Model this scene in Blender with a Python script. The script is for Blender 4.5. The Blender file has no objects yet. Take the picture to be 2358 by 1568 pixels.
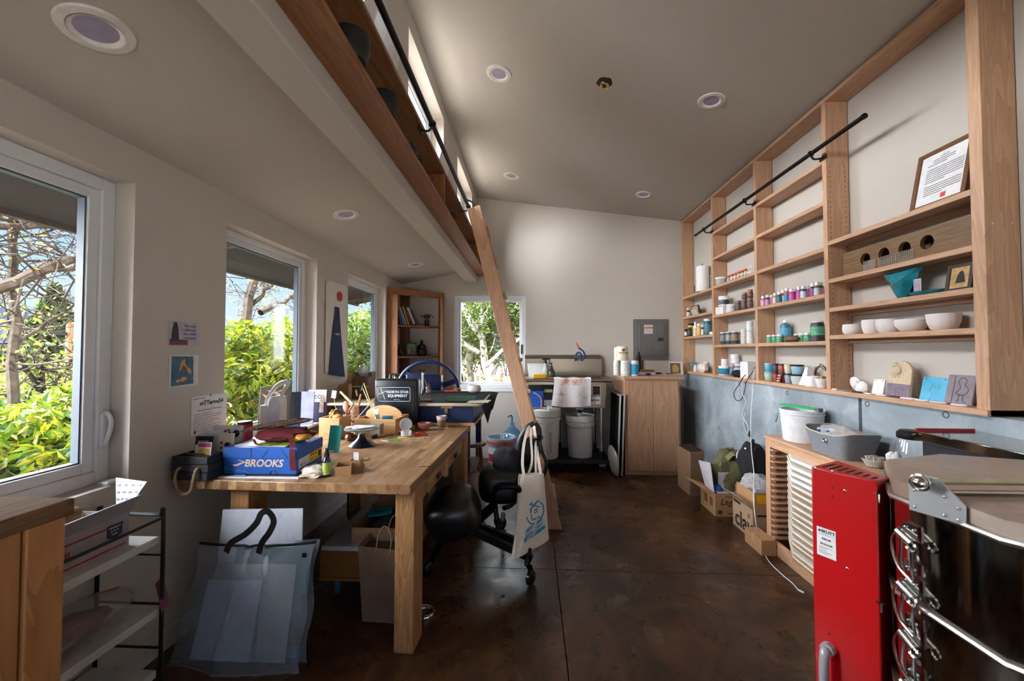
import bpy, bmesh, math, random
from math import sin, cos, pi, radians, sqrt, atan2, atan, hypot
from mathutils import Vector as V, Matrix as Mx, noise as NZ
random.seed(11)
S = bpy.context.scene
COL = S.collection
# ------------------------------------------------------------------ camera geometry (2358x1568 frame)
FP, CX, CY, H = 917.0, 1179.0, 784.0, 1.34
_ya = atan((1224 - CX) / FP); _pi = atan(24 / FP) * cos(_ya)
cF = V((-sin(_ya) * cos(_pi), cos(_ya) * cos(_pi), sin(_pi)))
cR = V((cos(_ya), sin(_ya), 0)); cU = cR.cross(cF)
def ray(u, v): return cF + cR * ((u - CX) / FP) - cU * ((v - CY) / FP)
def on_z(u, v, z):
    d = ray(u, v); t = (z - H) / d.z; return V((d.x * t, d.y * t, z))
def on_y(u, v, y):
    d = ray(u, v); t = y / d.y; return V((d.x * t, y, H + d.z * t))
def on_x(u, v, x):
    d = ray(u, v); t = x / d.x; return V((x, d.y * t, H + d.z * t))
# ------------------------------------------------------------------ mesh builder
def TR(x=0, y=0, z=0, rx=0, ry=0, rz=0, s=1):
    m = Mx.Translation((x, y, z)) @ Mx.Rotation(radians(rz), 4, 'Z') @ Mx.Rotation(radians(ry), 4, 'Y') @ Mx.Rotation(radians(rx), 4, 'X')
    if s != 1: m = m @ (Mx.Diagonal((*s, 1)) if isinstance(s, tuple) else Mx.Scale(s, 4))
    return m
def basis(o, ex, ey):
    ex = V(ex).normalized(); ey = V(ey); ez = ex.cross(ey).normalized(); ey = ez.cross(ex)
    m = Mx((ex, ey, ez)).transposed().to_4x4(); m.translation = V(o); return m
class MB:
    def __init__(s, X=None): s.v = []; s.f = []; s.k = []; s.m = 0; s.X = X
    def at(s, X): s.X = X; return s
    def mat(s, i): s.m = i; return s
    def add(s, vs, fs):
        o = len(s.v); X = s.X
        s.v += [tuple(X @ V(p)) for p in vs] if X is not None else [tuple(p) for p in vs]
        s.f += [tuple(i + o for i in q) for q in fs]; s.k += [s.m] * len(fs); return s
    def box(s, a, b):
        (x, y, z), (p, q, r) = a, b
        return s.add([(x, y, z), (p, y, z), (p, q, z), (x, q, z), (x, y, r), (p, y, r), (p, q, r), (x, q, r)],
                     [(3, 2, 1, 0), (4, 5, 6, 7), (0, 1, 5, 4), (1, 2, 6, 5), (2, 3, 7, 6), (3, 0, 4, 7)])
    def cb(s, c, d): return s.box((c[0] - d[0] / 2, c[1] - d[1] / 2, c[2]), (c[0] + d[0] / 2, c[1] + d[1] / 2, c[2] + d[2]))
    def hexa(s, p): return s.add(p, [(3, 2, 1, 0), (4, 5, 6, 7), (0, 1, 5, 4), (1, 2, 6, 5), (2, 3, 7, 6), (3, 0, 4, 7)])
    def rbox(s, a, b, r, n=3):
        bm = bmesh.new(); bmesh.ops.create_cube(bm, size=1)
        for v in bm.verts: v.co = V([(a[i] + b[i]) / 2 + v.co[i] * (b[i] - a[i]) for i in range(3)])
        bmesh.ops.bevel(bm, geom=bm.edges[:], offset=r, segments=n, profile=.5, affect='EDGES')
        return s.bm(bm)
    def bm(s, bm):
        bm.verts.ensure_lookup_table(); bm.verts.index_update()
        s.add([v.co.copy() for v in bm.verts], [tuple(v.index for v in f.verts) for f in bm.faces]); bm.free(); return s
    def quad(s, *p): return s.add(p, [tuple(range(len(p)))])
    def lathe(s, prof, n=24, c=(0, 0, 0), cap=True, wob=None):
        vs = []; rings = []
        for r, z in prof:
            if r < 1e-6: rings.append([len(vs)]); vs.append((c[0], c[1], c[2] + z))
            else:
                rings.append(list(range(len(vs), len(vs) + n)))
                for i in range(n):
                    a = 2 * pi * i / n; k = r * (wob(a, z) if wob else 1)
                    vs.append((c[0] + k * cos(a), c[1] + k * sin(a), c[2] + z))
        fs = []
        for A, B in zip(rings, rings[1:]):
            if len(A) == 1 and len(B) == 1: continue
            for i in range(n):
                j = (i + 1) % n
                if len(A) == 1: fs.append((A[0], B[j], B[i]))
                elif len(B) == 1: fs.append((A[i], A[j], B[0]))
                else: fs.append((A[i], A[j], B[j], B[i]))
        if cap:
            if len(rings[0]) > 1: fs.append(tuple(reversed(rings[0])))
            if len(rings[-1]) > 1: fs.append(tuple(rings[-1]))
        return s.add(vs, fs)
    def tube(s, path, r, n=8, closed=False, cap=True, flat=1.0):
        P = [V(p) for p in path]; N = len(P); vs = []; fs = []
        up = None
        for i, p in enumerate(P):
            a = P[(i - 1) % N] if (closed or i > 0) else p; b = P[(i + 1) % N] if (closed or i < N - 1) else p
            t = (b - a).normalized()
            if up is None:
                up = V((0, 0, 1)) if abs(t.z) < .9 else V((1, 0, 0))
            x = up - t * up.dot(t)
            if x.length < 1e-5: x = t.orthogonal()
            x.normalize(); up = x; y = t.cross(x)
            rr = r[i] if isinstance(r, (list, tuple)) else r
            for k in range(n):
                q = 2 * pi * k / n; vs.append(p + x * (cos(q) * rr * flat) + y * (sin(q) * rr))
        for i in range(N if closed else N - 1):
            j = (i + 1) % N
            for k in range(n):
                l = (k + 1) % n; fs.append((i * n + k, i * n + l, j * n + l, j * n + k))
        if cap and not closed: fs.append(tuple(reversed(range(n)))); fs.append(tuple(range((N - 1) * n, N * n)))
        return s.add(vs, fs)
    def cyl(s, a, b, r, n=16): return s.tube([a, b], r, n)
    def bar(s, a, b, w, h, up=(0, 0, 1)):
        a, b = V(a), V(b); t = (b - a).normalized(); x = t.cross(V(up)).normalized(); y = x.cross(t)
        q = []
        for p in (a, b):
            q += [p - x * w / 2 - y * h / 2, p + x * w / 2 - y * h / 2, p + x * w / 2 + y * h / 2, p - x * w / 2 + y * h / 2]
        return s.add(q, [(0, 1, 2, 3), (7, 6, 5, 4), (4, 5, 1, 0), (5, 6, 2, 1), (6, 7, 3, 2), (7, 4, 0, 3)])
    def ext(s, poly, h, z0=0):
        n = len(poly)
        return s.add([(x, y, z0) for x, y in poly] + [(x, y, z0 + h) for x, y in poly],
                     [tuple(reversed(range(n))), tuple(range(n, 2 * n))] + [(i, (i + 1) % n, n + (i + 1) % n, n + i) for i in range(n)])
    def ball(s, c, r, n=16, m=10, f=None):
        rx, ry, rz = (r, r, r) if not isinstance(r, tuple) else r
        vs = [(0, 0, -1)]; fs = []
        for j in range(1, m):
            t = pi * j / m - pi / 2
            for i in range(n): a = 2 * pi * i / n; vs.append((cos(t) * cos(a), cos(t) * sin(a), sin(t)))
        vs.append((0, 0, 1)); L = len(vs) - 1
        for i in range(n):
            k = (i + 1) % n
            fs.append((0, 1 + k, 1 + i)); fs.append((L, L - n + i, L - n + k))
            for j in range(m - 2): b = 1 + j * n; fs.append((b + i, b + k, b + n + k, b + n + i))
        out = []
        for p in vs:
            q = V(p); g = f(q) if f else 1
            out.append((c[0] + q.x * rx * g, c[1] + q.y * ry * g, c[2] + q.z * rz * g))
        return s.add(out, fs)
    def grid(s, fn, nu, nv, thick=0, close=False):
        """sheet surface fn(a,b) a,b in 0..1; thick gives it depth along its normal"""
        P = [[V(fn(i / nu, j / nv)) for j in range(nv + 1)] for i in range(nu + 1)]
        idx = lambda i, j: i * (nv + 1) + j
        fs = [(idx(i, j), idx(i + 1, j), idx(i + 1, j + 1), idx(i, j + 1)) for i in range(nu) for j in range(nv)]
        vs = [p for r in P for p in r]
        if thick:
            nn = []
            for i in range(nu + 1):
                for j in range(nv + 1):
                    du = P[min(i + 1, nu)][j] - P[max(i - 1, 0)][j]; dv = P[i][min(j + 1, nv)] - P[i][max(j - 1, 0)]
                    q = du.cross(dv); nn.append(q.normalized() if q.length > 1e-12 else V((0, 0, 1)))
            o = len(vs); vs2 = [p - q * thick for p, q in zip(vs, nn)]
            fs2 = [tuple(reversed([a + o for a in q])) for q in fs]
            rim = [idx(i, 0) for i in range(nu + 1)] + [idx(nu, j) for j in range(1, nv + 1)] + [idx(i, nv) for i in range(nu - 1, -1, -1)] + [idx(0, j) for j in range(nv - 1, 0, -1)]
            fs3 = [(rim[(k + 1) % len(rim)], rim[k], rim[k] + o, rim[(k + 1) % len(rim)] + o) for k in range(len(rim))]
            vs += vs2; fs += fs2 + fs3
        return s.add(vs, fs)
    def text(s, t, size, X, h=.0004, align='CENTER', shear=0, bold=0):
        cu = bpy.data.curves.new('t', 'FONT'); cu.body = t; cu.size = size; cu.extrude = h; cu.align_x = align; cu.align_y = 'CENTER'
        cu.shear = shear; cu.offset = bold; cu.resolution_u = 3
        ob = bpy.data.objects.new('t', cu); me = bpy.data.meshes.new_from_object(ob)
        o = s.X; s.X = X if o is None else o @ X
        s.add([v.co.copy() for v in me.vertices], [tuple(p.vertices) for p in me.polygons]); s.X = o
        bpy.data.objects.remove(ob); bpy.data.meshes.remove(me); bpy.data.curves.remove(cu); return s
    def build(s, name, mats, parent=None, loc=(0, 0, 0), rz=0, bev=0, sub=0, sharp=38):
        me = bpy.data.meshes.new(name); me.from_pydata([tuple(p) for p in s.v], [], s.f)
        if not isinstance(mats, (list, tuple)): mats = [mats]
        for m in mats: me.materials.append(m)
        me.polygons.foreach_set('material_index', s.k); me.polygons.foreach_set('use_smooth', [True] * len(s.f))
        me.update(); me.validate(); me.set_sharp_from_angle(angle=radians(sharp))
        o = bpy.data.objects.new(name, me); COL.objects.link(o); o.location = loc; o.rotation_euler = (0, 0, radians(rz))
        if parent: o.parent = parent
        if bev:
            b = o.modifiers.new('bevel', 'BEVEL'); b.width = bev; b.segments = 2; b.limit_method = 'ANGLE'; b.angle_limit = radians(40)
        if sub:
            b = o.modifiers.new('subd', 'SUBSURF'); b.levels = b.render_levels = sub
        return o
def thing(name, label, cat, loc=(0, 0, 0), rz=0, group=None, rot=None):
    o = bpy.data.objects.new(name, None); COL.objects.link(o); o.location = loc; o.empty_display_size = .05
    o.rotation_euler = rot if rot else (0, 0, radians(rz)); o['label'] = label; o['category'] = cat
    if group: o['group'] = group
    return o
def solo(name, mb, mats, label, cat, loc=(0, 0, 0), rz=0, group=None, bev=0, sub=0, rot=None):
    o = mb.build(name, mats, None, loc, rz, bev, sub); o['label'] = label; o['category'] = cat
    if rot: o.rotation_euler = rot
    if group: o['group'] = group
    return o
def part(t, name, mb, mats, label=None, bev=0, sub=0):
    o = mb.build(name, mats, t, bev=bev, sub=sub)
    if label: o['label'] = label
    return o
def struct(name, mb, mats, bev=0):
    o = mb.build(name, mats, bev=bev); o['kind'] = 'structure'; return o
def dup(root, loc, rz=None, label=None, group=None, scale=None):
    r = root.copy(); COL.objects.link(r); r.location = loc
    if rz is not None: r.rotation_euler = (0, 0, radians(rz))
    if scale: r.scale = scale
    if label: r['label'] = label
    if group: r['group'] = group
    for ch in list(root.children):
        c = ch.copy(); COL.objects.link(c); c.parent = r
        for g in ch.children:
            d = g.copy(); COL.objects.link(d); d.parent = c
    return r
def arc(cx, cy, r, a0, a1, n): return [(cx + r * cos(radians(a0 + (a1 - a0) * i / n)), cy + r * sin(radians(a0 + (a1 - a0) * i / n))) for i in range(n + 1)]
def catm(pts, n=6):
    P = [V(p) for p in pts]; P = [P[0] * 2 - P[1]] + P + [P[-1] * 2 - P[-2]]; out = []
    for i in range(1, len(P) - 2):
        a, b, c, d = P[i - 1:i + 3]
        for k in range(n):
            t = k / n
            out.append(.5 * (2 * b + (c - a) * t + (2 * a - 5 * b + 4 * c - d) * t * t + (3 * b - a - 3 * c + d) * t ** 3))
    out.append(P[-2]); return out
# ------------------------------------------------------------------ materials
def lin(h):
    h = h.lstrip('#'); c = [int(h[i:i + 2], 16) / 255 for i in (0, 2, 4)]
    return tuple(x / 12.92 if x <= .04045 else ((x + .055) / 1.055) ** 2.4 for x in c) + (1,)
_mc = {}
class NT:
    def __init__(s, name):
        s.m = bpy.data.materials.new(name); s.m.use_nodes = True; s.t = s.m.node_tree; s.n = s.t.nodes; s.b = s.n['Principled BSDF']; s.out = s.n['Material Output']
    def new(s, ty, **kw):
        q = s.n.new('ShaderNode' + ty)
        for k, v in kw.items():
            if k.startswith('i_'):
                key = k[2:]; key = int(key) if key.isdigit() else key.replace('_', ' ')
                q.inputs[key].default_value = v
            else: setattr(q, k, v)
        return q
    def ln(s, a, b): s.t.links.new(a, b)
    def coord(s, scale=(1, 1, 1), rot=(0, 0, 0), loc=(0, 0, 0)):
        c = s.new('TexCoord'); mp = s.new('Mapping'); s.ln(c.outputs['Object'], mp.inputs['Vector'])
        mp.inputs['Scale'].default_value = scale; mp.inputs['Rotation'].default_value = rot; mp.inputs['Location'].default_value = loc
        return mp.outputs['Vector']
    def ramp(s, fac, stops):
        r = s.new('ValToRGB'); s.ln(fac, r.inputs['Fac']); e = r.color_ramp.elements
        e[0].position, e[0].color = stops[0]; e[1].position, e[1].color = stops[-1]
        for p, c in stops[1:-1]: x = e.new(p); x.color = c
        return r.outputs['Color']
    def bump(s, hgt, st=.2, d=.01):
        b = s.new('Bump'); b.inputs['Strength'].default_value = st; b.inputs['Distance'].default_value = d
        s.ln(hgt, b.inputs['Height']); s.ln(b.outputs['Normal'], s.b.inputs['Normal'])
def pm(hexc, rough=.5, metal=0, var=.08, scale=30, bump=0, trans=0, ior=1.45, sheen=0, alpha=1, coat=0, spec=.5, name=None):
    key = (hexc, rough, metal, var, scale, bump, trans, sheen, alpha, coat, spec)
    if key in _mc: return _mc[key]
    t = NT(name or 'paint_' + hexc.strip('#')); b = t.b; c = lin(hexc)
    b.inputs['Roughness'].default_value = rough; b.inputs['Metallic'].default_value = metal
    b.inputs['Transmission Weight'].default_value = trans; b.inputs['IOR'].default_value = ior
    b.inputs['Sheen Weight'].default_value = sheen; b.inputs['Alpha'].default_value = alpha; b.inputs['Coat Weight'].default_value = coat
    b.inputs['Specular IOR Level'].default_value = spec
    vec = t.coord()
    nz = t.new('TexNoise', i_Scale=scale, i_Detail=4.0); t.ln(vec, nz.inputs['Vector'])
    lo = tuple(x * (1 - var) for x in c[:3]) + (1,); hi = tuple(min(1, x * (1 + var)) for x in c[:3]) + (1,)
    t.ln(t.ramp(nz.outputs['Fac'], [(.3, lo), (.7, hi)]), b.inputs['Base Color'])
    if bump: t.bump(nz.outputs['Fac'], bump, .004)
    _mc[key] = t.m; return t.m
def wood(h1, h2, axis='x', scale=1.0, rough=.45, dark=None, name='wood', spec=.4, contrast=1):
    key = ('w', h1, h2, axis, scale, rough, dark)
    if key in _mc: return _mc[key]
    t = NT(name + '_' + axis); st = {'x': (1.2, 14, 14), 'y': (14, 1.2, 14), 'z': (14, 14, 1.2)}[axis]
    vec = t.coord(tuple(x * scale for x in st))
    n1 = t.new('TexNoise', i_Scale=.9, i_Detail=3.0, i_Roughness=.55, i_Distortion=.8); t.ln(vec, n1.inputs['Vector'])
    n2 = t.new('TexNoise', i_Scale=6.0, i_Detail=5.0, i_Roughness=.7); t.ln(vec, n2.inputs['Vector'])
    m1 = t.new('Math', operation='MULTIPLY', i_1=7.0); t.ln(n1.outputs['Fac'], m1.inputs[0])
    m2 = t.new('Math', operation='FRACT'); t.ln(m1.outputs[0], m2.inputs[0])
    m3 = t.new('Math', operation='MULTIPLY_ADD', i_1=.35); t.ln(m2.outputs[0], m3.inputs[0])
    m4 = t.new('Math', operation='MULTIPLY', i_1=.65); t.ln(n2.outputs['Fac'], m4.inputs[0]); t.ln(m4.outputs[0], m3.inputs[2])
    stops = [(.2, lin(h2)), (.75, lin(h1))]
    if dark: stops = [(.14, lin(dark)), (.32, lin(h2)), (.7, lin(h1))]
    t.ln(t.ramp(m3.outputs[0], stops), t.b.inputs['Base Color'])
    t.b.inputs['Roughness'].default_value = rough; t.b.inputs['Specular IOR Level'].default_value = spec
    t.bump(n2.outputs['Fac'], .06, .003)
    _mc[key] = t.m; return t.m
def print_mat(bg, ink, sc=90, axis='yz', rough=.5, name='printed_label'):
    """paper with rows of fine print"""
    key = ('p', bg, ink, sc, axis)
    if key in _mc: return _mc[key]
    t = NT(name); c = t.new('TexCoord'); sp = t.new('SeparateXYZ'); t.ln(c.outputs['Object'], sp.inputs[0]); cb = t.new('CombineXYZ')
    a, b = axis; I = {'x': 0, 'y': 1, 'z': 2}; t.ln(sp.outputs[I[a]], cb.inputs[0]); t.ln(sp.outputs[I[b]], cb.inputs[1])
    br = t.new('TexBrick', i_Scale=sc, i_Color1=lin(ink), i_Color2=lin(bg), i_Mortar=lin(bg)); br.inputs['Mortar Size'].default_value = .13; br.inputs['Bias'].default_value = .1
    br.inputs['Brick Width'].default_value = 1.3; br.inputs['Row Height'].default_value = .36
    t.ln(cb.outputs[0], br.inputs['Vector']); t.ln(br.outputs['Color'], t.b.inputs['Base Color']); t.b.inputs['Roughness'].default_value = rough
    _mc[key] = t.m; return t.m
def glassy(name, tint='#ffffff', rough=.02, refl=1.45, opac=0.0, ocol='#ffffff'):
    key = ('g', tint, rough, opac, ocol)
    if key in _mc: return _mc[key]
    t = NT(name); t.n.remove(t.b)
    tr = t.new('BsdfTransparent', i_Color=lin(tint)); gl = t.new('BsdfGlossy', i_Roughness=rough); lw = t.new('LayerWeight', i_Blend=.5); pw_ = t.new('Math', operation='POWER', i_1=4.0); t.ln(lw.outputs['Facing'], pw_.inputs[0]); fr = t.new('Math', operation='MULTIPLY_ADD', i_1=.55, i_2=.03); t.ln(pw_.outputs[0], fr.inputs[0]); mx = t.new('MixShader')
    base = tr.outputs[0]
    if opac:
        df = t.new('BsdfDiffuse', i_Color=lin(ocol)); tl = t.new('BsdfTranslucent', i_Color=lin(ocol)); m0 = t.new('MixShader', i_0=.35); t.ln(df.outputs[0], m0.inputs[1]); t.ln(tl.outputs[0], m0.inputs[2])
        m1 = t.new('MixShader', i_0=opac); t.ln(tr.outputs[0], m1.inputs[1]); t.ln(m0.outputs[0], m1.inputs[2]); base = m1.outputs[0]
    t.ln(fr.outputs[0], mx.inputs[0]); t.ln(base, mx.inputs[1]); t.ln(gl.outputs[0], mx.inputs[2]); t.ln(mx.outputs[0], t.out.inputs['Surface'])
    _mc[key] = t.m; return t.m
def plaster(hexc, name):
    t = NT(name); v = t.coord(); n = t.new('TexNoise', i_Scale=5.0, i_Detail=6.0, i_Roughness=.6, i_Distortion=1.2); t.ln(v, n.inputs['Vector'])
    c = lin(hexc); t.ln(t.ramp(n.outputs['Fac'], [(.3, tuple(x * .97 for x in c[:3]) + (1,)), (.7, c)]), t.b.inputs['Base Color'])
    t.b.inputs['Roughness'].default_value = .75; t.bump(n.outputs['Fac'], .12, .02); return t.m
def floor_mat():
    t = NT('stained_concrete'); v = t.coord()
    n1 = t.new('TexNoise', i_Scale=2.6, i_Detail=9.0, i_Roughness=.66, i_Distortion=1.5); t.ln(v, n1.inputs['Vector'])
    n2 = t.new('TexNoise', i_Scale=26.0, i_Detail=6.0, i_Roughness=.7); t.ln(v, n2.inputs['Vector'])
    mx = t.new('Math', operation='MULTIPLY_ADD', i_1=.3); t.ln(n2.outputs['Fac'], mx.inputs[0])
    m2 = t.new('Math', operation='MULTIPLY', i_1=.7); t.ln(n1.outputs['Fac'], m2.inputs[0]); t.ln(m2.outputs[0], mx.inputs[2])
    t.ln(t.ramp(mx.outputs[0], [(.32, lin('#1d120b')), (.46, lin('#3a2415')), (.56, lin('#523620')), (.7, lin('#745538'))]), t.b.inputs['Base Color'])
    n3 = t.new('TexNoise', i_Scale=6.0, i_Detail=5.0); t.ln(v, n3.inputs['Vector'])
    t.ln(t.ramp(n3.outputs['Fac'], [(.3, (.2, .2, .2, 1)), (.7, (.42, .42, .42, 1))]), t.b.inputs['Roughness'])
    t.b.inputs['Specular IOR Level'].default_value = .4
    t.bump(n2.outputs['Fac'], .05, .003); return t.m
def concrete_mat():
    t = NT('cast_concrete'); v = t.coord()
    n1 = t.new('TexNoise', i_Scale=2.2, i_Detail=8.0, i_Roughness=.65, i_Distortion=.6); t.ln(v, n1.inputs['Vector'])
    n2 = t.new('TexNoise', i_Scale=45.0, i_Detail=5.0, i_Roughness=.8); t.ln(v, n2.inputs['Vector'])
    t.ln(t.ramp(n1.outputs['Fac'], [(.3, lin('#6e7980')), (.52, lin('#909ba2')), (.68, lin('#adb6ba'))]), t.b.inputs['Base Color'])
    t.b.inputs['Roughness'].default_value = .62; t.bump(n2.outputs['Fac'], .18, .006); return t.m
def butcher(axis='x'):
    """worn strip-glued table top"""
    t = NT('butcher_block'); c = t.new('TexCoord'); mp = t.new('Mapping'); t.ln(c.outputs['Object'], mp.inputs['Vector']); mp.inputs['Rotation'].default_value = (0, 0, radians(90))
    br = t.new('TexBrick', i_Scale=1.0, i_Color1=lin('#c7a27a'), i_Color2=lin('#8d6a4a'), i_Mortar=lin('#94714f')); br.inputs['Mortar Size'].default_value = .0008; br.inputs['Brick Width'].default_value = .42; br.inputs['Row Height'].default_value = .038; br.inputs['Bias'].default_value = -.1
    t.ln(mp.outputs[0], br.inputs['Vector'])
    v = t.coord((14, 1.6, 14)); n = t.new('TexNoise', i_Scale=3.0, i_Detail=6.0, i_Roughness=.7); t.ln(v, n.inputs['Vector'])
    m = t.new('MixRGB', blend_type='MULTIPLY'); m.inputs[0].default_value = .75; t.ln(br.outputs['Color'], m.inputs[1])
    t.ln(t.ramp(n.outputs['Fac'], [(.3, (.5, .44, .38, 1)), (.6, (1, 1, 1, 1))]), m.inputs[2])
    v2 = t.coord((5, 2.5, 5)); n2 = t.new('TexNoise', i_Scale=2.2, i_Detail=7.0, i_Roughness=.75, i_Distortion=1.0); t.ln(v2, n2.inputs['Vector'])
    m2 = t.new('MixRGB', blend_type='MULTIPLY'); m2.inputs[0].default_value = .9; t.ln(m.outputs[0], m2.inputs[1])
    t.ln(t.ramp(n2.outputs['Fac'], [(.3, (.38, .3, .24, 1)), (.48, (.95, .93, .9, 1)), (.62, (1, 1, 1, 1))]), m2.inputs[2])
    t.ln(m2.outputs[0], t.b.inputs['Base Color']); t.b.inputs['Roughness'].default_value = .38; t.bump(n.outputs['Fac'], .06, .002); return t.m
def leaf_mat(name, cols, trl=.45, rough=.4):
    t = NT(name); g = t.new('NewGeometry'); col = t.ramp(g.outputs['Random Per Island'], [(i / (len(cols) - 1), lin(c)) for i, c in enumerate(cols)])
    t.ln(col, t.b.inputs['Base Color']); t.b.inputs['Roughness'].default_value = rough
    tl = t.new('BsdfTranslucent'); t.ln(col, tl.inputs['Color']); mx = t.new('MixShader', i_0=trl); t.ln(t.b.outputs[0], mx.inputs[1]); t.ln(tl.outputs[0], mx.inputs[2]); t.ln(mx.outputs[0], t.out.inputs['Surface']); return t.m
WALL = plaster('#bbb4aa', 'wall_plaster'); CEIL = plaster('#b2aba1', 'ceiling_plaster')
FLOORM = floor_mat(); CONC = concrete_mat()
ALX = wood('#c7a080', '#a98063', 'x', name='alder'); ALY = wood('#c7a080', '#a98063', 'y', name='alder'); ALZ = wood('#c7a080', '#a98063', 'z', name='alder')
DKX = wood('#94623a', '#6d4225', 'x', name='fir'); DKY = wood('#94623a', '#6d4225', 'y', name='fir'); DKZ = wood('#94623a', '#6d4225', 'z', name='fir')
PNX = wood('#d2a878', '#b58657', 'x', 1.6, name='pine'); PNY = wood('#d2a878', '#b58657', 'y', 1.6, name='pine'); PNZ = wood('#d2a878', '#b58657', 'z', 1.6, name='pine')
TBX = wood('#b58a5e', '#8f6640', 'x', 1.2, name='table_wood', dark='#5e3f26'); TBY = wood('#b58a5e', '#8f6640', 'y', 1.2, name='table_wood', dark='#5e3f26'); TBZ = wood('#b58a5e', '#8f6640', 'z', 1.2, name='table_wood', dark='#5e3f26')
WHITE = pm('#e6e4e0', .45); VINYL = pm('#d3d6d9', .35, 0, .015); BLACK = pm('#0c0c0d', .45); BLACKM = pm('#101112', .35, .6); CHROME = pm('#d8d8d6', .12, 1, .02)
STEEL = pm('#a59a8a', .3, 1, .06, 60); NAVY = pm('#0e1c3a', .35, 0, .1); KRAFT = pm('#a9825b', .75, 0, .1, 60); KRAFTD = pm('#8a6a4c', .8, 0, .12, 40)
PAPER = pm('#dcdcdc', .7); PLASTICW = pm('#d9dadb', .38); GLASS = glassy('window_glass'); CLEAR = glassy('clear_plastic', '#f4f6f8', .08, opac=.12); MILKY = glassy('milky_plastic', '#e8ebef', .15, opac=.45)
FAB = pm('#16161a', .9, bump=.3, scale=200); VINB = pm('#0b0b0c', .32, spec=.6); RUBBER = pm('#161616', .7)
# ================================================================== camera
cam = bpy.data.cameras.new('camera'); co = bpy.data.objects.new('camera', cam); COL.objects.link(co); S.camera = co
co.matrix_world = Mx(((cR.x, cU.x, -cF.x, 0), (cR.y, cU.y, -cF.y, 0), (cR.z, cU.z, -cF.z, H), (0, 0, 0, 1)))
cam.sensor_width = 36; cam.lens = FP / 2358 * 36; cam.clip_start = .02; cam.clip_end = 400
cam.dof.use_dof = True; cam.dof.focus_distance = 3.2; cam.dof.aperture_fstop = 3.5
# ================================================================== room shell
WL, WR, SF, YB, YF = -1.65, 1.99, 1.86, 5.0, -1.6
def zlow(x): return 2.19 + .2 * (x - WL)
def zhigh(x): return 3.29 - .134 * (x + .69)
SILL, HEAD = .81, 2.04
WIN = [(.84, 1.566), (2.066, 2.978), (3.50, 4.42)]
def holes_x(mb, x0, x1, y0, y1, z0, z1, holes):
    y = y0
    for a, b, c, d in holes:
        mb.box((x0, y, z0), (x1, a, z1)); mb.box((x0, a, z0), (x1, b, c)); mb.box((x0, a, d), (x1, b, z1)); y = b
    mb.box((x0, y, z0), (x1, y1, z1)); return mb
struct('wall_left', holes_x(MB(), -1.80, WL, YF - .1, YB + .1, -.1, 2.30, [(a, b, SILL, HEAD) for a, b in WIN]), WALL)
CLER = [(.69, 1.59, 2.56, 3.17), (2.17, 3.07, 2.56, 3.17), (3.65, 4.55, 2.56, 3.17)]
struct('wall_clerestory', holes_x(MB(), -.83, -.69, YF - .1, YB + .1, 2.43, 3.46, CLER), WALL)
BW = (-.985, -.072, .862, 2.045)
mb = MB()
mb.box((-1.8, YB, -.1), (BW[0], YB + .15, 3.6)); mb.box((BW[1], YB, -.1), (2.2, YB + .15, 3.6)); mb.box((BW[0], YB, -.1), (BW[1], YB + .15, BW[2])); mb.box((BW[0], YB, BW[3]), (BW[1], YB + .15, 3.6))
struct('wall_back', mb, WALL)
struct('wall_right', MB().box((WR, YF - .1, 1.0), (WR + .15, YB + .1, 3.2)), WALL)
mb = MB(); seam = 2.36
mb.box((SF, YF, -.1), (WR + .3, seam - .012, 1.073)); mb.box((SF, seam + .012, -.1), (WR + .3, YB, 1.073)); mb.box((SF + .02, seam - .02, -.1), (WR + .3, seam + .02, 1.07))
cw = struct('wall_right', mb, CONC)
hol = MB()
for u, v in ((1997, 930), (2178, 955), (1812, 905), (1703, 885), (1655, 985)):
    p = on_x(u, v, SF); hol.at(TR(SF + .001, p.y, p.z, 0, -90)).lathe([(.016, -.004), (.016, .0015), (.011, .0015), (.009, -.003)], 16)
part(cw, 'tie_hole', hol, pm('#3f4649', .8))
mb = MB(); s1 = .15; g = .0022
for x0, x1 in ((-1.8, s1 - g), (s1 + g, 2.0)):
    for y0, y1 in ((YF - .1, 2.488 - g), (2.488 + g, YB + .1)): mb.box((x0, y0, -.1), (x1, y1, 0))
fl = struct('floor', mb, FLOORM, bev=.0008)
part(fl, 'control_joint', MB().box((-1.8, 2.48, -.1), (2, 2.496, -.006)).box((s1 - .008, YF, -.1), (s1 + .008, YB, -.006)), pm('#0e0b09', .9))
c = [( -1.8, zlow(-1.8)), (-.69, zlow(-.69)), (-.69, 2.62), (-1.8, 2.45)]
struct('ceiling', MB(Mx(((1, 0, 0, 0), (0, 0, 1, 0), (0, 1, 0, 0), (0, 0, 0, 1)))).ext(c[::-1], YB + .1 - YF + .1, YF - .1), CEIL)
c = [(-.95, zhigh(-.95)), (2.3, zhigh(2.3)), (2.3, 3.3), (-.95, 3.62)]
struct('ceiling', MB(Mx(((1, 0, 0, 0), (0, 0, 1, 0), (0, 1, 0, 0), (0, 0, 0, 1)))).ext(c[::-1], YB + .1 - YF + .1, YF - .1), CEIL)
struct('beam', MB().box((-.832, YF, 2.208), (-.689, YB + .02, 2.5)), WALL, bev=.006)
mb = MB(); mb.box((-1.8, YF - .12, -.1), (-1.2, YF, 3.6)); mb.box((1.3, YF - .12, -.1), (2.2, YF, 3.6)); mb.box((-1.2, YF - .12, 2.15), (1.3, YF, 3.6))
struct('wall_front', mb, WALL)
mb = MB()
for x in (-1.2, -.02, 1.22): mb.box((x, YF - .09, 0), (x + .08, YF - .03, 2.15))
mb.box((-1.2, YF - .09, 2.07), (1.3, YF - .03, 2.15)); mb.box((-1.2, YF - .09, 0), (1.3, YF - .03, .08))
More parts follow.
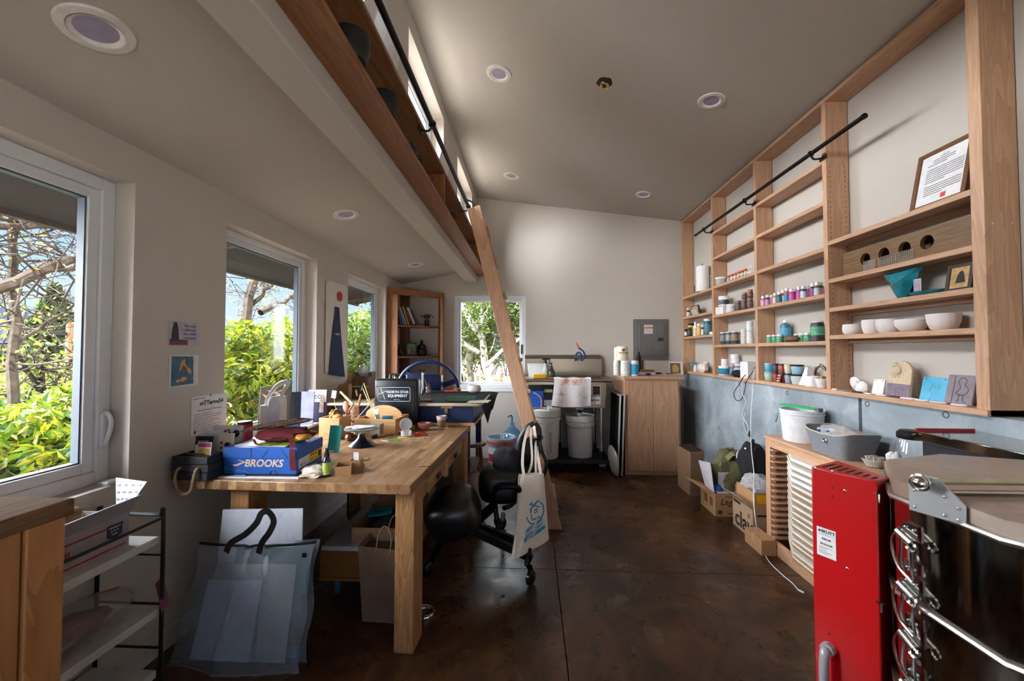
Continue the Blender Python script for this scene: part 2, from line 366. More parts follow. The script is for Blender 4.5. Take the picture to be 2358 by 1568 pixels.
d = struct('door_1', mb, VINYL, bev=.004); part(d, 'pane', MB().box((-1.12, YF - .064, .08), (1.22, YF - .056, 2.07)), GLASS)
bb = pm('#bdb8b0', .5)
struct('baseboard_left', MB().box((WL, YF, 0), (WL + .013, 4.42, .10)), bb, bev=.003)
struct('baseboard_back', MB().box((-1.1, YB - .013, 0), (1.0, YB, .10)), bb, bev=.003)
SOF_ = pm('#2a211b', .8)
def window_x(n, y0, y1, z0, z1, xo, xi, fw=.05, sash=.042, handle=None):
    mb = MB()
    def ring(a, b, c, d, w, x0, x1):
        mb.box((x0, a, c), (x1, a + w, d)); mb.box((x0, b - w, c), (x1, b, d)); mb.box((x0, a + w, c), (x1, b - w, c + w)); mb.box((x0, a + w, d - w), (x1, b - w, d))
    ring(y0, y1, z0, z1, fw, xo, xi); a, b, c, d = y0 + fw, y1 - fw, z0 + fw, z1 - fw
    fr = struct(f'window_{n}', mb, VINYL, bev=.003); mb = MB(); ring(a, b, c, d, sash, xo + .008, xi - .012); part(fr, 'sash', mb, VINYL, bev=.003)
    mb = MB(); ring(a + sash, b - sash, c + sash, d - sash, .006, xo + .012, xi - .022); part(fr, 'gasket', mb, pm('#3a4a58', .5))
    part(fr, 'pane', MB().box((xo + .02, a + sash, c + sash), (xo + .026, b - sash, d - sash)), GLASS)
    if handle:
        hy, hz = handle; mb = MB().rbox((xi - .004, hy - .014, hz - .07), (xi + .01, hy + .014, hz + .07), .006)
        mb.tube(catm([(xi + .01, hy, hz - .055), (xi + .022, hy + .002, hz - .02), (xi + .03, hy + .004, hz + .03), (xi + .02, hy, hz + .065), (xi + .006, hy, hz + .07)], 4), .008, 8)
        part(fr, 'lever_handle', mb, VINYL)
window_x(1, *WIN[0], SILL, HEAD, -1.80, -1.735, .05, .04, (1.54, 1.02))
window_x(2, *WIN[1], SILL, HEAD, -1.80, -1.735, .035, .035)
window_x(3, *WIN[2], SILL, HEAD, -1.80, -1.735, .035, .035)
for i, w in enumerate(CLER): window_x(5 + i, *w, -.83, -.79, .03, .03)
x0, x1, z0, z1 = BW; mb = MB()
def ringy(mb, a, b, c, d, w, y0, y1):
    mb.box((a, y0, c), (a + w, y1, d)); mb.box((b - w, y0, c), (b, y1, d)); mb.box((a + w, y0, c), (b - w, y1, c + w)); mb.box((a + w, y0, d - w), (b - w, y1, d))
ringy(mb, x0, x1, z0, z1, .05, YB + .02, YB + .12)
w4 = struct('window_4', mb, VINYL, bev=.003); mb = MB(); ringy(mb, x0 + .05, x1 - .05, z0 + .05, z1 - .05, .03, YB + .05, YB + .11); part(w4, 'sash', mb, VINYL, bev=.003)
part(w4, 'pane', MB().box((x0 + .08, YB + .085, z0 + .08), (x1 - .08, YB + .09, z1 - .08)), GLASS)
struct('trim_2', MB().box((-1.735, 2.07, SILL - .012), (-1.555, 2.974, SILL + .004)), VINYL, bev=.003)
struct('added_sun_blocker', MB().box((-1.8, YF - 2.2, 2.5), (2.2, YF - .12, 2.62)), SOF_)  # unseen slab added to block direct sun through the front door
part(w4, 'latch', MB().box((x1 - .06, YB + .01, 1.3), (x1 - .045, YB + .03, 1.42)), BLACK)
mb = MB()
struct('trim_1', MB().box((-.985, YB - .025, .83), (-.05, YB + .04, .862)), VINYL, bev=.004)
# eave outside the left wall
SOF = pm('#15110e', .8); mb = MB(Mx(((1, 0, 0, 0), (0, 0, 1, 0), (0, 1, 0, 0), (0, 0, 0, 1))))
mb.ext([(-1.8, zlow(-1.8)), (-1.8, 2.45), (-2.52, 2.32), (-2.52, zlow(-2.52) + .01)], YB + 1 - YF, YF - .3)
ev = struct('eave', mb, SOF)
part(ev, 'fascia', MB().box((-2.56, YF - .3, 1.995), (-2.52, YB + .7, 2.32)), pm('#241d18', .7))
mb = MB()
for y in (.55, 1.22, 2.62, 4.05, 5.3): mb.hexa([(-2.52, y, 1.965 + .045), (-1.8, y, 2.085), (-1.8, y + .04, 2.085), (-2.52, y + .04, 1.965 + .045), (-2.52, y, 2.1), (-1.8, y, 2.2), (-1.8, y + .04, 2.2), (-2.52, y + .04, 2.1)])
part(ev, 'rafter', mb, pm('#4a4234', .7))
# ================================================================== recessed lights and ceiling box
def on_pl(u, v, hi):
    d = ray(u, v); k, c0, x0 = (-.134, 3.29, -.69) if hi else (.2, 2.19, WL)
    t = (c0 - k * x0 - H) / (d.z - k * d.x); return V((d.x * t, d.y * t, H + d.z * t)), (atan(.134) if hi else -atan(.2))
lens = pm('#958fa3', .35); ringm = pm('#d0ccc6', .5)
WH = ['high ceiling nearest the black rail', 'high ceiling nearest the tall shelving', 'high ceiling near the back wall above the sink', 'high ceiling near the far end of the tall shelving']
L3 = ['large recessed can light in low ceiling above the nearest window', 'recessed can light in low ceiling above the middle left window', 'small recessed can light in low ceiling above the corner bookcase']
cans = [((1149, 170), 1, 'recessed can light in ' + WH[0]), ((1638, 232), 1, 'recessed can light in ' + WH[1]), ((1178, 405), 1, 'recessed can light in ' + WH[2]), ((1482, 448), 1, 'recessed can light in ' + WH[3]),
        ((222, 68), 0, L3[0]), ((797, 494), 0, L3[1]), ((957, 609), 0, L3[2])]
can0 = None
for (u, v), hi, lab in cans:
    p, a = on_pl(u, v, hi)
    if can0 is None:
        can0 = t = thing('ceiling_light', lab, 'light', p, group='recessed can lights')
        part(t, 'trim_ring', MB().lathe([(.058, .002), (.0585, -.004), (.064, -.008), (.084, -.006), (.088, .002)], 40, cap=False), ringm)
        part(t, 'baffle', MB().lathe([(.060, -.007), (.052, -.003), (.049, -.0012)], 40, cap=False), WHITE)
        part(t, 'lens', MB().lathe([(0, -.0014), (.0489, -.0012), (.0489, .004), (0, .004)], 40), lens)
        r = t
    else: r = dup(can0, p, 0, lab)
    r.rotation_euler = (0, a, 0)
p, a = on_pl(1392, 190, 1)
t = thing('junction_box', 'open ceiling junction box with loose wires and yellow wire nuts', 'junction box', p - V((0, 0, .002)), rot=(0, a, 0))
part(t, 'box', MB().lathe([(0, -.001), (.046, -.0015), (.052, .001), (.052, .02), (0, .02)], 24, wob=lambda a, z: 1 + .06 * sin(5 * a)), pm('#1a120c', .7))
mb = MB()
for k in range(5):
    q = random.uniform(0, 6); mb.tube(catm([(.03 * cos(q), .03 * sin(q), .02), (.02 * cos(q + 1), .02 * sin(q + 1), -.012), (-.01 * k * .6 + .02, -.02, -.02)], 5), .0025, 6)
part(t, 'wire', mb, pm('#b9a58a', .5))
for dx in (-.018, .02): part(t, 'wire_nut', MB().at(TR(dx, -.015, -.05, 0, 10 * (1 if dx > 0 else -1))).lathe([(.009, 0), (.0085, .012), (.0055, .028), (.003, .03)], 10), pm('#d8b400', .4))
# ================================================================== high shelf over the beam, rails, ladder
FX = -.567
t = thing('wall_shelf', 'long high wooden shelf above the white beam with two boards', 'shelf', (-.63, 2, 2.284))
def loc(x, y, z): return (x + .63, y - 2, z - 2.284)
for z in (2.284, 2.505): part(t, 'board', MB().box(loc(-.688, YF + .1, z), loc(FX, YB - .002, z + .02)), DKY, bev=.0015)
for y in (-1.4, .9, 2.56, 4.2, 4.975): part(t, 'divider', MB().box(loc(-.688, y, 2.3045), loc(FX - .003, y + .02, 2.5045)), DKZ, bev=.001)
dark = pm('#0f1010', .5)
for i, (u, v, r, h) in enumerate(((802, 128, .062, .085), (880, 255, .055, .08))):
    p = on_x(u, v, -.61); solo('crock', MB().lathe([(r * .75, 0), (r, h * .5), (r * .95, h), (r * .8, h), (r * .78, h * .6), (0, .01)], 24), dark,
        ('black round crock on the high shelf, nearest the camera' if i == 0 else 'black round crock on the high shelf, second from the camera'), 'crock', (-.60, p.y, 2.3045), group='crocks on the high shelf')
names = ['small dark jar on high shelf just before the divider', 'small dark jar on high shelf left of the one by the divider', 'small dark jar on high shelf farther past the wooden divider']
for (u, v), nm in zip(((965, 372), (948, 345), (1040, 490)), names):
    p = on_x(u, v, -.59); solo('jar', MB().lathe([(.02, 0), (.024, .01), (.024, .04), (.016, .048), (.018, .055), (.0, .055)], 14), dark, nm, 'jar', (-.592, p.y, 2.3045), group='jars on the high shelf')
for i, (u, v) in enumerate(((893, 105), (912, 150), (1035, 410))):
    p = on_x(u, v, FX); mb = MB().grid(lambda a, b: ((-.02 + .04 * b * b) , (a - .5) * .26, .17 * b + .01), 4, 6, .0012)
    solo('paper_sheet', mb, PAPER, ['white paper sheet standing on top of high shelf nearest camera', 'second white paper sheet standing on top of high shelf', 'white paper sheet standing on top of high shelf near the ladder'][i], 'paper', (FX - .03, p.y, 2.5255), group='paper sheets on the high shelf')
def rail(X, y0, y1, z, posts, name, label, shelfx):
    t = thing(name, label, 'rail', (X, y0, z)); o = V((X, y0, z))
    path = [(0, 0, 0), (0, y1 - y0, 0)]
    part(t, 'pipe', MB().tube(path, .013, 14), BLACKM)
    for y in (0, y1 - y0): part(t, 'end_cap', MB().cyl((0, y - .006, 0), (0, y + .006, 0), .0155, 14), BLACKM)
    s = 1 if shelfx > X else -1; d = abs(shelfx - X)
    for y in posts:
        yy = y - y0
        b = MB().tube(catm([(0, yy, -.014), (s * .02, yy, -.035), (s * (d - .012), yy, -.030), (s * (d - .003), yy, -.02)], 5), .006, 8)
        b.tube(arc_ring(yy), .004, 6, True)
        part(t, 'bracket', b.box((s * (d - .006) if s > 0 else -d, yy - .03, -.042), (d if s > 0 else -(d - .006), yy + .03, -.018)), BLACK)
    return t
def arc_ring(y): return [(.016 * cos(a * pi / 8), y, .016 * sin(a * pi / 8)) for a in range(16)]
rail(-.502, -1.3, 3.36, 2.492, (.75, 1.97, 3.13), 'ladder_rail', 'black pipe ladder rail along the high shelf below the clerestory windows', FX + .001)
# ladder
A0, A1 = V((.175, 3.035, 0)), V((-.445, 3.035, 2.47)); dl = (A1 - A0); LW = .38
t = thing('library_ladder', 'tall wooden library ladder leaning on the black rail over the sink', 'ladder', A0)
dn = dl.normalized(); perp = V((dn.z, 0, -dn.x))
for k in (0, 1):
    mb = MB(); y0 = k * (LW - .028); w = .052
    q = [(-perp * w / dn.z).x, (perp * w / dn.z).x]
    mb.hexa([(q[0], y0, 0), (q[1], y0, 0), (q[1], y0 + .028, 0), (q[0], y0 + .028, 0), (dl.x - w, y0, dl.z - .03), (dl.x + w * .9, y0, dl.z), (dl.x + w * .9, y0 + .028, dl.z), (dl.x - w, y0 + .028, dl.z - .03)])
    part(t, 'stile', mb, ALZ, bev=.004)
for i in range(9):
    z = .22 + i * .262; c = dl * (z / dl.z)
    part(t, 'tread', MB().box((c.x - .045, .0282, z - .012), (c.x + .068, LW - .0282, z + .012)), ALY, bev=.003)
mb = MB()
for y in (.014, LW - .014): mb.tube(catm([(dl.x, y, dl.z - .05), (dl.x - .01, y, dl.z + .02), (dl.x - .055, y, dl.z + .045)], 5), .007, 8)
part(t, 'hook', mb, BLACK)
# ================================================================== tall wooden shelving on the right wall
SX, SB = 1.85, 1.985
PY = [4.955, 4.137, 3.353, 2.567, 1.757]; PT = .035; Z0 = 1.075; ZT = zhigh(SX) - .012
O = V((1.92, 3.3, Z0))
shelfu = t = thing('wall_shelving', 'tall built-in alder shelving with four bays along the right wall', 'shelf', O)
def lb(mb, a, b): return mb.box(V(a) - O, V(b) - O)
for i, y in enumerate(PY):
    y0, y1 = (y, y + PT) if i < 4 else (y - .05, y)
    part(t, 'upright', lb(MB(), (SX, y0, Z0 + .0), (SB, y1, ZT - .026)), ALZ, bev=.0015)
part(t, 'base_board', lb(MB(), (SX - .012, PY[4] - .05, Z0 - .0), (SB, YB - .005, Z0 + .026)), ALY, bev=.0015)
mbt = MB(); mbt.box(V((SX - .002, PY[4] - .05, ZT - .0255)) - O, V((SB, YB - .005, ZT)) - O); part(t, 'top_board', mbt, ALY, bev=.0015)
SH = {0: [1.994, 1.75, 1.511], 1: [2.552, 2.29, 1.998, 1.702, 1.403], 2: [2.552, 2.29, 1.998, 1.702, 1.403], 3: [2.023, 1.786, 1.607, 1.437]}
for b in range(4):
    ya, yb = PY[b + 1] + (PT if b < 3 else 0) + .0005, PY[b] - .0005
    for z in SH[b]:
        part(t, 'shelf', lb(MB(), (SX + .001, ya, z - .026), (SB, yb, z)), ALY, bev=.0012)
        if b == 3: part(t, 'cleat', lb(MB(), (SB - .02, ya, z - .05), (SB - .001, yb, z - .0265)), ALY)
for i, y in enumerate(PY[:4]):
    mb = MB()
    zs = [1.12 + .032 * k for k in range(44)] if i in (0, 3) else []
    for z in zs:
        for x in (SX + .022, SB - .022):
            if i == 3 or z < 2.5: mb.add([(x - O.x + .0032 * cos(a * pi / 3), y - O.y - .0004, z - O.z + .0032 * sin(a * pi / 3)) for a in range(6)], [(5, 4, 3, 2, 1, 0)][0:1]); 
    if zs: part(t, 'peg_hole', mb, pm('#2a1a10', .9))
mb = MB()
for x in (SX + .03, SB - .03): mb.at(TR(x - O.x, PY[4] - .05 - O.y - .0005, 1.86 - O.z, 90)).lathe([(0, .001), (.005, .0008), (.006, 0)], 10, cap=False)
part(t, 'screw', mb, CHROME)
rail(1.772, 2.18, 4.36, 2.590, (2.585, 3.37, 4.155), 'ladder_rail', 'black pipe ladder rail along the tall shelving on the right wall', SX - .001)
# ------------------------------------------------------------------ containers
def yon(u, X, v=740): return on_x(u, v, X).y
def pw(px, y): return px * y / FP
FACE = TR(0, 0, 0, 0, 0, 0)
def jar(label, u, X, z, wpx, h, body, lid, lab=None, ink='#333333', lidf=.2, group=None, name='glaze_jar', cat='jar', lidr=1.02, neck=.9, glass=False, taper=1.0, v=740, lab_rng=(.15, .8)):
    y = yon(u, X, v); r = max(.008, pw(wpx, y) / 2 / 1.04); t = thing(name, label, cat, (X, y, z), group=group); hb = h * (1 - lidf)
    bm = glassy('jar_glass', body, .05, opac=.35, ocol=body) if glass else pm(body, .35)
    part(t, 'body', MB().lathe([(r * .9 * taper, 0), (r * taper, .004), (r, hb * .86), (r * neck, hb * .97), (r * neck, hb + .001)], 22), bm)
    part(t, 'lid', MB().lathe([(r * neck * lidr * .98, hb + .0012), (r * neck * lidr, hb + .003), (r * neck * lidr, h - .003), (r * neck * lidr * .94, h)], 22), pm(lid, .4))
    if lab:
        m = print_mat(lab, ink, 90)
        part(t, 'paper_label', MB().lathe([(r * (taper + (1 - taper) * lab_rng[0]) + .0008, hb * lab_rng[0] + .004), (r * (taper + (1 - taper) * lab_rng[1]) + .0008, hb * lab_rng[1])], 22, cap=False), m)
    return t
def bottle(label, u, X, z, wpx, h, body, cap, lab=None, group=None, name='paint_bottle', capf=.24, ink='#ffffff', v=700, neckr=.62):
    y = yon(u, X, v); r = pw(wpx, y) / 2; t = thing(name, label, 'bottle', (X, y, z), group=group); hb = h * (1 - capf)
    part(t, 'body', MB().lathe([(r * .92, 0), (r, .003), (r, hb * .82), (r * .8, hb * .93), (r * neckr * .85, hb * .97), (r * neckr * .85, hb + .001)], 18), pm(body, .3))
    part(t, 'cap', MB().lathe([(r * neckr * 1.1, hb), (r * neckr * 1.1, h * .96), (r * neckr * .9, h)], 16), pm(cap, .4))
    if lab: part(t, 'paper_label', MB().lathe([(r + .0008, hb * .1), (r + .0008, hb * .74)], 18, cap=False), print_mat(lab, ink, 110))
    return t
XM = 1.915
# bay one (farthest)
y = yon(1618, XM, 640); t = thing('paper_towel_roll', 'white paper towel roll on its holder, upper shelf of farthest bay', 'paper towels', (XM, y, 1.994))
part(t, 'roll', MB().lathe([(.02, .012), (.064, .012), (.066, .02), (.066, .285), (.064, .292), (.02, .292)], 32), pm('#e9e8e6', .85, bump=.2, scale=80))
part(t, 'holder', MB().lathe([(.0, 0), (.068, 0), (.068, .01), (0, .01)], 24).cyl((0, 0, .01), (0, 0, .32), .006, 10).tube([(-.06, .068, .004), (-.06, .068, .09)], .004, 6), pm('#2a2a2c', .4))
y = yon(1641, XM, 650)
solo('drinking_glass', MB().lathe([(.025, 0), (.032, .004), (.036, .13), (.034, .13), (.029, .008), (0, .006)], 20), CLEAR, 'clear drinking glass beside the paper towel roll, cut off by the upright', 'glass', (XM - .035, 4.192, 1.994))
bottle('small dark ink bottle with white cap at left of farthest bay', 1584.5, XM, 1.75, 9, .115, '#1b2422', '#e8e8e6', '#cfd3d2', v=715, ink='#444444', neckr=.8)
mbx = MB(); y = yon(1607, XM, 715)
t = thing('pastel_set', 'open flat box of pastels propped upright in farthest bay', 'pastels', (XM + .01, y, 1.75)); 
part(t, 'case', MB().at(TR(0, 0, 0, 0, -18)).box((-.012, -.085, .0), (.004, .085, .12)), pm('#3a3432', .5))
part(t, 'sleeve', MB().at(TR(-.022, .02, .006, 0, -24)).box((-.008, -.085, 0), (.004, .07, .075)), print_mat('#c9bfae', '#6a5d52', 40))
mb = MB()
for k in range(9): mb.at(TR(-.002, 0, 0, 0, -18)).box((-.0135, -.078 + k * .017, .065), (-.0121, -.066 + k * .017, .112))
part(t, 'pastel_stick', mb, pm('#c8a79c', .8))
solo('wooden_block', MB().box((-.03, -.025, 0), (.03, .02, .085)), PNZ, 'plain wooden block against the upright in farthest bay', 'block', (XM, 4.215, 1.75), bev=.002)
g1 = 'craft paints in the farthest bay'
jar('yellow labelled jar with black lid at back left of farthest bay', 1590, 1.945, 1.511, 17, .165, '#d8b81e', '#101010', '#e8c617', '#7a3ba0', .16, v=760)
jar('small black jar with white label in front of yellow jar', 1579, 1.885, 1.511, 9.5, .095, '#151515', '#151515', '#e4e2da', '#333333', .2, v=760, name='paint_jar')
jar('small all black jar beside the white labelled black jar', 1588, 1.885, 1.511, 10, .11, '#1c1d1f', '#3a3a3c', '#2f3133', '#999999', .2, v=760, name='paint_jar')
bottle('white glue bottle with red and blue label in farthest bay', 1601, 1.93, 1.511, 8, .17, '#f0eeea', '#ffffff', '#d9dbe2', g1, 'glue_bottle', .2, '#b01818', 765, .5)
bottle('yellow and pink paint bottle with white nozzle in farthest bay', 1609.5, 1.90, 1.511, 10, .14, '#e7c33a', '#f4f2ee', '#e9b54a', g1, 'paint_bottle', .2, '#e0487a', 765, .7)
bottle('small blue paint bottle between yellow bottle and teal jar', 1618, 1.92, 1.511, 6, .12, '#1d3a6a', '#e8e8e8', '#dfe4ea', g1, 'paint_bottle', .2, '#1d3a6a', 765, .7)
jar('large teal jar with white lid and colourful label in farthest bay', 1629, 1.93, 1.511, 17, .18, '#0f5d68', '#e9e9e6', '#0f7382', '#e0b430', .14, v=760)
solo('tissue_wad', MB().ball((0, 0, .012), (.02, .045, .018), 12, 8, lambda q: 1 + .2 * NZ.noise(q * 3)), PAPER, 'white crumpled tissue in front of the teal jar', 'tissue', (1.872, 4.235, 1.512))
bz = Z0 + .026
solo('tea_box', MB().box((-.025, -.04, 0), (.025, .04, .10)), print_mat('#1f86a8', '#d6e6ea', 40), 'small bright blue carton on bottom board of farthest bay', 'box', (1.94, yon(1597, 1.94, 840), bz))
bottle('tiny white bottle in front of the bright blue carton', 1601, 1.885, bz, 7, .075, '#e6e8ec', '#e6e8ec', '#dfe3ea', name='glue_bottle', ink='#2b4b8a', v=845)
solo('orange_sponge', MB().rbox((-.02, -.045, 0), (.02, .045, .03), .006).at(TR(0, 0, .028)).rbox((-.018, -.038, 0), (.018, .038, .022), .005), pm('#e98a1f', .8, bump=.4, scale=150), 'orange sponges lying behind the plastic wrapped lump', 'sponge', (1.955, yon(1613, 1.955, 830), bz + .045))
solo('carton', MB().box((-.018, -.05, 0), (.018, .05, .045)), KRAFT, 'low cardboard carton under the orange sponges', 'box', (1.955, yon(1613, 1.955, 840), bz))
solo('wrapped_clay_lump', MB().ball((0, 0, .05), (.05, .10, .055), 20, 14, lambda q: 1 + .22 * NZ.noise(q * 2.2 + V((3, 1, 0))) + .06 * NZ.noise(q * 7)), pm('#d8cfc6', .35, bump=.5, scale=40, coat=.5), 'lump of pale clay wrapped in clear plastic on bottom board', 'clay', (1.90, yon(1617.5, 1.9, 845), bz))
mb = MB().grid(lambda a, b: (.03 * sin(5 * a) * (1 - .3 * b), (a - .5) * .09 * (1 - .5 * b * b), b * .12), 10, 8, .0006)
solo('plastic_bag_end', mb, MILKY, 'twisted end of plastic bag rising behind the wrapped clay', 'plastic bag', (1.955, yon(1625, 1.955, 830), bz))
solo('thin_green_board', MB().box((-.05, -.004, 0), (.05, .004, .16)), pm('#2e3d33', .5), 'thin dark board standing against the second upright', 'board', (1.92, 4.1775, bz))
# bay two
zz = 1.998; t = thing('plastic_tub', 'clear plastic tub with milky lid on upper shelf of second bay', 'tub', (XM, yon(1660, XM, 655), zz))
part(t, 'body', MB().lathe([(.040, 0), (.043, .004), (.048, .068), (.046, .068), (.041, .006), (0, .005)], 24), MILKY); part(t, 'lid', MB().lathe([(.051, .068), (.052, .072), (.052, .082), (.049, .085), (0, .083)], 24, cap=False), PLASTICW)
od = ['first orange lidded glass jar, next to the plastic tub', 'second orange lidded glass jar from the plastic tub', 'third orange lidded glass jar from the plastic tub', 'fourth orange lidded glass jar from the plastic tub', 'fifth orange lidded glass jar from the plastic tub', 'sixth orange lidded glass jar, farthest from the plastic tub']
j0 = None
for lab, u in zip(od, (1677.5, 1685.5, 1693, 1701, 1709, 1717)):
    y = yon(u, 1.895, 645)
    if j0 is None:
        j0 = t = thing('spice_jar', lab, 'jar', (1.895, y, zz), group='orange lidded spice jars')
        part(t, 'glass', MB().lathe([(.012, 0), (.015, .003), (.015, .045), (.013, .05), (.011, .05), (.0125, .044), (.0125, .004), (0, .004)], 16), GLASS)
        part(t, 'lid', MB().lathe([(.0155, .0505), (.0155, .066), (.014, .068)], 16), pm('#d4501c', .45)); part(t, 'contents', MB().lathe([(.012, .0045), (.012, .025)], 12), pm('#9aa38f', .8))
    else: dup(j0, (1.895, y, zz), 0, lab)
for lab, u in (('small clear glass jar without lid after the orange lidded jars', 1723.5), ('second small clear jar against the third upright', 1729)):
    solo('glass_jar', MB().lathe([(.013, 0), (.016, .003), (.016, .058), (.012, .066), (.014, .072), (.014, .078), (.012, .078), (.010, .066), (.014, .056), (.014, .005), (0, .005)], 16), GLASS, lab, 'jar', (1.90, yon(u, 1.9, 640), zz), group='small clear glass jars')
zz = 1.702; y1, y2 = yon(1648, 1.9, 715), yon(1673, 1.9, 715)
for lab, a, b in (('white cardboard carton at left on second bay glaze shelf', 1649, 1660), ('second white carton touching the first on glaze shelf', 1661, 1672)):
    ya, yb = yon(a, 1.9, 715), yon(b, 1.9, 715); solo('white_carton', MB().box((-.035, -(ya - yb) / 2, 0), (.035, (ya - yb) / 2, .078)), pm('#e8e6e2', .6), lab, 'box', (1.905, (ya + yb) / 2, zz), bev=.001, group='white cartons on the glaze shelf')
jar('white tub with dark blue label stacked on the white cartons', 1667, 1.905, zz + .0785, 24, .10, '#e9e8e5', '#f0efec', '#1c2535', '#ffffff', .2, v=690, lidr=1.1)
jar('grey white tub with red line right of white cartons', 1683, 1.90, zz, 20, .083, '#cfcdc9', '#e2e1de', '#d9d7d3', '#8b2030', .2, v=710, lidr=1.1)
gb = 'brown glaze jars on the second bay'
for i, u in enumerate((1700, 1713.5, 1727)):
    o = ('left', 'middle', 'right')[i]
    jar(f'{o} of three lower brown glaze jars with dusty purple lids', u, 1.90, zz, 13, .10, '#5a4038', '#8d6a6c', '#4a352e', '#c7b5a8', .22, gb, v=700)
    if i: jar(f'brown glaze jar stacked on the {o} lower brown jar', u + 1, 1.90, zz + .1005, 11.5, .05 + .01 * i, '#4c352c', '#96706a' if i == 1 else '#a5543a', '#57402f', '#d0b090', .35, gb, v=685)
zz = 1.403; gg = 'grey glaze jars on the second bay'
for i, (u, w) in enumerate(((1665, 13), (1678, 13), (1691, 14), (1701, 11))):
    jar(('first grey glaze jar with patterned label from the left on second bay', 'second grey glaze jar with patterned label from the left on second bay', 'third grey glaze jar, wide with tan label, on second bay', 'fourth grey glaze jar, half hidden behind the pale jar')[i], u, 1.90 + (.04 if i == 3 else 0), zz, w, .122, '#4a5661', '#e6e6e4', ('#8c8f8c', '#9da3a3', '#a3876a', '#8f7a60')[i], '#20262c', .1, gg, v=770, lab_rng=(.28, .85))
jar('tall pale pink white glaze jar on second bay', 1713, 1.895, zz, 14, .135, '#d5c9c6', '#ddd4d0', '#d8cdca', '#3d3a40', .08, v=770)
jar('lower white tub of two stacked against the third upright', 1727, 1.90, zz, 14.5, .10, '#dddbd6', '#eceae6', '#e9ebe8', '#3a5a4a', .16, v=780, lidr=1.08)
jar('upper clear white tub of two stacked against the third upright', 1727, 1.90, zz + .1005, 14, .095, '#d6d8d8', '#eceae6', '#dfe8ec', '#2b7f9a', .16, v=755, lidr=1.08, group=None)
zz = bz
jar('wide white tub with teal blue label on bottom board of second bay', 1668, 1.89, zz, 25, .092, '#e2e2e0', '#f0efed', '#12809f', '#0d5f7a', .22, v=850, lidr=1.1, lab_rng=(.1, .95))
jar('small white tub with blue square stacked on teal labelled tub', 1669, 1.89, zz + .0925, 15, .066, '#eceae8', '#f2f0ee', '#e9e8e8', '#22398a', .25, v=830, lidr=1.12)
jar('pink lidded glaze jar with blue label behind black cloth', 1687, 1.945, zz, 13, .105, '#6a6f88', '#c49aa2', '#8f93a8', '#26305a', .2, v=840)
jar('wide grey glaze jar with blue and white label in second bay', 1703, 1.93, zz, 23, .12, '#6d7888', '#dfe0e0', '#b9c2c8', '#1f4a70', .16, v=840)
jar('small white tub standing on top of the grey glaze jars', 1692, 1.935, zz + .1205, 18, .085, '#e8e6e4', '#efeeec', '#e6e4e4', '#9a8fa0', .22, v=815, lidr=1.1)
jar('small white jar in front of the white carton on bottom board', 1712, 1.89, zz, 12, .05, '#e6e4e2', '#f0efed', None, lidf=.3, v=855)
ya, yb = yon(1719, 1.91, 850), yon(1737, 1.91, 850)
solo('white_carton', MB().box((-.05, -(ya - yb) / 2, 0), (.05, (ya - yb) / 2, .145)), pm('#d9d9dd', .6), 'tall white carton against third upright on bottom board', 'box', (1.905, (ya + yb) / 2 - .0, zz), bev=.001)
mb = MB().ball((0, 0, .035), (.05, .075, .034), 20, 12, lambda q: 1 + .25 * NZ.noise(q * 2.5) + .05 * NZ.noise(q * 9))
solo('black_cloth_bag', mb, FAB, 'black cloth pouch draped over front edge of bottom board', 'pouch', (1.875, yon(1700, 1.875, 858), zz - .004))
# bay three: row of small paint bottles
g = 'small paint bottles in the third bay'
row = [(1757, '#b27aa0', '#d9a6c0'), (1767, '#26305f', '#d889b8'), (1776, '#b58fb0', '#c49ac0'), (1785, '#c98a30', '#e9c9c0'), (1794, '#1d5a62', '#1d7680'), (1803, '#a84a48', '#d9dde0'), (1812, '#b0585a', '#178fae'), (1823, '#c53f94', '#d05aa6'), (1832, '#7a1f5c', '#8e2a6a'), (1840, '#b83c90', '#cf5aa4'), (1850, '#3d5878', '#c7dbe2'), (1860, '#a45a9a', '#b56aac'), (1872, '#5a2f50', '#9a4a8c'), (1882, '#5c6a4c', '#cdd6d0'), (1891, '#4d6a44', '#cc9ac2')]
cn = ['lilac', 'navy and pink', 'mauve', 'orange', 'dark teal', 'brick red and white', 'bright teal blue', 'vivid magenta', 'dark plum', 'hot pink', 'blue and white', 'purple', 'dark purple', 'olive and white', 'green and pink']
for i, ((u, bd, lb_), n) in enumerate(zip(row, cn)):
    bottle(f'{n} paint bottle with white cap in the row of paint bottles', u, 1.893 + .03 * (i % 3 == 2), 1.702, 9.5 + .17 * i, .087 + .0006 * i + (.015 if i in (5, 6) else 0), bd, '#e8e5e2', lb_, g, ink='#55506a', v=690)
zz = 1.403; g = 'green labelled glaze jars in the third bay'
for i, (u, w, X) in enumerate(((1772, 12, 1.885), (1783.5, 11, 1.885), (1795, 12, 1.885), (1834, 12, 1.95), (1846, 14, 1.93), (1860, 15, 1.93), (1870.5, 9, 1.955))):
    jar(f'{("first","second","third","fourth","fifth","sixth","seventh")[i]} small green labelled glaze jar from the left in third bay', u, X, zz, w, .062, ('#7c9a84', '#6d8f86', '#8aa28a', '#31506a', '#7f9f8c', '#557f6c', '#8b9a88')[i], '#e6e4e2', '#2f9a68', '#d8efe0', .22, g, v=778, lab_rng=(.15, .9))
t = bottle('tall teal bottle with white cap behind the green jars', 1809, 1.94, zz, 21, .172, '#3a7486', '#e8e6e4', '#1e8fb8', name='glaze_bottle', capf=.12, ink='#dcecf2', v=765, neckr=.4)
mb = MB().grid(lambda a, b: (-.045 + .09 * b, (a - .5) * .135, .004 + .052 * (sin(pi * a ** 1.5) ** .8 if 0 < a < 1 else 0) * sin(pi * b) ** .5), 16, 8)
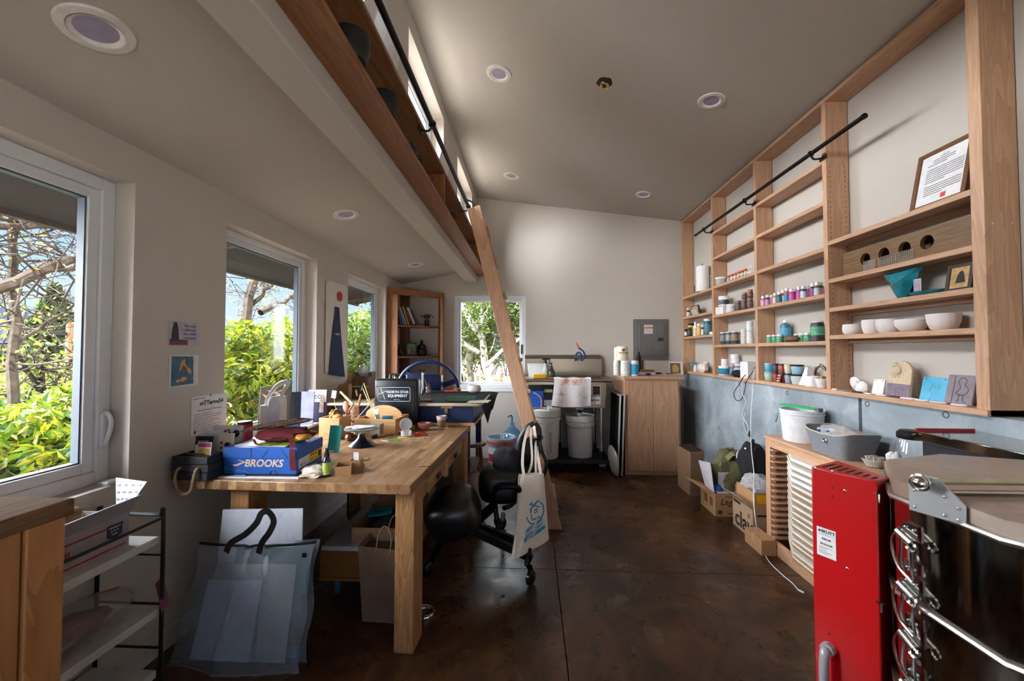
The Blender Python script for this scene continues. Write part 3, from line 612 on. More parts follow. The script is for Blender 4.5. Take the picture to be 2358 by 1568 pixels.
solo('clay_shell', MB().ball((0, 0, .026), (.04, .07, .027), 18, 12, lambda q: 1 + .12 * NZ.noise(q * 2.5) - .25 * max(0, -q.y) * max(0, q.z)), pm('#6a5642', .7, bump=.4), 'brown hollow clay shell form in front of teal bottle', 'pottery', (1.888, yon(1823, 1.888, 780), zz))
jar('large dark glaze jar with bright green label against the fourth upright', 1882.5, 1.91, zz, 27, .135, '#3a3440', '#e2e0de', '#2f9f70', '#d8ede0', .08, v=765, lab_rng=(.3, .8))
zz = bz; g = 'glaze jars stacked in the third bay'
dn_ = [('sage green', '#9db5a4', '#9a9f9c', 1771, 20), ('red foil topped', '#a83a34', '#1c1c1c', 1786, 10), ('maroon', '#6a2a2c', '#19191b', 1802, 14), ('lavender grey', '#8d90a2', '#1d1d20', 1815.5, 16), ('pale mint', '#b9c8c2', '#1b1b1d', 1837, 28)]
for n, bd, ld, u, w in dn_: jar(f'{n} glaze jar in the lower row of the third bay stack', u, 1.90, zz, w, .072, bd, ld, None, lidf=.18, group=g, v=850, taper=.82, lidr=1.12)
up_ = [('bright blue', '#4aa3c4', '#a9a9a8', 1771, 19), ('dark plum', '#4a3c4e', '#151515', 1786, 13), ('brick red', '#a04a3c', '#1a1a1a', 1800, 15), ('cream', '#c9c2b0', '#c8b878', 1814.5, 16), ('sky blue', '#8fb9cc', '#191b1d', 1836, 26)]
for n, bd, ld, u, w in up_: jar(f'{n} glaze jar in the upper row of the third bay stack', u, 1.90, zz + .0725, w, .068, bd, ld, None, lidf=.18, group=g, v=830, taper=.82, lidr=1.12)
t = thing('blister_pack', 'silver and red blister pack leaning on the stacked glaze jars', 'blister pack', (1.862, yon(1791, 1.862, 855), zz), rot=(0, radians(14), 0))
part(t, 'card', MB().box((0, -.02, 0), (.002, .02, .065)), pm('#8a3a34', .5)); mb = MB()
for a in (-.009, .009):
    for b in range(3): mb.ball((-.002, a, .012 + b * .02), (.006, .007, .008), 10, 6)
part(t, 'blister', mb, pm('#c9c6c4', .2, .8))
def wedge(nm, lab, u, v, X, z, wy, h, d, mat): 
    y = yon(u, X, v); return solo(nm, MB().hexa([(-d, -wy / 2, 0), (d, -wy / 2, 0), (d, wy / 2, 0), (-d, wy / 2, 0), (0, -wy * .12, h), (d, -wy * .12, h), (d, wy * .12, h), (0, wy * .12, h)]), mat, lab, 'mould', (X, y, z), bev=.002)
wedge('plaster_form', 'white plaster wedge standing on bottom board of third bay', 1857, 850, 1.91, zz, .085, .125, .03, pm('#e6e2e0', .7))
solo('white_beaker', MB().lathe([(.040, 0), (.041, .003), (.038, .07), (.035, .07), (.037, .006), (0, .005)], 26), pm('#e9e5e3', .6), 'plain white cylindrical pot in front of the plaster wedge', 'pot', (1.892, yon(1871, 1.892, 855), zz))
t = thing('white_bowl', 'white bowl holding an amber jar beside the fourth upright', 'bowl', (1.885, yon(1893, 1.885, 855), zz))
part(t, 'bowl', MB().lathe([(.024, 0), (.028, .004), (.042, .06), (.039, .06), (.026, .008), (0, .006)], 26), pm('#e9e5e3', .6))
solo('amber_jar', MB().lathe([(.016, .0), (.02, .004), (.02, .06), (.016, .066), (.0, .066)], 16), pm('#9a6a16', .2, coat=.5), 'amber glass jar standing in the white bowl', 'jar', (1.885, yon(1893, 1.885, 855), zz + .009))
mb = MB(); 
for k in range(3):
    R_ = .052 + .006 * k; mb.tube([(.004 * sin(5 * a * pi / 14 + k), R_ * cos(a * pi / 14) * 1.0 + .003 * sin(k + a), R_ * sin(a * pi / 14) * 1.15 + .004 * sin(2 * k + a * 1.3)) for a in range(28)], .0028, 6, True)
for a in (.6, 1.4, 2.2, 2.9): mb.tube([(0, .057 * cos(a), .064 * sin(a)), (-.004, .072 * cos(a + .1), .08 * sin(a + .1)), (-.002, .08 * cos(a + .2), .085 * sin(a + .2))], .0018, 5)
solo('twig_wreath', mb, pm('#4a2522', .7), 'small dark red twig wreath leaning behind the white bowl', 'wreath', (1.955, yon(1889, 1.95, 840), zz + .07))
# power adapter cords under the black pouch
mb = MB().tube(catm([on_x(1718, 862, 1.86), on_x(1712, 868, 1.835), on_x(1702, 885, 1.835), on_x(1690, 905, 1.836), on_x(1696, 922, 1.838), on_x(1708, 918, 1.84), on_x(1716, 895, 1.838), on_x(1718, 880, 1.836), on_x(1732, 858, 1.842), on_x(1738, 845, 1.852)], 6), .0032, 7)
solo('black_cable', mb, BLACK, 'looped black cable hanging from the black pouch over the concrete', 'cable')
mb = MB().tube(catm([on_x(1724, 862, 1.87), on_x(1722, 866, 1.84), on_x(1711, 880, 1.835), on_x(1709, 905, 1.836), on_x(1717, 925, 1.84), on_x(1709, 955, 1.84), on_x(1722, 980, 1.845), on_x(1720, 998, 1.845), on_x(1712, 975, 1.848), on_x(1716, 950, 1.848)], 6), .0026, 7)
solo('white_cable', mb, PLASTICW, 'short tangled white cable hanging against the concrete', 'cable')
mb = MB(); pts = [on_x(1736, 850, 1.845), on_x(1733, 905, 1.84), on_x(1729, 960, 1.80), on_x(1730, 1030, 1.66), on_x(1736, 1090, 1.52)]
fl_ = [on_x(1741, 1205, 1.44), on_z(1755, 1258, .02), on_z(1769, 1290, .004), on_z(1800, 1322, .004), on_z(1824, 1342, .004), on_z(1838, 1358, .004)]
pts += [on_x(1735, 1140, 1.47)] + fl_
t = thing('charging_cable', 'long white charging cable hanging from shelf down to the floor', 'cable'); part(t, 'cord', MB().tube(catm(pts, 8), .0028, 7), PLASTICW); e = fl_[-1]; part(t, 'plug', MB().tube([e, e + V((.012, -.03, .002))], .005, 8), PLASTICW)
# bay four
def lean(nm, lab, cat, u, v, X, z, tilt, group=None): y = yon(u, X, v); return thing(nm, lab, cat, (X, y, z), rot=(0, radians(tilt), 0), group=group)
t = lean('framed_document', 'dark wooden frame with printed letter and red seal in nearest bay', 'picture frame', 2150, 430, 1.885, 2.023, 11)
w, h = .255, .29; wa = pm('#6a4426', .45)
mb = MB(); mb.box((0, -w / 2, 0), (.018, w / 2, .02)); mb.box((0, -w / 2, h - .02), (.018, w / 2, h)); mb.box((0, -w / 2, .02), (.018, -w / 2 + .02, h - .02)); mb.box((0, w / 2 - .02, .02), (.018, w / 2, h - .02))
part(t, 'frame', mb, wa, bev=.002)
part(t, 'letter', MB().box((.008, -w / 2 + .02, .02), (.012, w / 2 - .02, h - .02)), PAPER)
FX_ = lambda y, z, x=.0075: basis((x, y, z), (0, -1, 0), (0, 0, 1))
mb = MB(); mb.text('CERTIFICATE', .007, FX_(0, h - .042), .0002)
for k in range(17):
    if k in (3, 11): continue
    wd = .17 if k not in (2, 10, 16) else .09
    z = h - .055 - k * .0105; s0 = -wd / 2
    mb.box((.0072, .075 - wd if k > 1 else -wd * .3, z), (.0078, .075 if k > 1 else wd * .3, z + .0028))
part(t, 'print', mb, pm('#4a4c55', .7)); part(t, 'red_seal', MB().box((.0068, -.035, .034), (.0078, -.012, .056)), pm('#d8453a', .6))
# nest box with holes
y0_, y1_ = yon(1955, 1.93, 590), 1.775; Wd = y0_ - y1_; t = thing('nest_box', 'weathered wooden box with four round holes on nearest bay shelf', 'wooden box', (1.93, y1_, 1.786))
wz = wood('#7d5c36', '#553c22', 'y', 1.4, name='weathered'); hh = .145
bm = MB(); hs = [on_x(u_, 590, 1.895).y - y1_ for u_ in (1992, 2035, 2083, 2135)]
def face_holes(mb, W_, Hh, cs, r, x):
    xs = [0] + [c for c in cs] + [W_]
    edges = [0] + [(cs[i] + cs[i + 1]) / 2 for i in range(len(cs) - 1)] + [W_]
    n = 24
    for i, c in enumerate(cs):
        a, b = edges[i], edges[i + 1]; zc = Hh * .52
        ring = [(c + r * cos(2 * pi * k / n), zc + r * sin(2 * pi * k / n)) for k in range(n)]; out = []
        for k in range(n):
            q = 2 * pi * k / n; dx, dz = cos(q), sin(q); tt = min(((b - c) / dx if dx > 1e-6 else (a - c) / dx if dx < -1e-6 else 9), ((Hh - zc) / dz if dz > 1e-6 else -zc / dz if dz < -1e-6 else 9)); out.append((c + dx * tt, zc + dz * tt))
        for cx_, cz_ in ((a, 0), (b, 0), (a, Hh), (b, Hh)):
            k = min(range(n), key=lambda k: hypot(out[k][0] - cx_, out[k][1] - cz_)); out[k] = (cx_, cz_)
        vs = [(x, p, q) for p, q in ring] + [(x, p, q) for p, q in out] + [(x + .02, p, q) for p, q in ring]
        fs = []
        for k in range(n): l = (k + 1) % n; fs += [(k, n + k, n + l, l), (l, 2 * n + l, 2 * n + k, k)]
        mb.add(vs, [tuple(reversed(f)) for f in fs])
cs = sorted(hs); face_holes(bm, Wd, hh, cs, .034, -.035)
part(t, 'front_panel', bm, wz); part(t, 'carcass', MB().box((-.033, 0, 0), (.045, .018, hh)).box((-.033, Wd - .018, 0), (.045, Wd, hh)).box((-.033, .018, hh - .015), (.045, Wd - .018, hh)).box((-.033, .018, 0), (.045, Wd - .018, .012)).box((.035, .018, .012), (.045, Wd - .018, hh - .015)), wood('#6a4a28', '#46301a', 'y', 1.4, name='weathered_dark'))
mb = MB()
for a, b in ((cs[3] - .07, cs[3] + .005), (cs[2] - .075, cs[2] + .025), (cs[1] - .05, cs[1] + .045)):
    for k in range(10): yy = a + (b - a) * k / 9; mb.cyl((-.040, yy, .004), (-.040, yy, .062), .0011, 4)
    for k in range(7): z = .006 + k * .009; mb.cyl((-.0405, a, z), (-.0405, b, z), .0011, 4)
part(t, 'wire_mesh', mb, pm('#b5afa4', .4, .5))
# turquoise wall pocket
y = yon(2078, 1.90, 660); t = thing('wall_pocket', 'turquoise ceramic cone pocket with cord on nearest bay shelf', 'pottery', (1.90, y, 1.607)); W2 = .105
tq = pm('#177a88', .25, var=.45, scale=18, coat=.4); P = lambda a, b: (-.045 * sin(pi * a) * (.35 + .65 * b), (a - .5) * 2 * W2 * (.16 + .84 * b ** .85), .004 + b * (.125 + .02 * (abs(a - .5) * 2) ** 2))
mb = MB().grid(P, 18, 10, .005); mb.grid(lambda a, b: (.02 * (1 - b) + .008, (a - .5) * 2 * W2 * (.16 + .84 * b ** .85), .004 + b * .145), 10, 8, .005); part(t, 'cone', mb, tq)
part(t, 'cord', MB().tube(catm([(-.006, W2 * .95, .135), (-.03, W2 * .4, .085), (-.05, .0, .07), (-.035, -W2 * .5, .1), (-.006, -W2 * .95, .14)], 6), .0016, 6), pm('#4f3b2e', .8)); part(t, 'bead', MB().ball((-.052, 0, .07), .005, 10, 8), pm('#c07a4a', .4))
y = yon(2112, 1.885, 655); t = thing('hanging_tag', 'white tag with purple loop pattern hanging beside turquoise pocket', 'tag', (1.885, y, 1.612))
part(t, 'card', MB().box((0, -.018, 0), (.003, .018, .08)), pm('#d9d4dc', .5)); mb = MB()
for k in range(8):
    for s_ in (-1, 1): mb.tube([(-.0008, s_ * .008 + .006 * cos(a * pi / 6), .008 + k * .0092 + .0042 * sin(a * pi / 6)) for a in range(12)], .0009, 4, True)
part(t, 'loop_pattern', mb, pm('#5b3b7a', .6)); part(t, 'string', MB().tube(catm([(0, 0, .08), (.002, -.004, .098), (.006, -.002, .118), (.004, .004, .1), (0, .002, .08)], 5), .0014, 6), pm('#6b5a4a', .8))
y = yon(2140, 1.91, 678); solo('turquoise_dish', MB().at(TR(0, 0, 0, 0, 0, 0, (.55, 1, 1))).lathe([(.05, 0), (.085, .010), (.095, .02), (.090, .021), (.05, .006), (0, .005)], 32, wob=lambda a, z: 1 + .06 * sin(3 * a)), tq, 'shallow turquoise dish lying behind the hanging tag', 'dish', (1.91, y, 1.607))
t = lean('photo_frame', 'black framed picture leaning against the nearest end panel', 'picture frame', 2203, 640, 1.885, 1.608, 9)
mb = MB(); mb.box((0, -.055, 0), (.012, .055, .012)); mb.box((0, -.055, .108), (.012, .055, .12)); mb.box((0, -.055, .012), (.012, -.04, .108)); mb.box((0, .04, .012), (.012, .055, .108)); part(t, 'frame', mb, pm('#18130f', .5, bump=.3))
part(t, 'picture', MB().box((.004, -.04, .012), (.008, .04, .108)), pm('#b08a55', .5, var=.35, scale=40)); part(t, 'dark_figure', MB().at(basis((.0035, -.005, .035), (0, -1, 0), (0, 0, 1))).ext([(-.02, 0), (.02, 0), (.012, .035), (.004, .055), (-.008, .05), (-.016, .03)], .0004), pm('#17110d', .6))
zz = 1.437; bis = pm('#e4dcd8', .7, var=.04)
def bowl(lab, u, X, prof, group='unglazed white bowls', wob=None, v=745): y = yon(u, X, v); return solo('ceramic_bowl', MB().lathe(prof, 36, wob=wob), bis, lab, 'bowl', (X, y, zz), group=group)
bowl('leftmost unglazed white bowl, small with flat base', 1963, 1.905, [(.034, 0), (.046, .012), (.049, .035), (.046, .06), (.043, .06), (.045, .034), (.042, .014), (0, .008)])
bowl('second unglazed white bowl from the left, tall cup shaped', 2009, 1.905, [(.034, 0), (.042, .012), (.048, .045), (.046, .077), (.043, .077), (.044, .045), (.038, .014), (0, .008)])
bowl('third unglazed white bowl from the left, rounded', 2047, 1.90, [(.036, 0), (.044, .008), (.055, .04), (.056, .072), (.052, .072), (.051, .04), (.04, .014), (0, .008)])
bowl('fourth unglazed white bowl, wide shallow with ridges', 2099, 1.918, [(.034, 0), (.045, .006), (.062, .032), (.066, .058), (.063, .062), (.059, .058), (.056, .033), (.042, .013), (0, .008)])
bowl('largest unglazed white bowl with wavy rim, nearest end panel', 2173, 1.919, [(.036, 0), (.046, .008), (.060, .04), (.064, .075), (.060, .076), (.056, .04), (.042, .014), (0, .009)], wob=lambda a, z: 1 + (.06 * sin(2 * a) if z > .03 else 0))
y = yon(2030, 1.955, 745); 
zz = bz; t = thing('clay_animal', 'white clay cat figure beside round clay disc on bottom board', 'sculpture', (1.905, yon(1984, 1.9, 880), zz))
part(t, 'body', MB().ball((0, 0, .028), (.028, .042, .036), 20, 12, lambda q: 1 + .12 * NZ.noise(q * 2)).ball((-.012, .030, .04), (.02, .022, .024), 16, 10), bis)
y = yon(1968, 1.93, 880); solo('round_clay_disc', MB().at(TR(0, 0, .043, 0, 78)).lathe([(0, -.004), (.036, -.004), (.042, 0), (.036, .004), (0, .004)], 28), bis, 'round white clay disc standing behind the cat figure', 'clay disc', (1.935, y, zz))
t = lean('clay_tile', 'plain white clay tile with two holes leaning beside arched plaque', 'tile', 2018, 880, 1.90, zz, 12)
part(t, 'slab', MB().rbox((0, -.036, 0), (.008, .036, .085), .002), bis); part(t, 'hole', MB().at(basis((-.0004, 0, 0), (0, -1, 0), (0, 0, 1))).ext(arc(-.024, .077, .003, 0, 350, 9), .0003).ext(arc(.024, .077, .003, 0, 350, 9), .0003), pm('#443a36', .8))
y = yon(2066, 1.90, 860); t = thing('sun_plaque', 'arched clay plaque with raised round sun face and purple lower band', 'plaque', (1.895, y, zz), rot=(0, radians(9), 0))
out = [(-.068, 0), (.068, 0), (.064, .09)] + [(.062 * cos(a * pi / 12), .125 + .065 * sin(a * pi / 12)) for a in range(0, 13)] + [(-.064, .09)]
FB = lambda x=0: basis((x, 0, 0), (0, -1, 0), (0, 0, 1))
cl = pm('#c5b193', .75, var=.15, bump=.3, scale=60); pur = pm('#7b6c78', .75, var=.2, bump=.4, scale=60)
part(t, 'slab', MB().at(FB(.014)).ext(out, .014), cl, bev=.003); part(t, 'purple_band', MB().at(FB(0)).ext([(-.0665, .001), (.0665, .001), (.0645, .068), (-.0645, .07)], .0015), pur)
mb = MB().at(None); mb.ball((-.002, .016, .138), (.012, .024, .024), 18, 12)
for a in range(18): q = a * pi / 9; mb.bar((-.0005, .016 + .027 * cos(q), .138 + .027 * sin(q)), (-.0005, .016 + .043 * cos(q + .1), .138 + .043 * sin(q + .1)), .003, .003, (1, 0, 0))
mb.ball((-.002, .034, .168), (.008, .014, .012), 12, 8); part(t, 'sun_face', mb, cl)
mb = MB()
for k in range(7): mb.bar((-.0018, -.062 + .02 * k, .004), (-.0018, -.05 + .02 * k - .01, .052), .0012, .001, (1, 0, 0)); mb.bar((-.0018, -.06 + .02 * k, .052), (-.0018, -.056 + .02 * k - .004, .004), .0012, .001, (1, 0, 0))
part(t, 'incised_lines', mb, pm('#a598a4', .8))
t = lean('blue_tile', 'square bright blue glazed tile leaning on the white wall', 'tile', 2143, 880, 1.885, zz, 13)
part(t, 'slab', MB().rbox((0, -.062, 0), (.01, .062, .118), .003), pm('#3fa3c8', .35, var=.12)); part(t, 'hole', MB().at(FB(-.0004)).ext(arc(-.045, .108, .003, 0, 350, 9), .0003).ext(arc(.045, .108, .003, 0, 350, 9), .0003), pm('#1d4a5a', .8))
sp_ = [(-.0008, .02 * (1 - a / 40) * cos(a * .5) - .008, .072 + .02 * (1 - a / 40) * sin(a * .5)) for a in range(36)]
part(t, 'swirl', MB().tube(sp_, .0012, 4).tube(catm([(-.0008, .012, .07), (-.0008, .018, .05), (-.0008, .004, .035), (-.0008, .012, .008)], 5), .0012, 4), pm('#7fc4dc', .5))
t = lean('relief_tile', 'purple grey relief tile with walking figure next to end panel', 'tile', 2203, 885, 1.885, zz, 12)
part(t, 'slab', MB().rbox((0, -.055, 0), (.011, .06, .135), .003), pm('#857a80', .8, var=.15, bump=.3)); mb = MB()
for pts in ([(.028, 0), (.028, .13)], [(.015, .1), (.005, .118), (-.012, .12), (-.026, .105)], [(.01, .1), (0, .075), (.015, .05), (-.02, .046), (-.034, .07), (-.018, .09), (-.02, .104)], [(0, .048), (.002, .02), (.006, .012)], [(-.014, .046), (-.018, .022), (-.026, .012)]):
    mb.tube(catm([(-.0006, a, b) for a, b in pts], 4), .0013, 4)
part(t, 'incised_figure', mb, pm('#4d454b', .8))
dz = ['pale', 'blue grey', 'black', 'small white', 'white with dark rim', 'dark brown', 'flat white oval', 'flat white square', 'pinkish white', 'thick white']
dn2 = ['first', 'second', 'third', 'fourth', 'fifth', 'sixth', 'seventh', 'eighth', 'ninth', 'tenth']
for i, (u, w, c_) in enumerate(((1921, 17, '#e0dad6'), (1943, 28, '#6b7c88'), (1973, 26, '#22242a'), (1999, 20, '#e2dcd8'), (2029, 26, '#dcd8d2'), (2062, 30, '#3a302e'), (2091, 36, '#ddd6d8'), (2122, 30, '#ddd5d6'), (2160, 38, '#d5ccd2'), (2208, 34, '#d8d0d4'))):
    X = 1.8545 + pw(w, yon(u, 1.86, 900)) / 2 * .45; solo('flat_clay_disc', MB().at(TR(0, 0, 0, s=(.45, 1, 1))).lathe([(0, 0), (pw(w, yon(u, X, 900)) / 2 * .94, 0), (pw(w, yon(u, X, 900)) / 2, .003), (pw(w, yon(u, X, 900)) / 2 * .9, .0065), (0, .0055)], 22, cap=False), pm(c_, .6), f'{dz[i]} test disc, {dn2[i]} from the left along the front edge', 'clay disc', (X, yon(u, X, 900), zz), group='flat glaze test discs')
# ================================================================== work table
TZ = .76; TR_ = -1.8
t = tab = thing('work_table', 'big worn butcher block work table on square wooden legs below the left windows', 'table', (-.522, 1.709, 0), TR_)
TW, TL, TT = 1.105, 1.385, .043
part(t, 'tabletop', MB().box((-TW, 0, TZ - TT), (0, TL, TZ)), butcher(), bev=.004)
def leg(x, y, w=.088, d=.13, z=TZ - TT - .0004): return MB().hexa([(x - w / 2 - .004, y, 0), (x + w / 2 - .002, y, 0), (x + w / 2 - .002, y + d, 0), (x - w / 2 - .004, y + d, 0), (x - w / 2, y, z), (x + w / 2, y, z), (x + w / 2, y + d, z), (x - w / 2, y + d, z)])
for x, y in ((-.0455, .06), (-.83, .06), (-.0455, 1.19), (-.83, 1.19)): part(t, 'leg', leg(x, y), TBZ, bev=.004)
for x in (-.045, -.85): part(t, 'apron', MB().box((x, .1905, TZ - .15), (x + .02, 1.1895, TZ - TT - .0004)), TBY, bev=.002)
for y in (.30, .72): 
    dr = part(t, 'drawer', MB().box((-.0245, y, TZ - .138), (-.008, y + .34, TZ - .058)), TBY, bev=.003)
    part(dr, 'pull', MB().box((-.0075, y + .14, TZ - .112), (.004, y + .2, TZ - .086)), BLACK, bev=.002)
part(t, 'drawer_stop', MB().box((-.0245, .655, TZ - .17), (-.004, .705, TZ - .06)), PNZ, bev=.002)
# ------------------------------------------------------------------ planter box with cards
def onT(u, v): return on_z(u, v, TZ)
p = onT(394, 1106); t = thing('planter_box', 'dark charred wooden planter box with rope handle at table corner', 'box', p, -2)
w, d, h = .172, .20, .108; bk = wood('#34363c', '#17181b', 'x', 1.5, .6, name='charred')
mb = MB()
for k in range(3): mb.box((-.004 * (k == 1), 0, k * h / 3 + .001), (w + .004 * (k == 1), .012, (k + 1) * h / 3 - .001)); mb.box((0, d - .012, k * h / 3 + .001), (w, d, (k + 1) * h / 3 - .001)); mb.box((0, .012, k * h / 3 + .001), (.012, d - .012, (k + 1) * h / 3 - .001)); mb.box((w - .012, .012, k * h / 3 + .001), (w, d - .012, (k + 1) * h / 3 - .001))
part(t, 'slatted_box', mb.box((.012, .012, .002), (w - .012, d - .012, .012)), bk, bev=.002)
rp = catm([(.045, .006, .055), (.043, -.012, .052), (.036, -.018, .015), (.05, -.02, -.03), (.082, -.02, -.052), (.112, -.02, -.035), (.122, -.018, .012), (.128, -.012, .052), (.130, .006, .055)], 8)
mb = MB()
for k in range(3): mb.tube([V(q) + V((.0035 * cos(i * .9 + k * 2.1), .0022 * sin(i * .9 + k * 2.1), .0035 * sin(i * .9 + k * 2.1))) for i, q in enumerate(rp)], .0035, 7)
part(t, 'rope_handle', mb, pm('#a58a66', .9, bump=.6, scale=200))
def card(nm, lab, x, y, z, w_, h_, c_, tilt=-8, yaw=0, deco=None, cat='card', grp=None):
    t = thing(nm, lab, cat, p + V((x, y, z)), rot=(radians(tilt), 0, radians(yaw)), group=grp)
    part(t, 'sheet', MB().box((0, 0, 0), (w_, .0018, h_)), pm(c_, .6))
    if deco: deco(t, w_, h_)
    return t
XZ = lambda x, z, y=-.0005: basis((x, y, z), (1, 0, 0), (0, 0, 1))
def deco_box(x0, z0, x1, z1, c_, y=-.0006, nm='printed_panel'): return lambda t, w_, h_: part(t, nm, MB().box((x0 * w_, y, z0 * h_), (x1 * w_, y + .0005, z1 * h_)), pm(c_, .55, var=.3, scale=60))
def multi(*ds): return lambda t, w_, h_: [d_(t, w_, h_) for d_ in ds]
def dots(t, w_, h_):
    mb = MB(); 
    for x, z in ((.15, .8), (.25, .84), (.45, .86), (.55, .88), (.6, .82)): mb.at(XZ(x * w_, z * h_, -.0008)).ext(arc(0, 0, .006, 0, 345, 12), .0004)
    part(t, 'red_blossoms', mb, pm('#8a2a34', .6)); part(t, 'round_emblem', MB().at(XZ(.82 * w_, .8 * h_, -.0008)).ext(arc(0, 0, .018, 0, 350, 20), .0004), pm('#1a1a1c', .6))
card('greeting_card', 'tall white card with red blossoms at the back of planter box', .028, .165, .013, .15, .20, '#d9d6d4', -10, 0, dots)
card('greeting_card', 'plain white envelope standing at back left of planter box', .016, .12, .013, .10, .185, '#cfd0d4', -10)
card('greeting_card', 'cream card with faded grey figure behind planter box cards', .115, .1825, .013, .06, .195, '#cdc3b6', -9, 0, deco_box(.3, .55, .75, .9, '#8f8892'))
card('greeting_card', 'black card standing left in planter box', .025, .075, .013, .085, .165, '#17171a', -9)
card('greeting_card', 'brown patterned card behind the white slip in planter box', .055, .055, .013, .05, .15, '#8a7f74', -9, 0, deco_box(.1, .15, .9, .95, '#3d3733'))
card('greeting_card', 'small plain white slip in middle of planter box', .062, .038, .013, .05, .135, '#cdccd2', -7)
card('greeting_card', 'card with pink edge and golden figure picture in planter box', .088, .024, .013, .066, .15, '#c9c2b4', -6, 0, multi(deco_box(.05, .85, .95, .97, '#9a2a5c'), deco_box(.12, .1, .9, .82, '#b8923c', nm='golden_picture'), deco_box(.35, .2, .65, .65, '#6f2a2c', -.0011, 'small_figure')))
def twist(t, w_, h_):
    part(t, 'black_figure', MB().at(XZ(.6 * w_, .42 * h_, -.0008)).ext([(-.012, 0), (.012, .004), (.014, .03), (.006, .045), (.016, .055), (-.004, .06), (-.016, .05), (-.006, .03)], .0004), pm('#1b1716', .6))
    mb = MB()
    for k in range(4): mb.at(XZ(.2 * w_, (.35 + .13 * k) * h_, -.0008)).ext(arc(0, 0, .007, 0, 340, 10), .0004)
    part(t, 'red_seals', mb, pm('#6d3a34', .6))
card('greeting_card', 'cream card with ink figure and red seals at right of planter box', .122, .10, .013, .075, .175, '#cbbfa8', -8, 0, twist)
solo('dark_pen', MB().tube([(0, 0, 0), (.05, .01, -.012), (.10, .02, -.02)], .0055, 10), pm('#2a1c18', .4), 'dark brown pen lying across the planter box rim', 'pen', p + V((.062, .004, .121)))
# wall pictures on the left wall
def wallpic(nm, lab, cat, u0, v0, u1, v1, m):
    a, b = on_x(u0, v0, WL), on_x(u1, v1, WL); t = thing(nm, lab, cat, (WL + .002, a.y, b.z)); w_, h_ = b.y - a.y, a.z - b.z
    part(t, 'sheet', MB().box((-.001, 0, 0), (.0008, w_, h_)), m); return t, w_, h_
YZ = lambda y, z, x=.001: basis((x, y, z), (0, 1, 0), (0, 0, 1))
t, w_, h_ = wallpic('postcard', 'postcard with dark robed figure and handwritten text on the left wall', 'postcard', 388, 738, 457, 796, pm('#a9a4b4', .6, var=.15, scale=40))
part(t, 'dark_figure', MB().at(YZ(.2 * w_, .2 * h_)).ext([(-.02, 0), (.02, 0), (.016, .05), (.008, .085), (-.008, .085), (-.017, .05)], .0005), pm('#2a2024', .6)); part(t, 'red_ground', MB().at(YZ(0, 0)).ext([(.004, .002), (w_ * .6, .002), (w_ * .6, .026), (.004, .03)], .0003), pm('#6a2c38', .6))
mb = MB()
for k, s_ in enumerate(('You may', 'celebrate', 'the small', 'moments')): mb.text(s_, .019, YZ(.66 * w_, h_ * (.83 - .17 * k), .0012), .0003, shear=.2)
part(t, 'handwriting', mb, pm('#24304a', .6))
t, w_, h_ = wallpic('fish_painting', 'small blue painting with three orange fish on the left wall', 'painting', 389, 818, 455, 886, pm('#cfccc4', .5))
part(t, 'blue_water', MB().at(YZ(0, 0, .0009)).ext([(w_ * .06, h_ * .03), (w_ * .82, h_ * .06), (w_ * .8, h_ * .95), (w_ * .07, h_ * .97)], .0003), pm('#1d5a78', .5, var=.35, scale=30)); fsh = [(-.034, 0), (-.024, .006), (-.012, .003), (.006, .011), (.022, .007), (.030, 0), (.022, -.008), (.004, -.011), (-.012, -.003), (-.026, -.008)]
for x, z, a in ((.42, .7, 65), (.62, .55, -50), (.42, .22, 12)): part(t, 'orange_fish', MB().at(YZ(x * w_, z * h_, .0013) @ Mx.Rotation(radians(a), 4, 'Z')).ext(fsh[::-1], .0003), pm('#d28a2e', .5, var=.3, scale=60))
t, w_, h_ = wallpic('notice_sheet', 'white printed notice with star pinned beside the middle left window', 'notice', 440, 915, 520, 984, PAPER)
mb = MB(); mb.text('Human Kinder Studio', .008, YZ(.2 * w_, h_ * .94), .0002); mb.text('mTTerms54', .030, YZ(.55 * w_, h_ * .8), .0003, bold=.001); mb.text('Important Things To Remember:', .0115, YZ(.5 * w_, h_ * .62), .0002)
for k, f_ in enumerate((.6, .95, .95, .8, .9, .7, .9, .85, .9)): mb.at(None).box((.001, w_ * .06, h_ * (.52 - .055 * k)), (.0014, w_ * (.06 + .86 * f_ * .95), h_ * (.53 - .055 * k)))
mb.at(YZ(.1 * w_, .07 * h_)).ext([((.012 if k % 2 == 0 else .005) * cos(pi / 2 + k * pi / 5), (.012 if k % 2 == 0 else .005) * sin(pi / 2 + k * pi / 5)) for k in range(10)], .0004)
part(t, 'print', mb, pm('#25262c', .6)); part(t, 'push_pin', MB().at(None).ball((.003, w_ * .5, h_ * .99), .004, 10, 8), pm('#3d4a7a', .4))
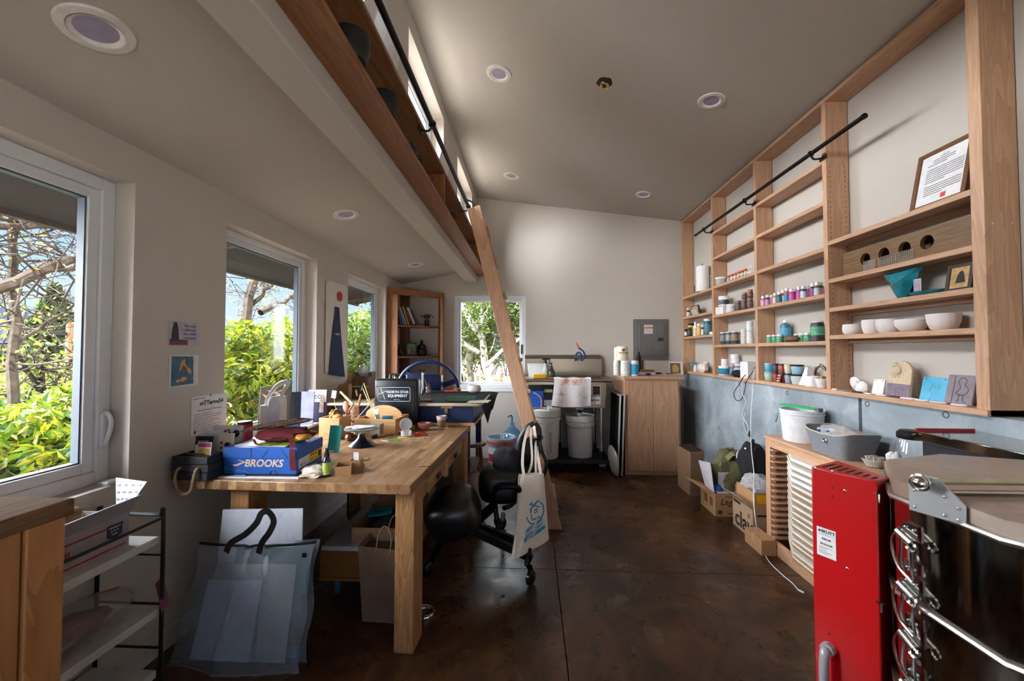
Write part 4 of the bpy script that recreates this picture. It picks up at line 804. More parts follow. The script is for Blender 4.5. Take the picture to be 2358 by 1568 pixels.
# ------------------------------------------------------------------ shoe box and what lies on it
p = onT(512, 1097); q = onT(688, 1096); bw = (q - p).length; bh = .118; bd = .235
pz = TZ + .012
solo('white_foam_sheet', MB().box((-.004, -.022, 0), (bw + .02, bd - .01, .0058)), pm('#cfd6de', .6), 'thin white sheet under the blue shoe box at table edge', 'sheet', (p.x, p.y, TZ), 1)
solo('dark_booklet', MB().box((-.002, -.008, 0), (bw + .004, bd - .01, .0055)), pm('#14181c', .4), 'dark booklet pressed between the blue shoe box and white sheet', 'book', (p.x, p.y, TZ + .006), 1)
solo('blue_pen', MB().tube([(.0, 0, 0), (.05, .004, 0)], .0035, 8), pm('#1c6fae', .4), 'bright blue pen tip sticking out below the blue shoe box', 'pen', (p.x + .07, p.y - .016, TZ + .0096))
t = sb = thing('shoe_box', 'blue branded running shoe box with tan lines on table front', 'box', (p.x, p.y, pz), 1); BLU = pm('#1650a0', .4); TAN = pm('#c3a98c', .5); LZ = bh - .046
part(t, 'box', MB().box((.003, .003, 0), (bw - .003, bd - .003, LZ + .01)), BLU, bev=.001)
lid = part(t, 'lid', MB().box((0, 0, LZ), (bw, bd, bh + .004)), BLU, bev=.0015)
mb = MB(); mb.text('BROOKS', .046, XZ(bw * .545, .048, .0028), .0006, shear=.22, bold=.0012)
sw = [(0, -.008), (.02, -.006), (.036, .001), (.05, .004), (.027, .013), (.024, .015), (.058, .006), (.061, .003), (.04, -.006), (.022, -.015), (.006, -.014)]
mb.at(XZ(bw * .13, .050, .0028)).ext(sw, .0006).at(None)
part(t, 'lettering', mb, TAN)
mb = MB()
def strip(pts, w_=.0035, y=-.0004): mb.tube([(a, y, b) for a, b in pts], w_, 4, flat=.15)
for pts in ([(.005, bh - .012), (.02, bh - .036), (.028, LZ + .002)], [(bw * .38, bh), (bw * .385, LZ + .001)], [(bw * .78, bh), (bw * .84, LZ + .02), (bw * .87, LZ + .003)], [(bw * .62, bh), (bw * .58, bh - .02), (bw * .53, LZ + .003)]): strip(pts, .002)
strip([(v.x, v.y) for v in catm([(.006, .03, 0), (.05, .018, 0), (.1, .012, 0), (.125, .002, 0)], 5)], .003, .0026)
strip([(v.x, v.y) for v in catm([(bw * .63, .001, 0), (bw * .65, .016, 0), (bw * .69, .018, 0), (bw * .73, .001, 0)], 5)], .004, .0026)
part(t, 'tan_lines', mb, TAN)
SIDE = lambda y, z, x=0: basis((bw + x, y, z), (0, 1, 0), (0, 0, 1))
part(t, 'yellow_label', MB().at(SIDE(0, 0, -.0026)).ext([(.112, .024), (.225, .03), (.225, .071), (.112, .067)], .0006), pm('#e8c21c', .5)); part(t, 'white_label', MB().at(SIDE(0, 0, -.0026)).ext([(.018, .018), (.111, .024), (.111, .067), (.018, .062)], .0006), pm('#d9dbe2', .5))
mb = MB(); mb.text('Ghost 15', .012, SIDE(.05, .035, -.0019), .0002)
for k in range(9): mb.box((bw - .002, .192 + k * .003, .034), (bw - .0014, .192 + k * .003 + (.0012 if k % 2 else .002), .064))
for y in (.122, .14, .165): mb.box((bw - .002, y, .052), (bw - .0014, y + .008, .064)); mb.box((bw - .002, y, .034), (bw - .0014, y + .006, .042))
part(t, 'label_print', mb, pm('#1a1a1c', .6))
LT = pz + bh + .0045
def W(x, y, z=0): a = radians(1); return V((p.x + x * cos(a) - y * sin(a), p.y + x * sin(a) + y * cos(a), LT + z))
for i, (x, y, r, c_, lab, dz_) in enumerate(((.03, .03, 3, '#dfe2e6', 'white paper sheet lying on the blue shoe box', 0), (.09, .02, -4, '#cfd4da', 'second white paper sheet on the blue shoe box, turned slightly', .0012), (.12, .045, -6, '#8fae3a', 'green and white leaflet on the blue shoe box', .0024))):
    solo('paper_sheet', MB().box((0, 0, 0), (.2 - .03 * (i == 2), .15 - .03 * (i == 2), .001)), pm(c_, .55), lab, 'paper', W(x, y, dz_), r)
mb = MB().ball((0, 0, .032), (.135, .075, .034), 28, 14, lambda q: 1 + .22 * NZ.noise(q * 3 + V((1, 2, 3))) + .1 * NZ.noise(q * 8))
t = thing('red_cloth', 'dark red folded patterned cloth with ties on the shoe box', 'cloth', W(.225, .12, .004), 10)
RED = pm('#560e16', .85, var=.25, scale=25, bump=.3); part(t, 'bundle', mb, RED)
part(t, 'yellow_print', MB().ball((.085, -.035, .024), (.045, .04, .018), 20, 10, lambda q: 1 + .2 * NZ.noise(q * 4)), pm('#b5862e', .85, var=.5, scale=60))
mb = MB(); 
def ribbon(pts, w_): 
    c_ = catm(pts, 6); n = len(c_); mb.grid(lambda a, b: c_[min(n - 1, int(round(a * (n - 1))))] + V(((b - .5) * w_, 0, 0)), n - 1, 1, .002)
ribbon([(-.13, -.04, .02), (-.09, -.085, .004), (-.03, -.1, .002), (.02, -.09, .006)], .012); ribbon([(.045, -.06, .03), (.075, -.115, .01), (.087, -.146, -.03), (.090, -.147, -.08), (.095, -.148, -.105)], .026)
part(t, 'tie', mb, RED)
mb = MB()
for k in range(26):
    a = random.uniform(-1, 1); b = random.uniform(-1, 1); L = random.uniform(.1, .2)
    x = a * .09; mb.tube(catm([(x - L / 2, b * .028 - .01, .006 * random.random()), (x, b * .036, .012 + .010 * (1 - b * b)), (x + L / 2, b * .024 + .012, .008 * random.random())], 4), [.0012 + .0035 * sin(pi * i / 8) for i in range(9)], 6)
mb.ball((0, 0, .006), (.15, .034, .011), 24, 10, lambda q: 1 + .2 * NZ.noise(q * 6))
solo('driftwood_bark', mb, pm('#5a4433', .9, var=.75, scale=70, bump=.9), 'long rough grey brown bark piece resting on red cloth', 'bark', W(.19, .125, .075), 14, rot=(0, radians(-8), radians(12)))
# window ledge things behind the box
p2 = V((-1.565, 2.02, TZ)); t = thing('red_tin', 'red round tea tin with dark lid between planter and shoe box', 'tin', on_z(545, 1035, .80) * 1 - V((0, 0, .04)))
t.location = (-1.495, 2.02, TZ); t.scale = (1, 1, 1.28); RT = pm('#a81c22', .35)
part(t, 'can', MB().lathe([(.034, 0), (.035, .003), (.035, .152), (.033, .156)], 28), RT); part(t, 'lid', MB().lathe([(.034, .1565), (.0345, .165), (.03, .167)], 28), pm('#3a1518', .3)); part(t, 'picture_label', MB().at(TR(0, 0, 0)).lathe([(.0358, .03), (.0358, .09)], 28, cap=False), pm('#9c4a2a', .4, var=.5, scale=70))
solo('tea_packet', MB().box((-.03, -.012, 0), (.03, .012, .13)).mat(1).box((-.0302, -.0125, .02), (.0302, .0125, .09)), [pm('#1d4a34', .5), pm('#d6b426', .5)], 'dark green packet with yellow label behind the red tin', 'packet', (-1.56, 2.10, TZ + .04), 20)
solo('carton', MB().box((-.035, -.02, 0), (.035, .02, .039)), KRAFT, 'low carton under the green and yellow packet', 'box', (-1.56, 2.10, TZ), 20)
# art book, desk lamp, books standing on ledge
lz = SILL + .002
def px3(u, v, X): return on_x(u, v, X)
t = thing('art_book', 'large book with brown and cream abstract cover in middle window', 'book', (-1.60, 2.25, TZ), rot=(radians(-8), 0, radians(12)))
part(t, 'cover', MB().box((0, 0, 0), (.168, .012, .37)), pm('#55483a', .4, var=.3, scale=8), bev=.001)
mb = MB(); ZK = .07
for (x0, z0), (x1, z1), w_ in (((.01, .26), (.08, .2), .02), ((.03, .28), (.155, .24), .018), ((.04, .12), (.1, .16), .022), ((.02, .03), (.06, .12), .028), ((.06, .22), (.12, .12), .02), ((.11, .03), (.15, .12), .022), ((.09, .27), (.15, .28), .012)):
    dx, dz_ = x1 - x0, z1 - z0; L = hypot(dx, dz_); nx, nz = -dz_ / L * w_ / 2, dx / L * w_ / 2
    mb.at(XZ(0, ZK, -.0004)).ext([(x0, z0), (x0 + dx * .4 + nx, z0 + dz_ * .4 + nz), (x1, z1), (x0 + dx * .6 - nx, z0 + dz_ * .6 - nz)][::-1], .0004)
part(t, 'cream_shapes', mb, pm('#c9ad82', .45, var=.2))
mb = MB()
for x, z, r in ((.03, .06, .02), (.12, .19, .022), (.02, .18, .018), (.13, .06, .018)): mb.at(XZ(x, z + ZK, -.0006)).ext([(a * 1.5, b * .7) for a, b in arc(0, 0, r, 0, 345, 14)], .0003)
part(t, 'brown_shapes', mb, pm('#8a4a22', .45, var=.3))
t = thing('desk_lamp', 'white folding desk lamp with open loop handle behind shoe box', 'lamp', (-1.435, 2.14, TZ), 4); t.scale = (1.05, 1, 1.42)
part(t, 'base', MB().rbox((-.045, -.03, 0), (.0, .03, .20), .006), PLASTICW); out = [(.0, 0), (.062, 0), (.062, .205)] + [(.031 + .031 * cos(radians(a)), .205 + .031 * sin(radians(a))) for a in range(15, 180, 15)] + [(.0, .205)]
part(t, 'head', MB().at(basis((.002, .035, 0), (1, 0, 0), (0, 0, 1))).ext(out, .07), PLASTICW, bev=.004)
mb = MB().tube(catm([(-.028, 0, .195), (-.02, 0, .225), (.03, 0, .275), (.08, 0, .288), (.085, 0, .278), (.06, 0, .25), (.05, 0, .225)], 5), .009, 8); part(t, 'loop_handle', mb, PLASTICW)
def book(lab, loc_, w_, h_, th, c_, tilt, yaw, deco=None, grp=None, nm='paperback_book'):
    t = thing(nm, lab, 'book', loc_, rot=(radians(tilt), 0, radians(yaw)), group=grp); part(t, 'cover', MB().box((0, 0, 0), (w_, .0018, h_)).box((0, th - .0018, 0), (w_, th, h_)).box((0, .0018, 0), (.0018, th - .0018, h_)), pm(c_, .4, var=.2, scale=15)); part(t, 'pages', MB().box((.0018, .0018, .002), (w_ - .003, th - .0018, h_ - .002)), pm('#d5cdbd', .8))
    if deco: deco(t, w_, h_)
    return t
book('dark navy book with shadowy figure cover behind the desk lamp', (-1.655, 2.57, SILL + .0045), .11, .25, .018, '#10182a', -8, 22, multi(deco_box(.3, .35, .7, .9, '#080a0e', nm='dark_figure'), deco_box(.05, .05, .95, .18, '#26407a', nm='title_strip')))
book('lavender book behind the book with standing statue cover', (-1.65, 2.77, SILL + .0045), .09, .235, .012, '#8a8ea8', -6, 10)
def jz(t, w_, h_):
    part(t, 'pale_top', MB().at(XZ(0, 0, -.0005)).ext([(.001, h_ * .62), (w_ - .001, h_ * .62), (w_ - .001, h_ - .001), (.001, h_ - .001)], .0004), pm('#a9a4b4', .5)); part(t, 'title', MB().text('Jizo', .062, XZ(w_ * .4, h_ * .8, -.0009), .0003), pm('#2a2438', .6)); part(t, 'statue', MB().at(XZ(w_ * .76, h_ * .3, -.0012)).ext([(-.016, 0), (.016, 0), (.015, .06), (.017, .1), (.008, .13), (-.006, .13), (-.014, .1)], .0005), pm('#8f7f6e', .6, var=.3, scale=60))
book('purple book with standing statue cover by the middle window edge', (-1.65, 2.86, SILL + .0045), .135, .24, .012, '#221c3c', -6, 4, jz)
# ------------------------------------------------------------------ things in front
p = onT(745, 1063); solo('teal_sheet', MB().grid(lambda a, b: ((a - .5) * .07 + .012 * b, .012 * b + .006 * sin(3 * a), b * .15), 4, 6, .001), pm('#1fa39a', .6), 'teal paper sheet standing between shoe box and wooden box', 'paper', (-1.135, 2.24, TZ + .001))
p = onT(752, 1097); t = thing('spray_bottle', 'small cobalt blue spray bottle with black cap and green label', 'bottle', p)
part(t, 'glass', MB().lathe([(.016, 0), (.0175, .002), (.0175, .075), (.012, .086), (.011, .09)], 22), pm('#0c123c', .12, coat=.6)); part(t, 'cap', MB().lathe([(.0125, .0905), (.0125, .104), (.0085, .107), (.0085, .128), (.006, .13)], 18), BLACK); part(t, 'label', MB().lathe([(.0179, .012), (.0179, .066)], 22, cap=False), print_mat('#a3b84a', '#3a4a66', 120, 'xz'))
p = onT(716, 1100); solo('white_rag', MB().ball((0, 0, .022), (.062, .048, .026), 26, 14, lambda q: 1 + .3 * NZ.noise(q * 2.2 + V((5, 0, 1))) + .1 * NZ.noise(q * 7)).grid(lambda a, b: (-.06 + .1 * a, -.055 + .05 * b, .002 + .008 * sin(4 * a + 2 * b) ** 2), 8, 5, .0015), pm('#c9bfb2', .9, bump=.3, scale=80), 'crumpled off white rag beside the blue spray bottle', 'rag', p + V((0, .04, .0)))
p = onT(771, 1097)
def open_box(t, w_, d_, h_, th=.0025, m=KRAFT, flaps=()):
    mb = MB(); mb.box((0, 0, 0), (w_, th, h_)); mb.box((0, d_ - th, 0), (w_, d_, h_)); mb.box((0, th, 0), (th, d_ - th, h_)); mb.box((w_ - th, th, 0), (w_, d_ - th, h_)); mb.box((th, th, 0), (w_ - th, d_ - th, th)); part(t, 'carton', mb, m)
    for pts in flaps: 
        a, b, c_, d2 = [V(q) for q in pts]; nrm = (b - a).cross(d2 - a).normalized() * th
        part(t, 'flap', MB().hexa([a - nrm, b - nrm, c_ - nrm, d2 - nrm, a, b, c_, d2]), m)
t = thing('small_kraft_box', 'small open kraft box left of the white tape roll', 'box', p, 20); open_box(t, .07, .09, .042, .002, KRAFT, [((0, .092, .043), (.07, .092, .043), (.068, .135, .06), (.003, .135, .058))])
p = onT(804, 1085); t = thing('small_kraft_box', 'small upright kraft box with white paper strip beside table tools', 'box', p, 8); open_box(t, .05, .06, .05, .002); 
solo('paper_strip', MB().grid(lambda a, b: ((a - .5) * .026, .02 * sin(2.2 * b), .07 * b), 2, 8, .0008), PAPER, 'curled white paper strip standing in small upright kraft box', 'paper', p + V((.016, .02, .012)))
solo('tile_sample', MB().box((0, 0, 0), (.085, .05, .006)), pm('#b0a892', .4), 'pale glazed tile sample lying behind the small kraft boxes', 'tile', onT(808, 1062), 10, bev=.001)
t = thing('battery', 'small battery with copper top lying by upright kraft box', 'battery', onT(829, 1076) + V((0, 0, .0072)), 60); part(t, 'case', MB().cyl((-.02, 0, 0), (.012, 0, 0), .007, 14), pm('#3f6f92', .3, .3)); part(t, 'copper_end', MB().cyl((.0122, 0, 0), (.022, 0, 0), .007, 14), pm('#c0662a', .3, .5))
solo('paper_scrap', MB().box((-.03, -.02, 0), (.03, .02, .01)), PAPER, 'folded white paper scrap behind the blue spray bottle', 'paper', onT(760, 1040), 25)
# wooden box, caddy
def pine_box(t, w_, d_, h_, th=.009):
    part(t, 'front', MB().box((0, 0, 0), (w_, th, h_)), PNX, bev=.001); part(t, 'back', MB().box((0, d_ - th, 0), (w_, d_, h_)), PNX, bev=.001)
    part(t, 'side', MB().box((0, th, 0), (th, d_ - th, h_)), PNY, bev=.001); part(t, 'side', MB().box((w_ - th, th, 0), (w_, d_ - th, h_)), PNY, bev=.001); part(t, 'bottom', MB().box((th, th, 0), (w_ - th, d_ - th, .006)), PNY)
p = onT(734, 1012); t = thing('pine_box', 'square open pine box holding sponges on the table', 'box', p, -3); pine_box(t, .140, .155, .140)
bp = p
solo('sea_sponge', MB().ball((0, 0, 0), (.042, .04, .042), 26, 16, lambda q: 1 + .3 * NZ.noise(q * 3) + .18 * NZ.noise(q * 9)), pm('#8a6236', .9, bump=1, scale=120), 'rough brown natural sponge heaped in the pine box', 'sponge', p + V((.075, .075, .145)))
solo('tan_sponge', MB().ball((0, 0, 0), (.035, .024, .02), 18, 12, lambda q: 1 + .15 * NZ.noise(q * 4)), pm('#b58b4c', .9, bump=.6, scale=120), 'smooth tan sponge at right edge of the pine box', 'sponge', p + V((.102, .045, .140)))
p = onT(835, 999); t = thing('tool_caddy', 'divided pine tool caddy with arched handle panel', 'caddy', (p.x - .06, p.y, TZ), -4); w_, d_, h_ = .30, .25, .105; pine_box(t, w_, d_, h_)
ar = [(0, 0), (w_ - .02, 0), (w_ - .02, h_ - .005)] + [(w_ / 2 - .01 + (w_ / 2 - .01) * cos(radians(a)), h_ - .005 + .075 * sin(radians(a))) for a in range(12, 180, 12)] + [(0, h_ - .005)]
part(t, 'handle_panel', MB().at(basis((.01, d_ * .62, .007), (1, 0, 0), (0, 0, 1))).ext(ar, .012), PNX, bev=.002)
for x in (.1, .2): part(t, 'divider', MB().box((x, d_ * .62 + .001, .007), (x + .006, d_ - .0095, h_ - .01)), PNY)
cp = V((p.x - .06, p.y, TZ)); C2 = lambda x, y, z: cp + V((x, y, z))
def stick(nm, lab, a, b, r, m, cat='tool', tip=None, group=None):
    a, b = V(a), V(b); t = thing(nm, lab, cat, a, group=group); part(t, 'handle', MB().tube([V((0, 0, 0)), (b - a) * .5, b - a], [r, r * 1.15, r * .9], 8), m)
    if tip: part(t, tip[0], MB().tube([b - a, (b - a) * tip[1]], [r * tip[3], r * .4], 8), tip[2])
    return t
HW = pm('#a5744a', .5); LW_ = pm('#c6a06c', .5)
P_ = lambda u, v, y: on_y(u, v, y)
stick('paint_brush', 'long wooden brush with red tip leaning out of the caddy', P_(824, 962, 2.80), P_(863, 918, 2.88), .0035, LW_, 'brush', ('bristles', 1.1, pm('#7a3a22', .8), 1.1))
stick('paint_brush', 'yellow green handled brush standing upright behind the caddy', P_(855, 932, 2.92), P_(838, 882, 3.0), .004, pm('#98941e', .4), 'brush', None)
stick('paint_brush', 'thin wooden brush with white ferrule behind the caddy', P_(850, 928, 2.92), P_(840, 905, 2.97), .0035, LW_, 'brush', ('ferrule', 1.55, pm('#c9c6bd', .4), 1.1))
stick('wooden_paddle', 'pale square wooden stick leaning across the caddy', P_(812, 930, 2.86), P_(784, 902, 2.92), .0085, LW_)
stick('rib_tool', 'brown turned wooden tool handle leaning left in caddy', P_(780, 985, 2.76), P_(814, 929, 2.86), .0075, HW); stick('clay_tool', 'brown wooden tool handle upright at middle of caddy', P_(826, 935, 2.93), P_(831, 908, 2.98), .008, HW)
stick('clay_tool', 'dark curved tool handle behind the caddy handle panel', P_(824, 912, 2.98), P_(821, 898, 3.0), .009, pm('#4a3020', .5))
stick('black_marker', 'black marker sticking up at the back of the caddy', P_(832, 900, 3.0), P_(838, 884, 3.02), .0055, BLACK)
t = thing('wooden_spoon', 'oval brown wooden paddle standing in the pine box', 'tool', bp + V((.128, .13, .10)), rot=(radians(-16), radians(-14), 0)); part(t, 'blade', MB().at(TR(0, 0, .10, 0, 0, 0, (1, .25, 1))).ball((0, 0, 0), (.023, .02, .042), 18, 12), pm('#7c4426', .45)); part(t, 'shaft', MB().cyl((0, 0, 0), (0, 0, .065), .005, 8), pm('#7c4426', .45))
t = thing('label_tag', 'white printed tag on a stick above the brown paddle', 'tag', P_(769, 908, 2.86)); part(t, 'card', MB().at(TR(0, 0, 0, 0, 9)).box((-.017, -.001, -.028), (.017, .0, .028)), print_mat('#c9d2da', '#55606c', 90, 'xz')); part(t, 'stick', MB().tube([(0.0, .002, -.026), (.03, .0, -.19)], .002, 6), LW_)
mb = MB(); 
for k in range(22): a = k * 2 * pi / 22; mb.tube([(.030 * cos(a), .030 * sin(a), .002), (.028 * cos(a + .05), .028 * sin(a + .05), .115)], .0022, 5)
for z in (.01, .04, .07, .10): mb.tube([(.031 * cos(a * pi / 10), .031 * sin(a * pi / 10), z) for a in range(20)], .002, 5, True)
solo('bamboo_brush_cup', mb, pm('#b79a7a', .7), 'woven bamboo whisk cup standing between pine box and caddy', 'cup', onT(816, 990) + V((-.03, .07, .058)))
mb = MB().lathe([(.038, 0), (.04, .004), (.04, .04), (.042, .05)], 8); t = thing('small_tin', 'small octagonal tin with red mark below the bamboo cup', 'tin', onT(816, 990) + V((-.03, .07, .0))); part(t, 'body', mb, pm('#8f8276', .5)); part(t, 'dark_lid', MB().lathe([(.043, .0505), (.043, .057)], 8), pm('#141a2c', .4)); part(t, 'red_mark', MB().at(basis((.006, -.0405, .02), (1, 0, 0), (0, 0, 1))).ext(arc(0, 0, .012, 0, 180, 10), .001), pm('#9a1420', .5))
t = thing('glue_tube', 'white glue tube with green stripe standing in the caddy', 'tube', C2(.155, .05, .062), rot=(0, radians(-12), radians(10))); part(t, 'tube', MB().lathe([(.012, 0), (.015, .02), (.016, .07)], 16).hexa([(-.016, -.012, .07), (.016, -.012, .07), (.016, .012, .07), (-.016, .012, .07), (-.019, -.001, .105), (.019, -.001, .105), (.019, .001, .105), (-.019, .001, .105)]), pm('#d5d8d8', .4)); part(t, 'green_stripe', MB().at(basis((0, -.017, .03), (1, 0, 0), (0, 0, 1))).ext([(-.004, 0), (.004, 0), (-.004, .045), (-.012, .045)], .001), pm('#3fae3a', .4))
solo('blue_sponge', MB().rbox((-.036, -.02, 0), (.03, .012, .05), .006).mat(1).rbox((.0305, -.02, 0), (.036, .012, .05), .004), [pm('#1d5f7a', .9, bump=.6, scale=120), pm('#4f9a78', .9)], 'blue green scouring sponge standing in the caddy', 'sponge', C2(.22, .045, .07), 8)
mb = MB(); random.seed(3)
for k in range(7): a = random.uniform(0, 3); mb.tube(catm([(random.uniform(-.1, .1), random.uniform(-.02, .02), .01), (random.uniform(-.1, .1), random.uniform(-.03, .03), .035), (random.uniform(-.12, .12), random.uniform(-.02, .02), .02)], 5), .015, 8)
solo('white_cloth_roll', mb, pm('#c3c1c9', .9, bump=.3), 'bunched white cloth rolls behind the caddy arched handle', 'cloth', (cp.x + .10, cp.y + .31, TZ + .125))
solo('storage_crate', MB().box((-.13, -.04, 0), (.13, .04, .118)), pm('#3d2e22', .7), 'dark wooden crate standing behind the tool caddy', 'crate', (cp.x + .10, cp.y + .31, TZ))
# banding wheel with white pieces
p = onT(833, 1026); t = thing('banding_wheel', 'dark blue cast banding wheel with grey turntable disc', 'turntable', p)
part(t, 'base', MB().lathe([(.076, 0), (.078, .006), (.070, .014), (.040, .034), (.024, .054), (.020, .075), (.0, .075)], 36), pm('#0d1626', .25, coat=.6)); part(t, 'shaft', MB().lathe([(.012, .0755), (.012, .092), (.02, .096), (.02, .1005)], 20), CHROME); part(t, 'disc', MB().lathe([(.095, .101), (.102, .103), (.102, .110), (.0, .110)], 44), pm('#8f9291', .4, .5, .15))
for i, (x, y, a, b, r, lab) in enumerate(((-.055, -.02, .035, .022, 20, 'left oval white clay piece on the banding wheel'), (-.015, .01, .045, .022, -15, 'middle white clay piece on the banding wheel'), (.035, -.005, .055, .024, 8, 'largest white clay leaf at right of the banding wheel'), (.0, -.05, .04, .018, 3, 'front pointed white clay piece on the banding wheel'))):
    solo('clay_piece', MB().at(TR(0, 0, 0, 0, 0, 0, (1, b / a, 1))).lathe([(0, 0), (a * .95, .001), (a, .005), (a * .9, .009), (0, .010)], 22, cap=False, wob=lambda q, z: 1 + .08 * sin(3 * q)), bis, lab, 'clay piece', p + V((x, y, .1105 + .0)), r, group='white clay pieces on the banding wheel')
p = onT(806, 1016); solo('glazed_pot', MB().lathe([(.026, 0), (.038, .012), (.042, .026), (.034, .042), (.026, .044), (.024, .04), (.032, .025), (0, .01)], 28), pm('#5a2a16', .12, coat=1, var=.3), 'small glossy brown glazed pot beside banding wheel', 'pot', p + V((0, .02, 0)))
p = onT(876, 1002); solo('carton', MB().box((-.04, -.03, 0), (.035, .03, .085)), pm('#8c7c66', .7), 'plain grey brown carton in front of the caddy', 'box', p + V((-.01, -.04, 0)), -4)
solo('pottery_rib', MB().box((-.04, -.008, 0), (.04, .008, .006)), pm('#b9bcc6', .3, .5), 'metal rib lying on the grey brown carton', 'tool', p + V((-.012, -.04, .0855)), 4)
# hammer, lidded container, bowl, cups, scissors
a, b = onT(868, 1008), onT(925, 996); t = stick('mallet', 'small hammer with wooden handle lying on the table', a + V((0, 0, .012)), b + V((0, 0, .010)), .008, LW_); part(t, 'head', MB().cyl((-.012, -.035, 0), (-.006, .03, .0), .0118, 14), BLACKM)
p = onT(935, 1005); t = thing('plastic_container', 'small round clear plastic container with open lid', 'container', p); part(t, 'cup', MB().lathe([(.030, 0), (.034, .003), (.036, .034), (.034, .034), (.032, .005), (0, .003)], 28), MILKY); part(t, 'lid', MB().at(TR(-.012, .035, .072, 80, 0, 12)).lathe([(.040, -.004), (.042, 0), (.042, .008), (.039, .008), (.038, .001), (0, .001)], 30, cap=False), MILKY)
solo('cork_disc', MB().lathe([(.04, 0), (.04, .004)], 20), LW_, 'wooden disc lying under the small plastic container', 'disc', p + V((-.01, -.02, 0)))
bpy.data.objects['plastic_container'].location.z += .0045
p = onT(975, 991); solo('pink_bowl', MB().lathe([(.022, 0), (.030, .006), (.046, .03), (.048, .05), (.044, .052), (.040, .032), (.024, .010), (0, .008)], 26, wob=lambda a, z: 1 + (.09 * sin(5 * a) + .05 * sin(3 * a)) * (z > .02)), pm('#b5766c', .6), 'small pink clay bowl with torn wavy rim', 'bowl', p + V((0, .02, 0)))
p = onT(1016, 985); t = thing('clay_cup', 'clay cup with pale glazed upper half on white paper', 'cup', p + V((0, .012, .0022))); part(t, 'body', MB().lathe([(.026, 0), (.029, .004), (.035, .058), (.0, .058)], 28), pm('#8a6c4a', .7)); part(t, 'glazed_rim', MB().lathe([(.0352, .0582), (.039, .085), (.035, .087), (.030, .062), (.0, .06)], 28, cap=False), pm('#b3adb2', .4))
solo('paper_sheet', MB().box((-.07, -.03, 0), (.07, .06, .0018)), PAPER, 'white paper lying under the pale rimmed clay cup', 'paper', p + V((-.02, 0, 0)), 12)
p = onT(970, 977); t = thing('paper_cup', 'small paper cup in teal and pink behind pink bowl', 'cup', p + V((0, .03, 0))); part(t, 'cup', MB().lathe([(.024, 0), (.030, .075), (.028, .075), (.022, .004), (0, .003)], 24), pm('#3f8f9c', .5)); part(t, 'pink_patch', MB().at(None).lathe([(.0283, .048), (.0256, .014)], 24, cap=False), pm('#c2847e', .5))
p = onT(950, 985); solo('clay_cylinder', MB().lathe([(.03, 0), (.032, .07), (.028, .07), (.026, .01), (0, .008)], 24), pm('#5d4730', .8), 'dark brown clay cylinder behind the plastic container', 'pot', p + V((0, .06, 0)))
solo('clay_blob', MB().ball((0, 0, .018), (.022, .02, .02), 14, 10, lambda q: 1 + .2 * NZ.noise(q * 3)), pm('#a5814c', .8), 'lump of tan clay behind the open plastic lid', 'clay', onT(945, 992) + V((.01, .02, 0)))
p = onT(978, 1000); t = thing('scissors', 'orange handled scissors lying beside the pink bowl', 'scissors', p + V((0, 0, .006)), 12); og = pm('#c8401c', .4); mb = MB()
for s_ in (1, -1): mb.tube([(-.03 + .026 * cos(a * pi / 10), s_ * .016 + .012 * sin(a * pi / 10), .004 * (s_ > 0)) for a in range(20)], .0045, 7, True)
part(t, 'handles', mb, og); part(t, 'blades', MB().hexa([(-.008, -.006, -.002), (.075, -.001, -.002), (.075, .001, -.002), (-.008, .006, -.002), (-.008, -.006, .002), (.075, -.001, .002), (.075, .001, .002), (-.008, .006, .002)]), CHROME)
stick('red_knife', 'dark red handled knife lying under the scissors', onT(948, 1001) + V((0, 0, .005)), onT(985, 1003) + V((0, 0, .005)), .005, pm('#8a1620', .4))
solo('green_card', MB().box((-.04, -.022, 0), (.045, .022, .0012)), pm('#3f9a22', .6), 'bright green paper card lying on the table', 'paper', onT(908, 1014), 8)
stick('needle_tool', 'thin wooden needle tool lying in front of green card', onT(920, 1010) + V((0, 0, .003)), onT(978, 1011) + V((0, 0, .003)), .0028, LW_, 'tool', ('dark_tip', 1.06, BLACK, 1.2)); stick('white_pencil', 'thin white stick lying left of the green card', onT(878, 1015) + V((0, 0, .0025)), onT(895, 1017) + V((0, 0, .0025)), .0022, PLASTICW)
t = thing('glasses', 'wire rimmed glasses lying behind the green card', 'glasses', onT(892, 1009) + V((0, 0, .002)), 5); mb = MB()
for s_ in (-.022, .022): mb.tube([(s_ + .019 * cos(a * pi / 10), .014 * sin(a * pi / 10), .0) for a in range(20)], .0012, 5, True)
part(t, 'rims', mb.tube([(-.004, 0, 0), (0, .004, 0), (.004, 0, 0)], .0012, 5), pm('#5a3a44', .4)); solo('twist_tie', MB().tube(catm([(0, 0, .002), (.02, .004, .002), (.04, -.003, .002), (.055, .006, .002)], 4), .0014, 5), pm('#3a5a58', .5), 'small green grey twist tie on bare table corner', 'twist tie', onT(966, 1076), 20)
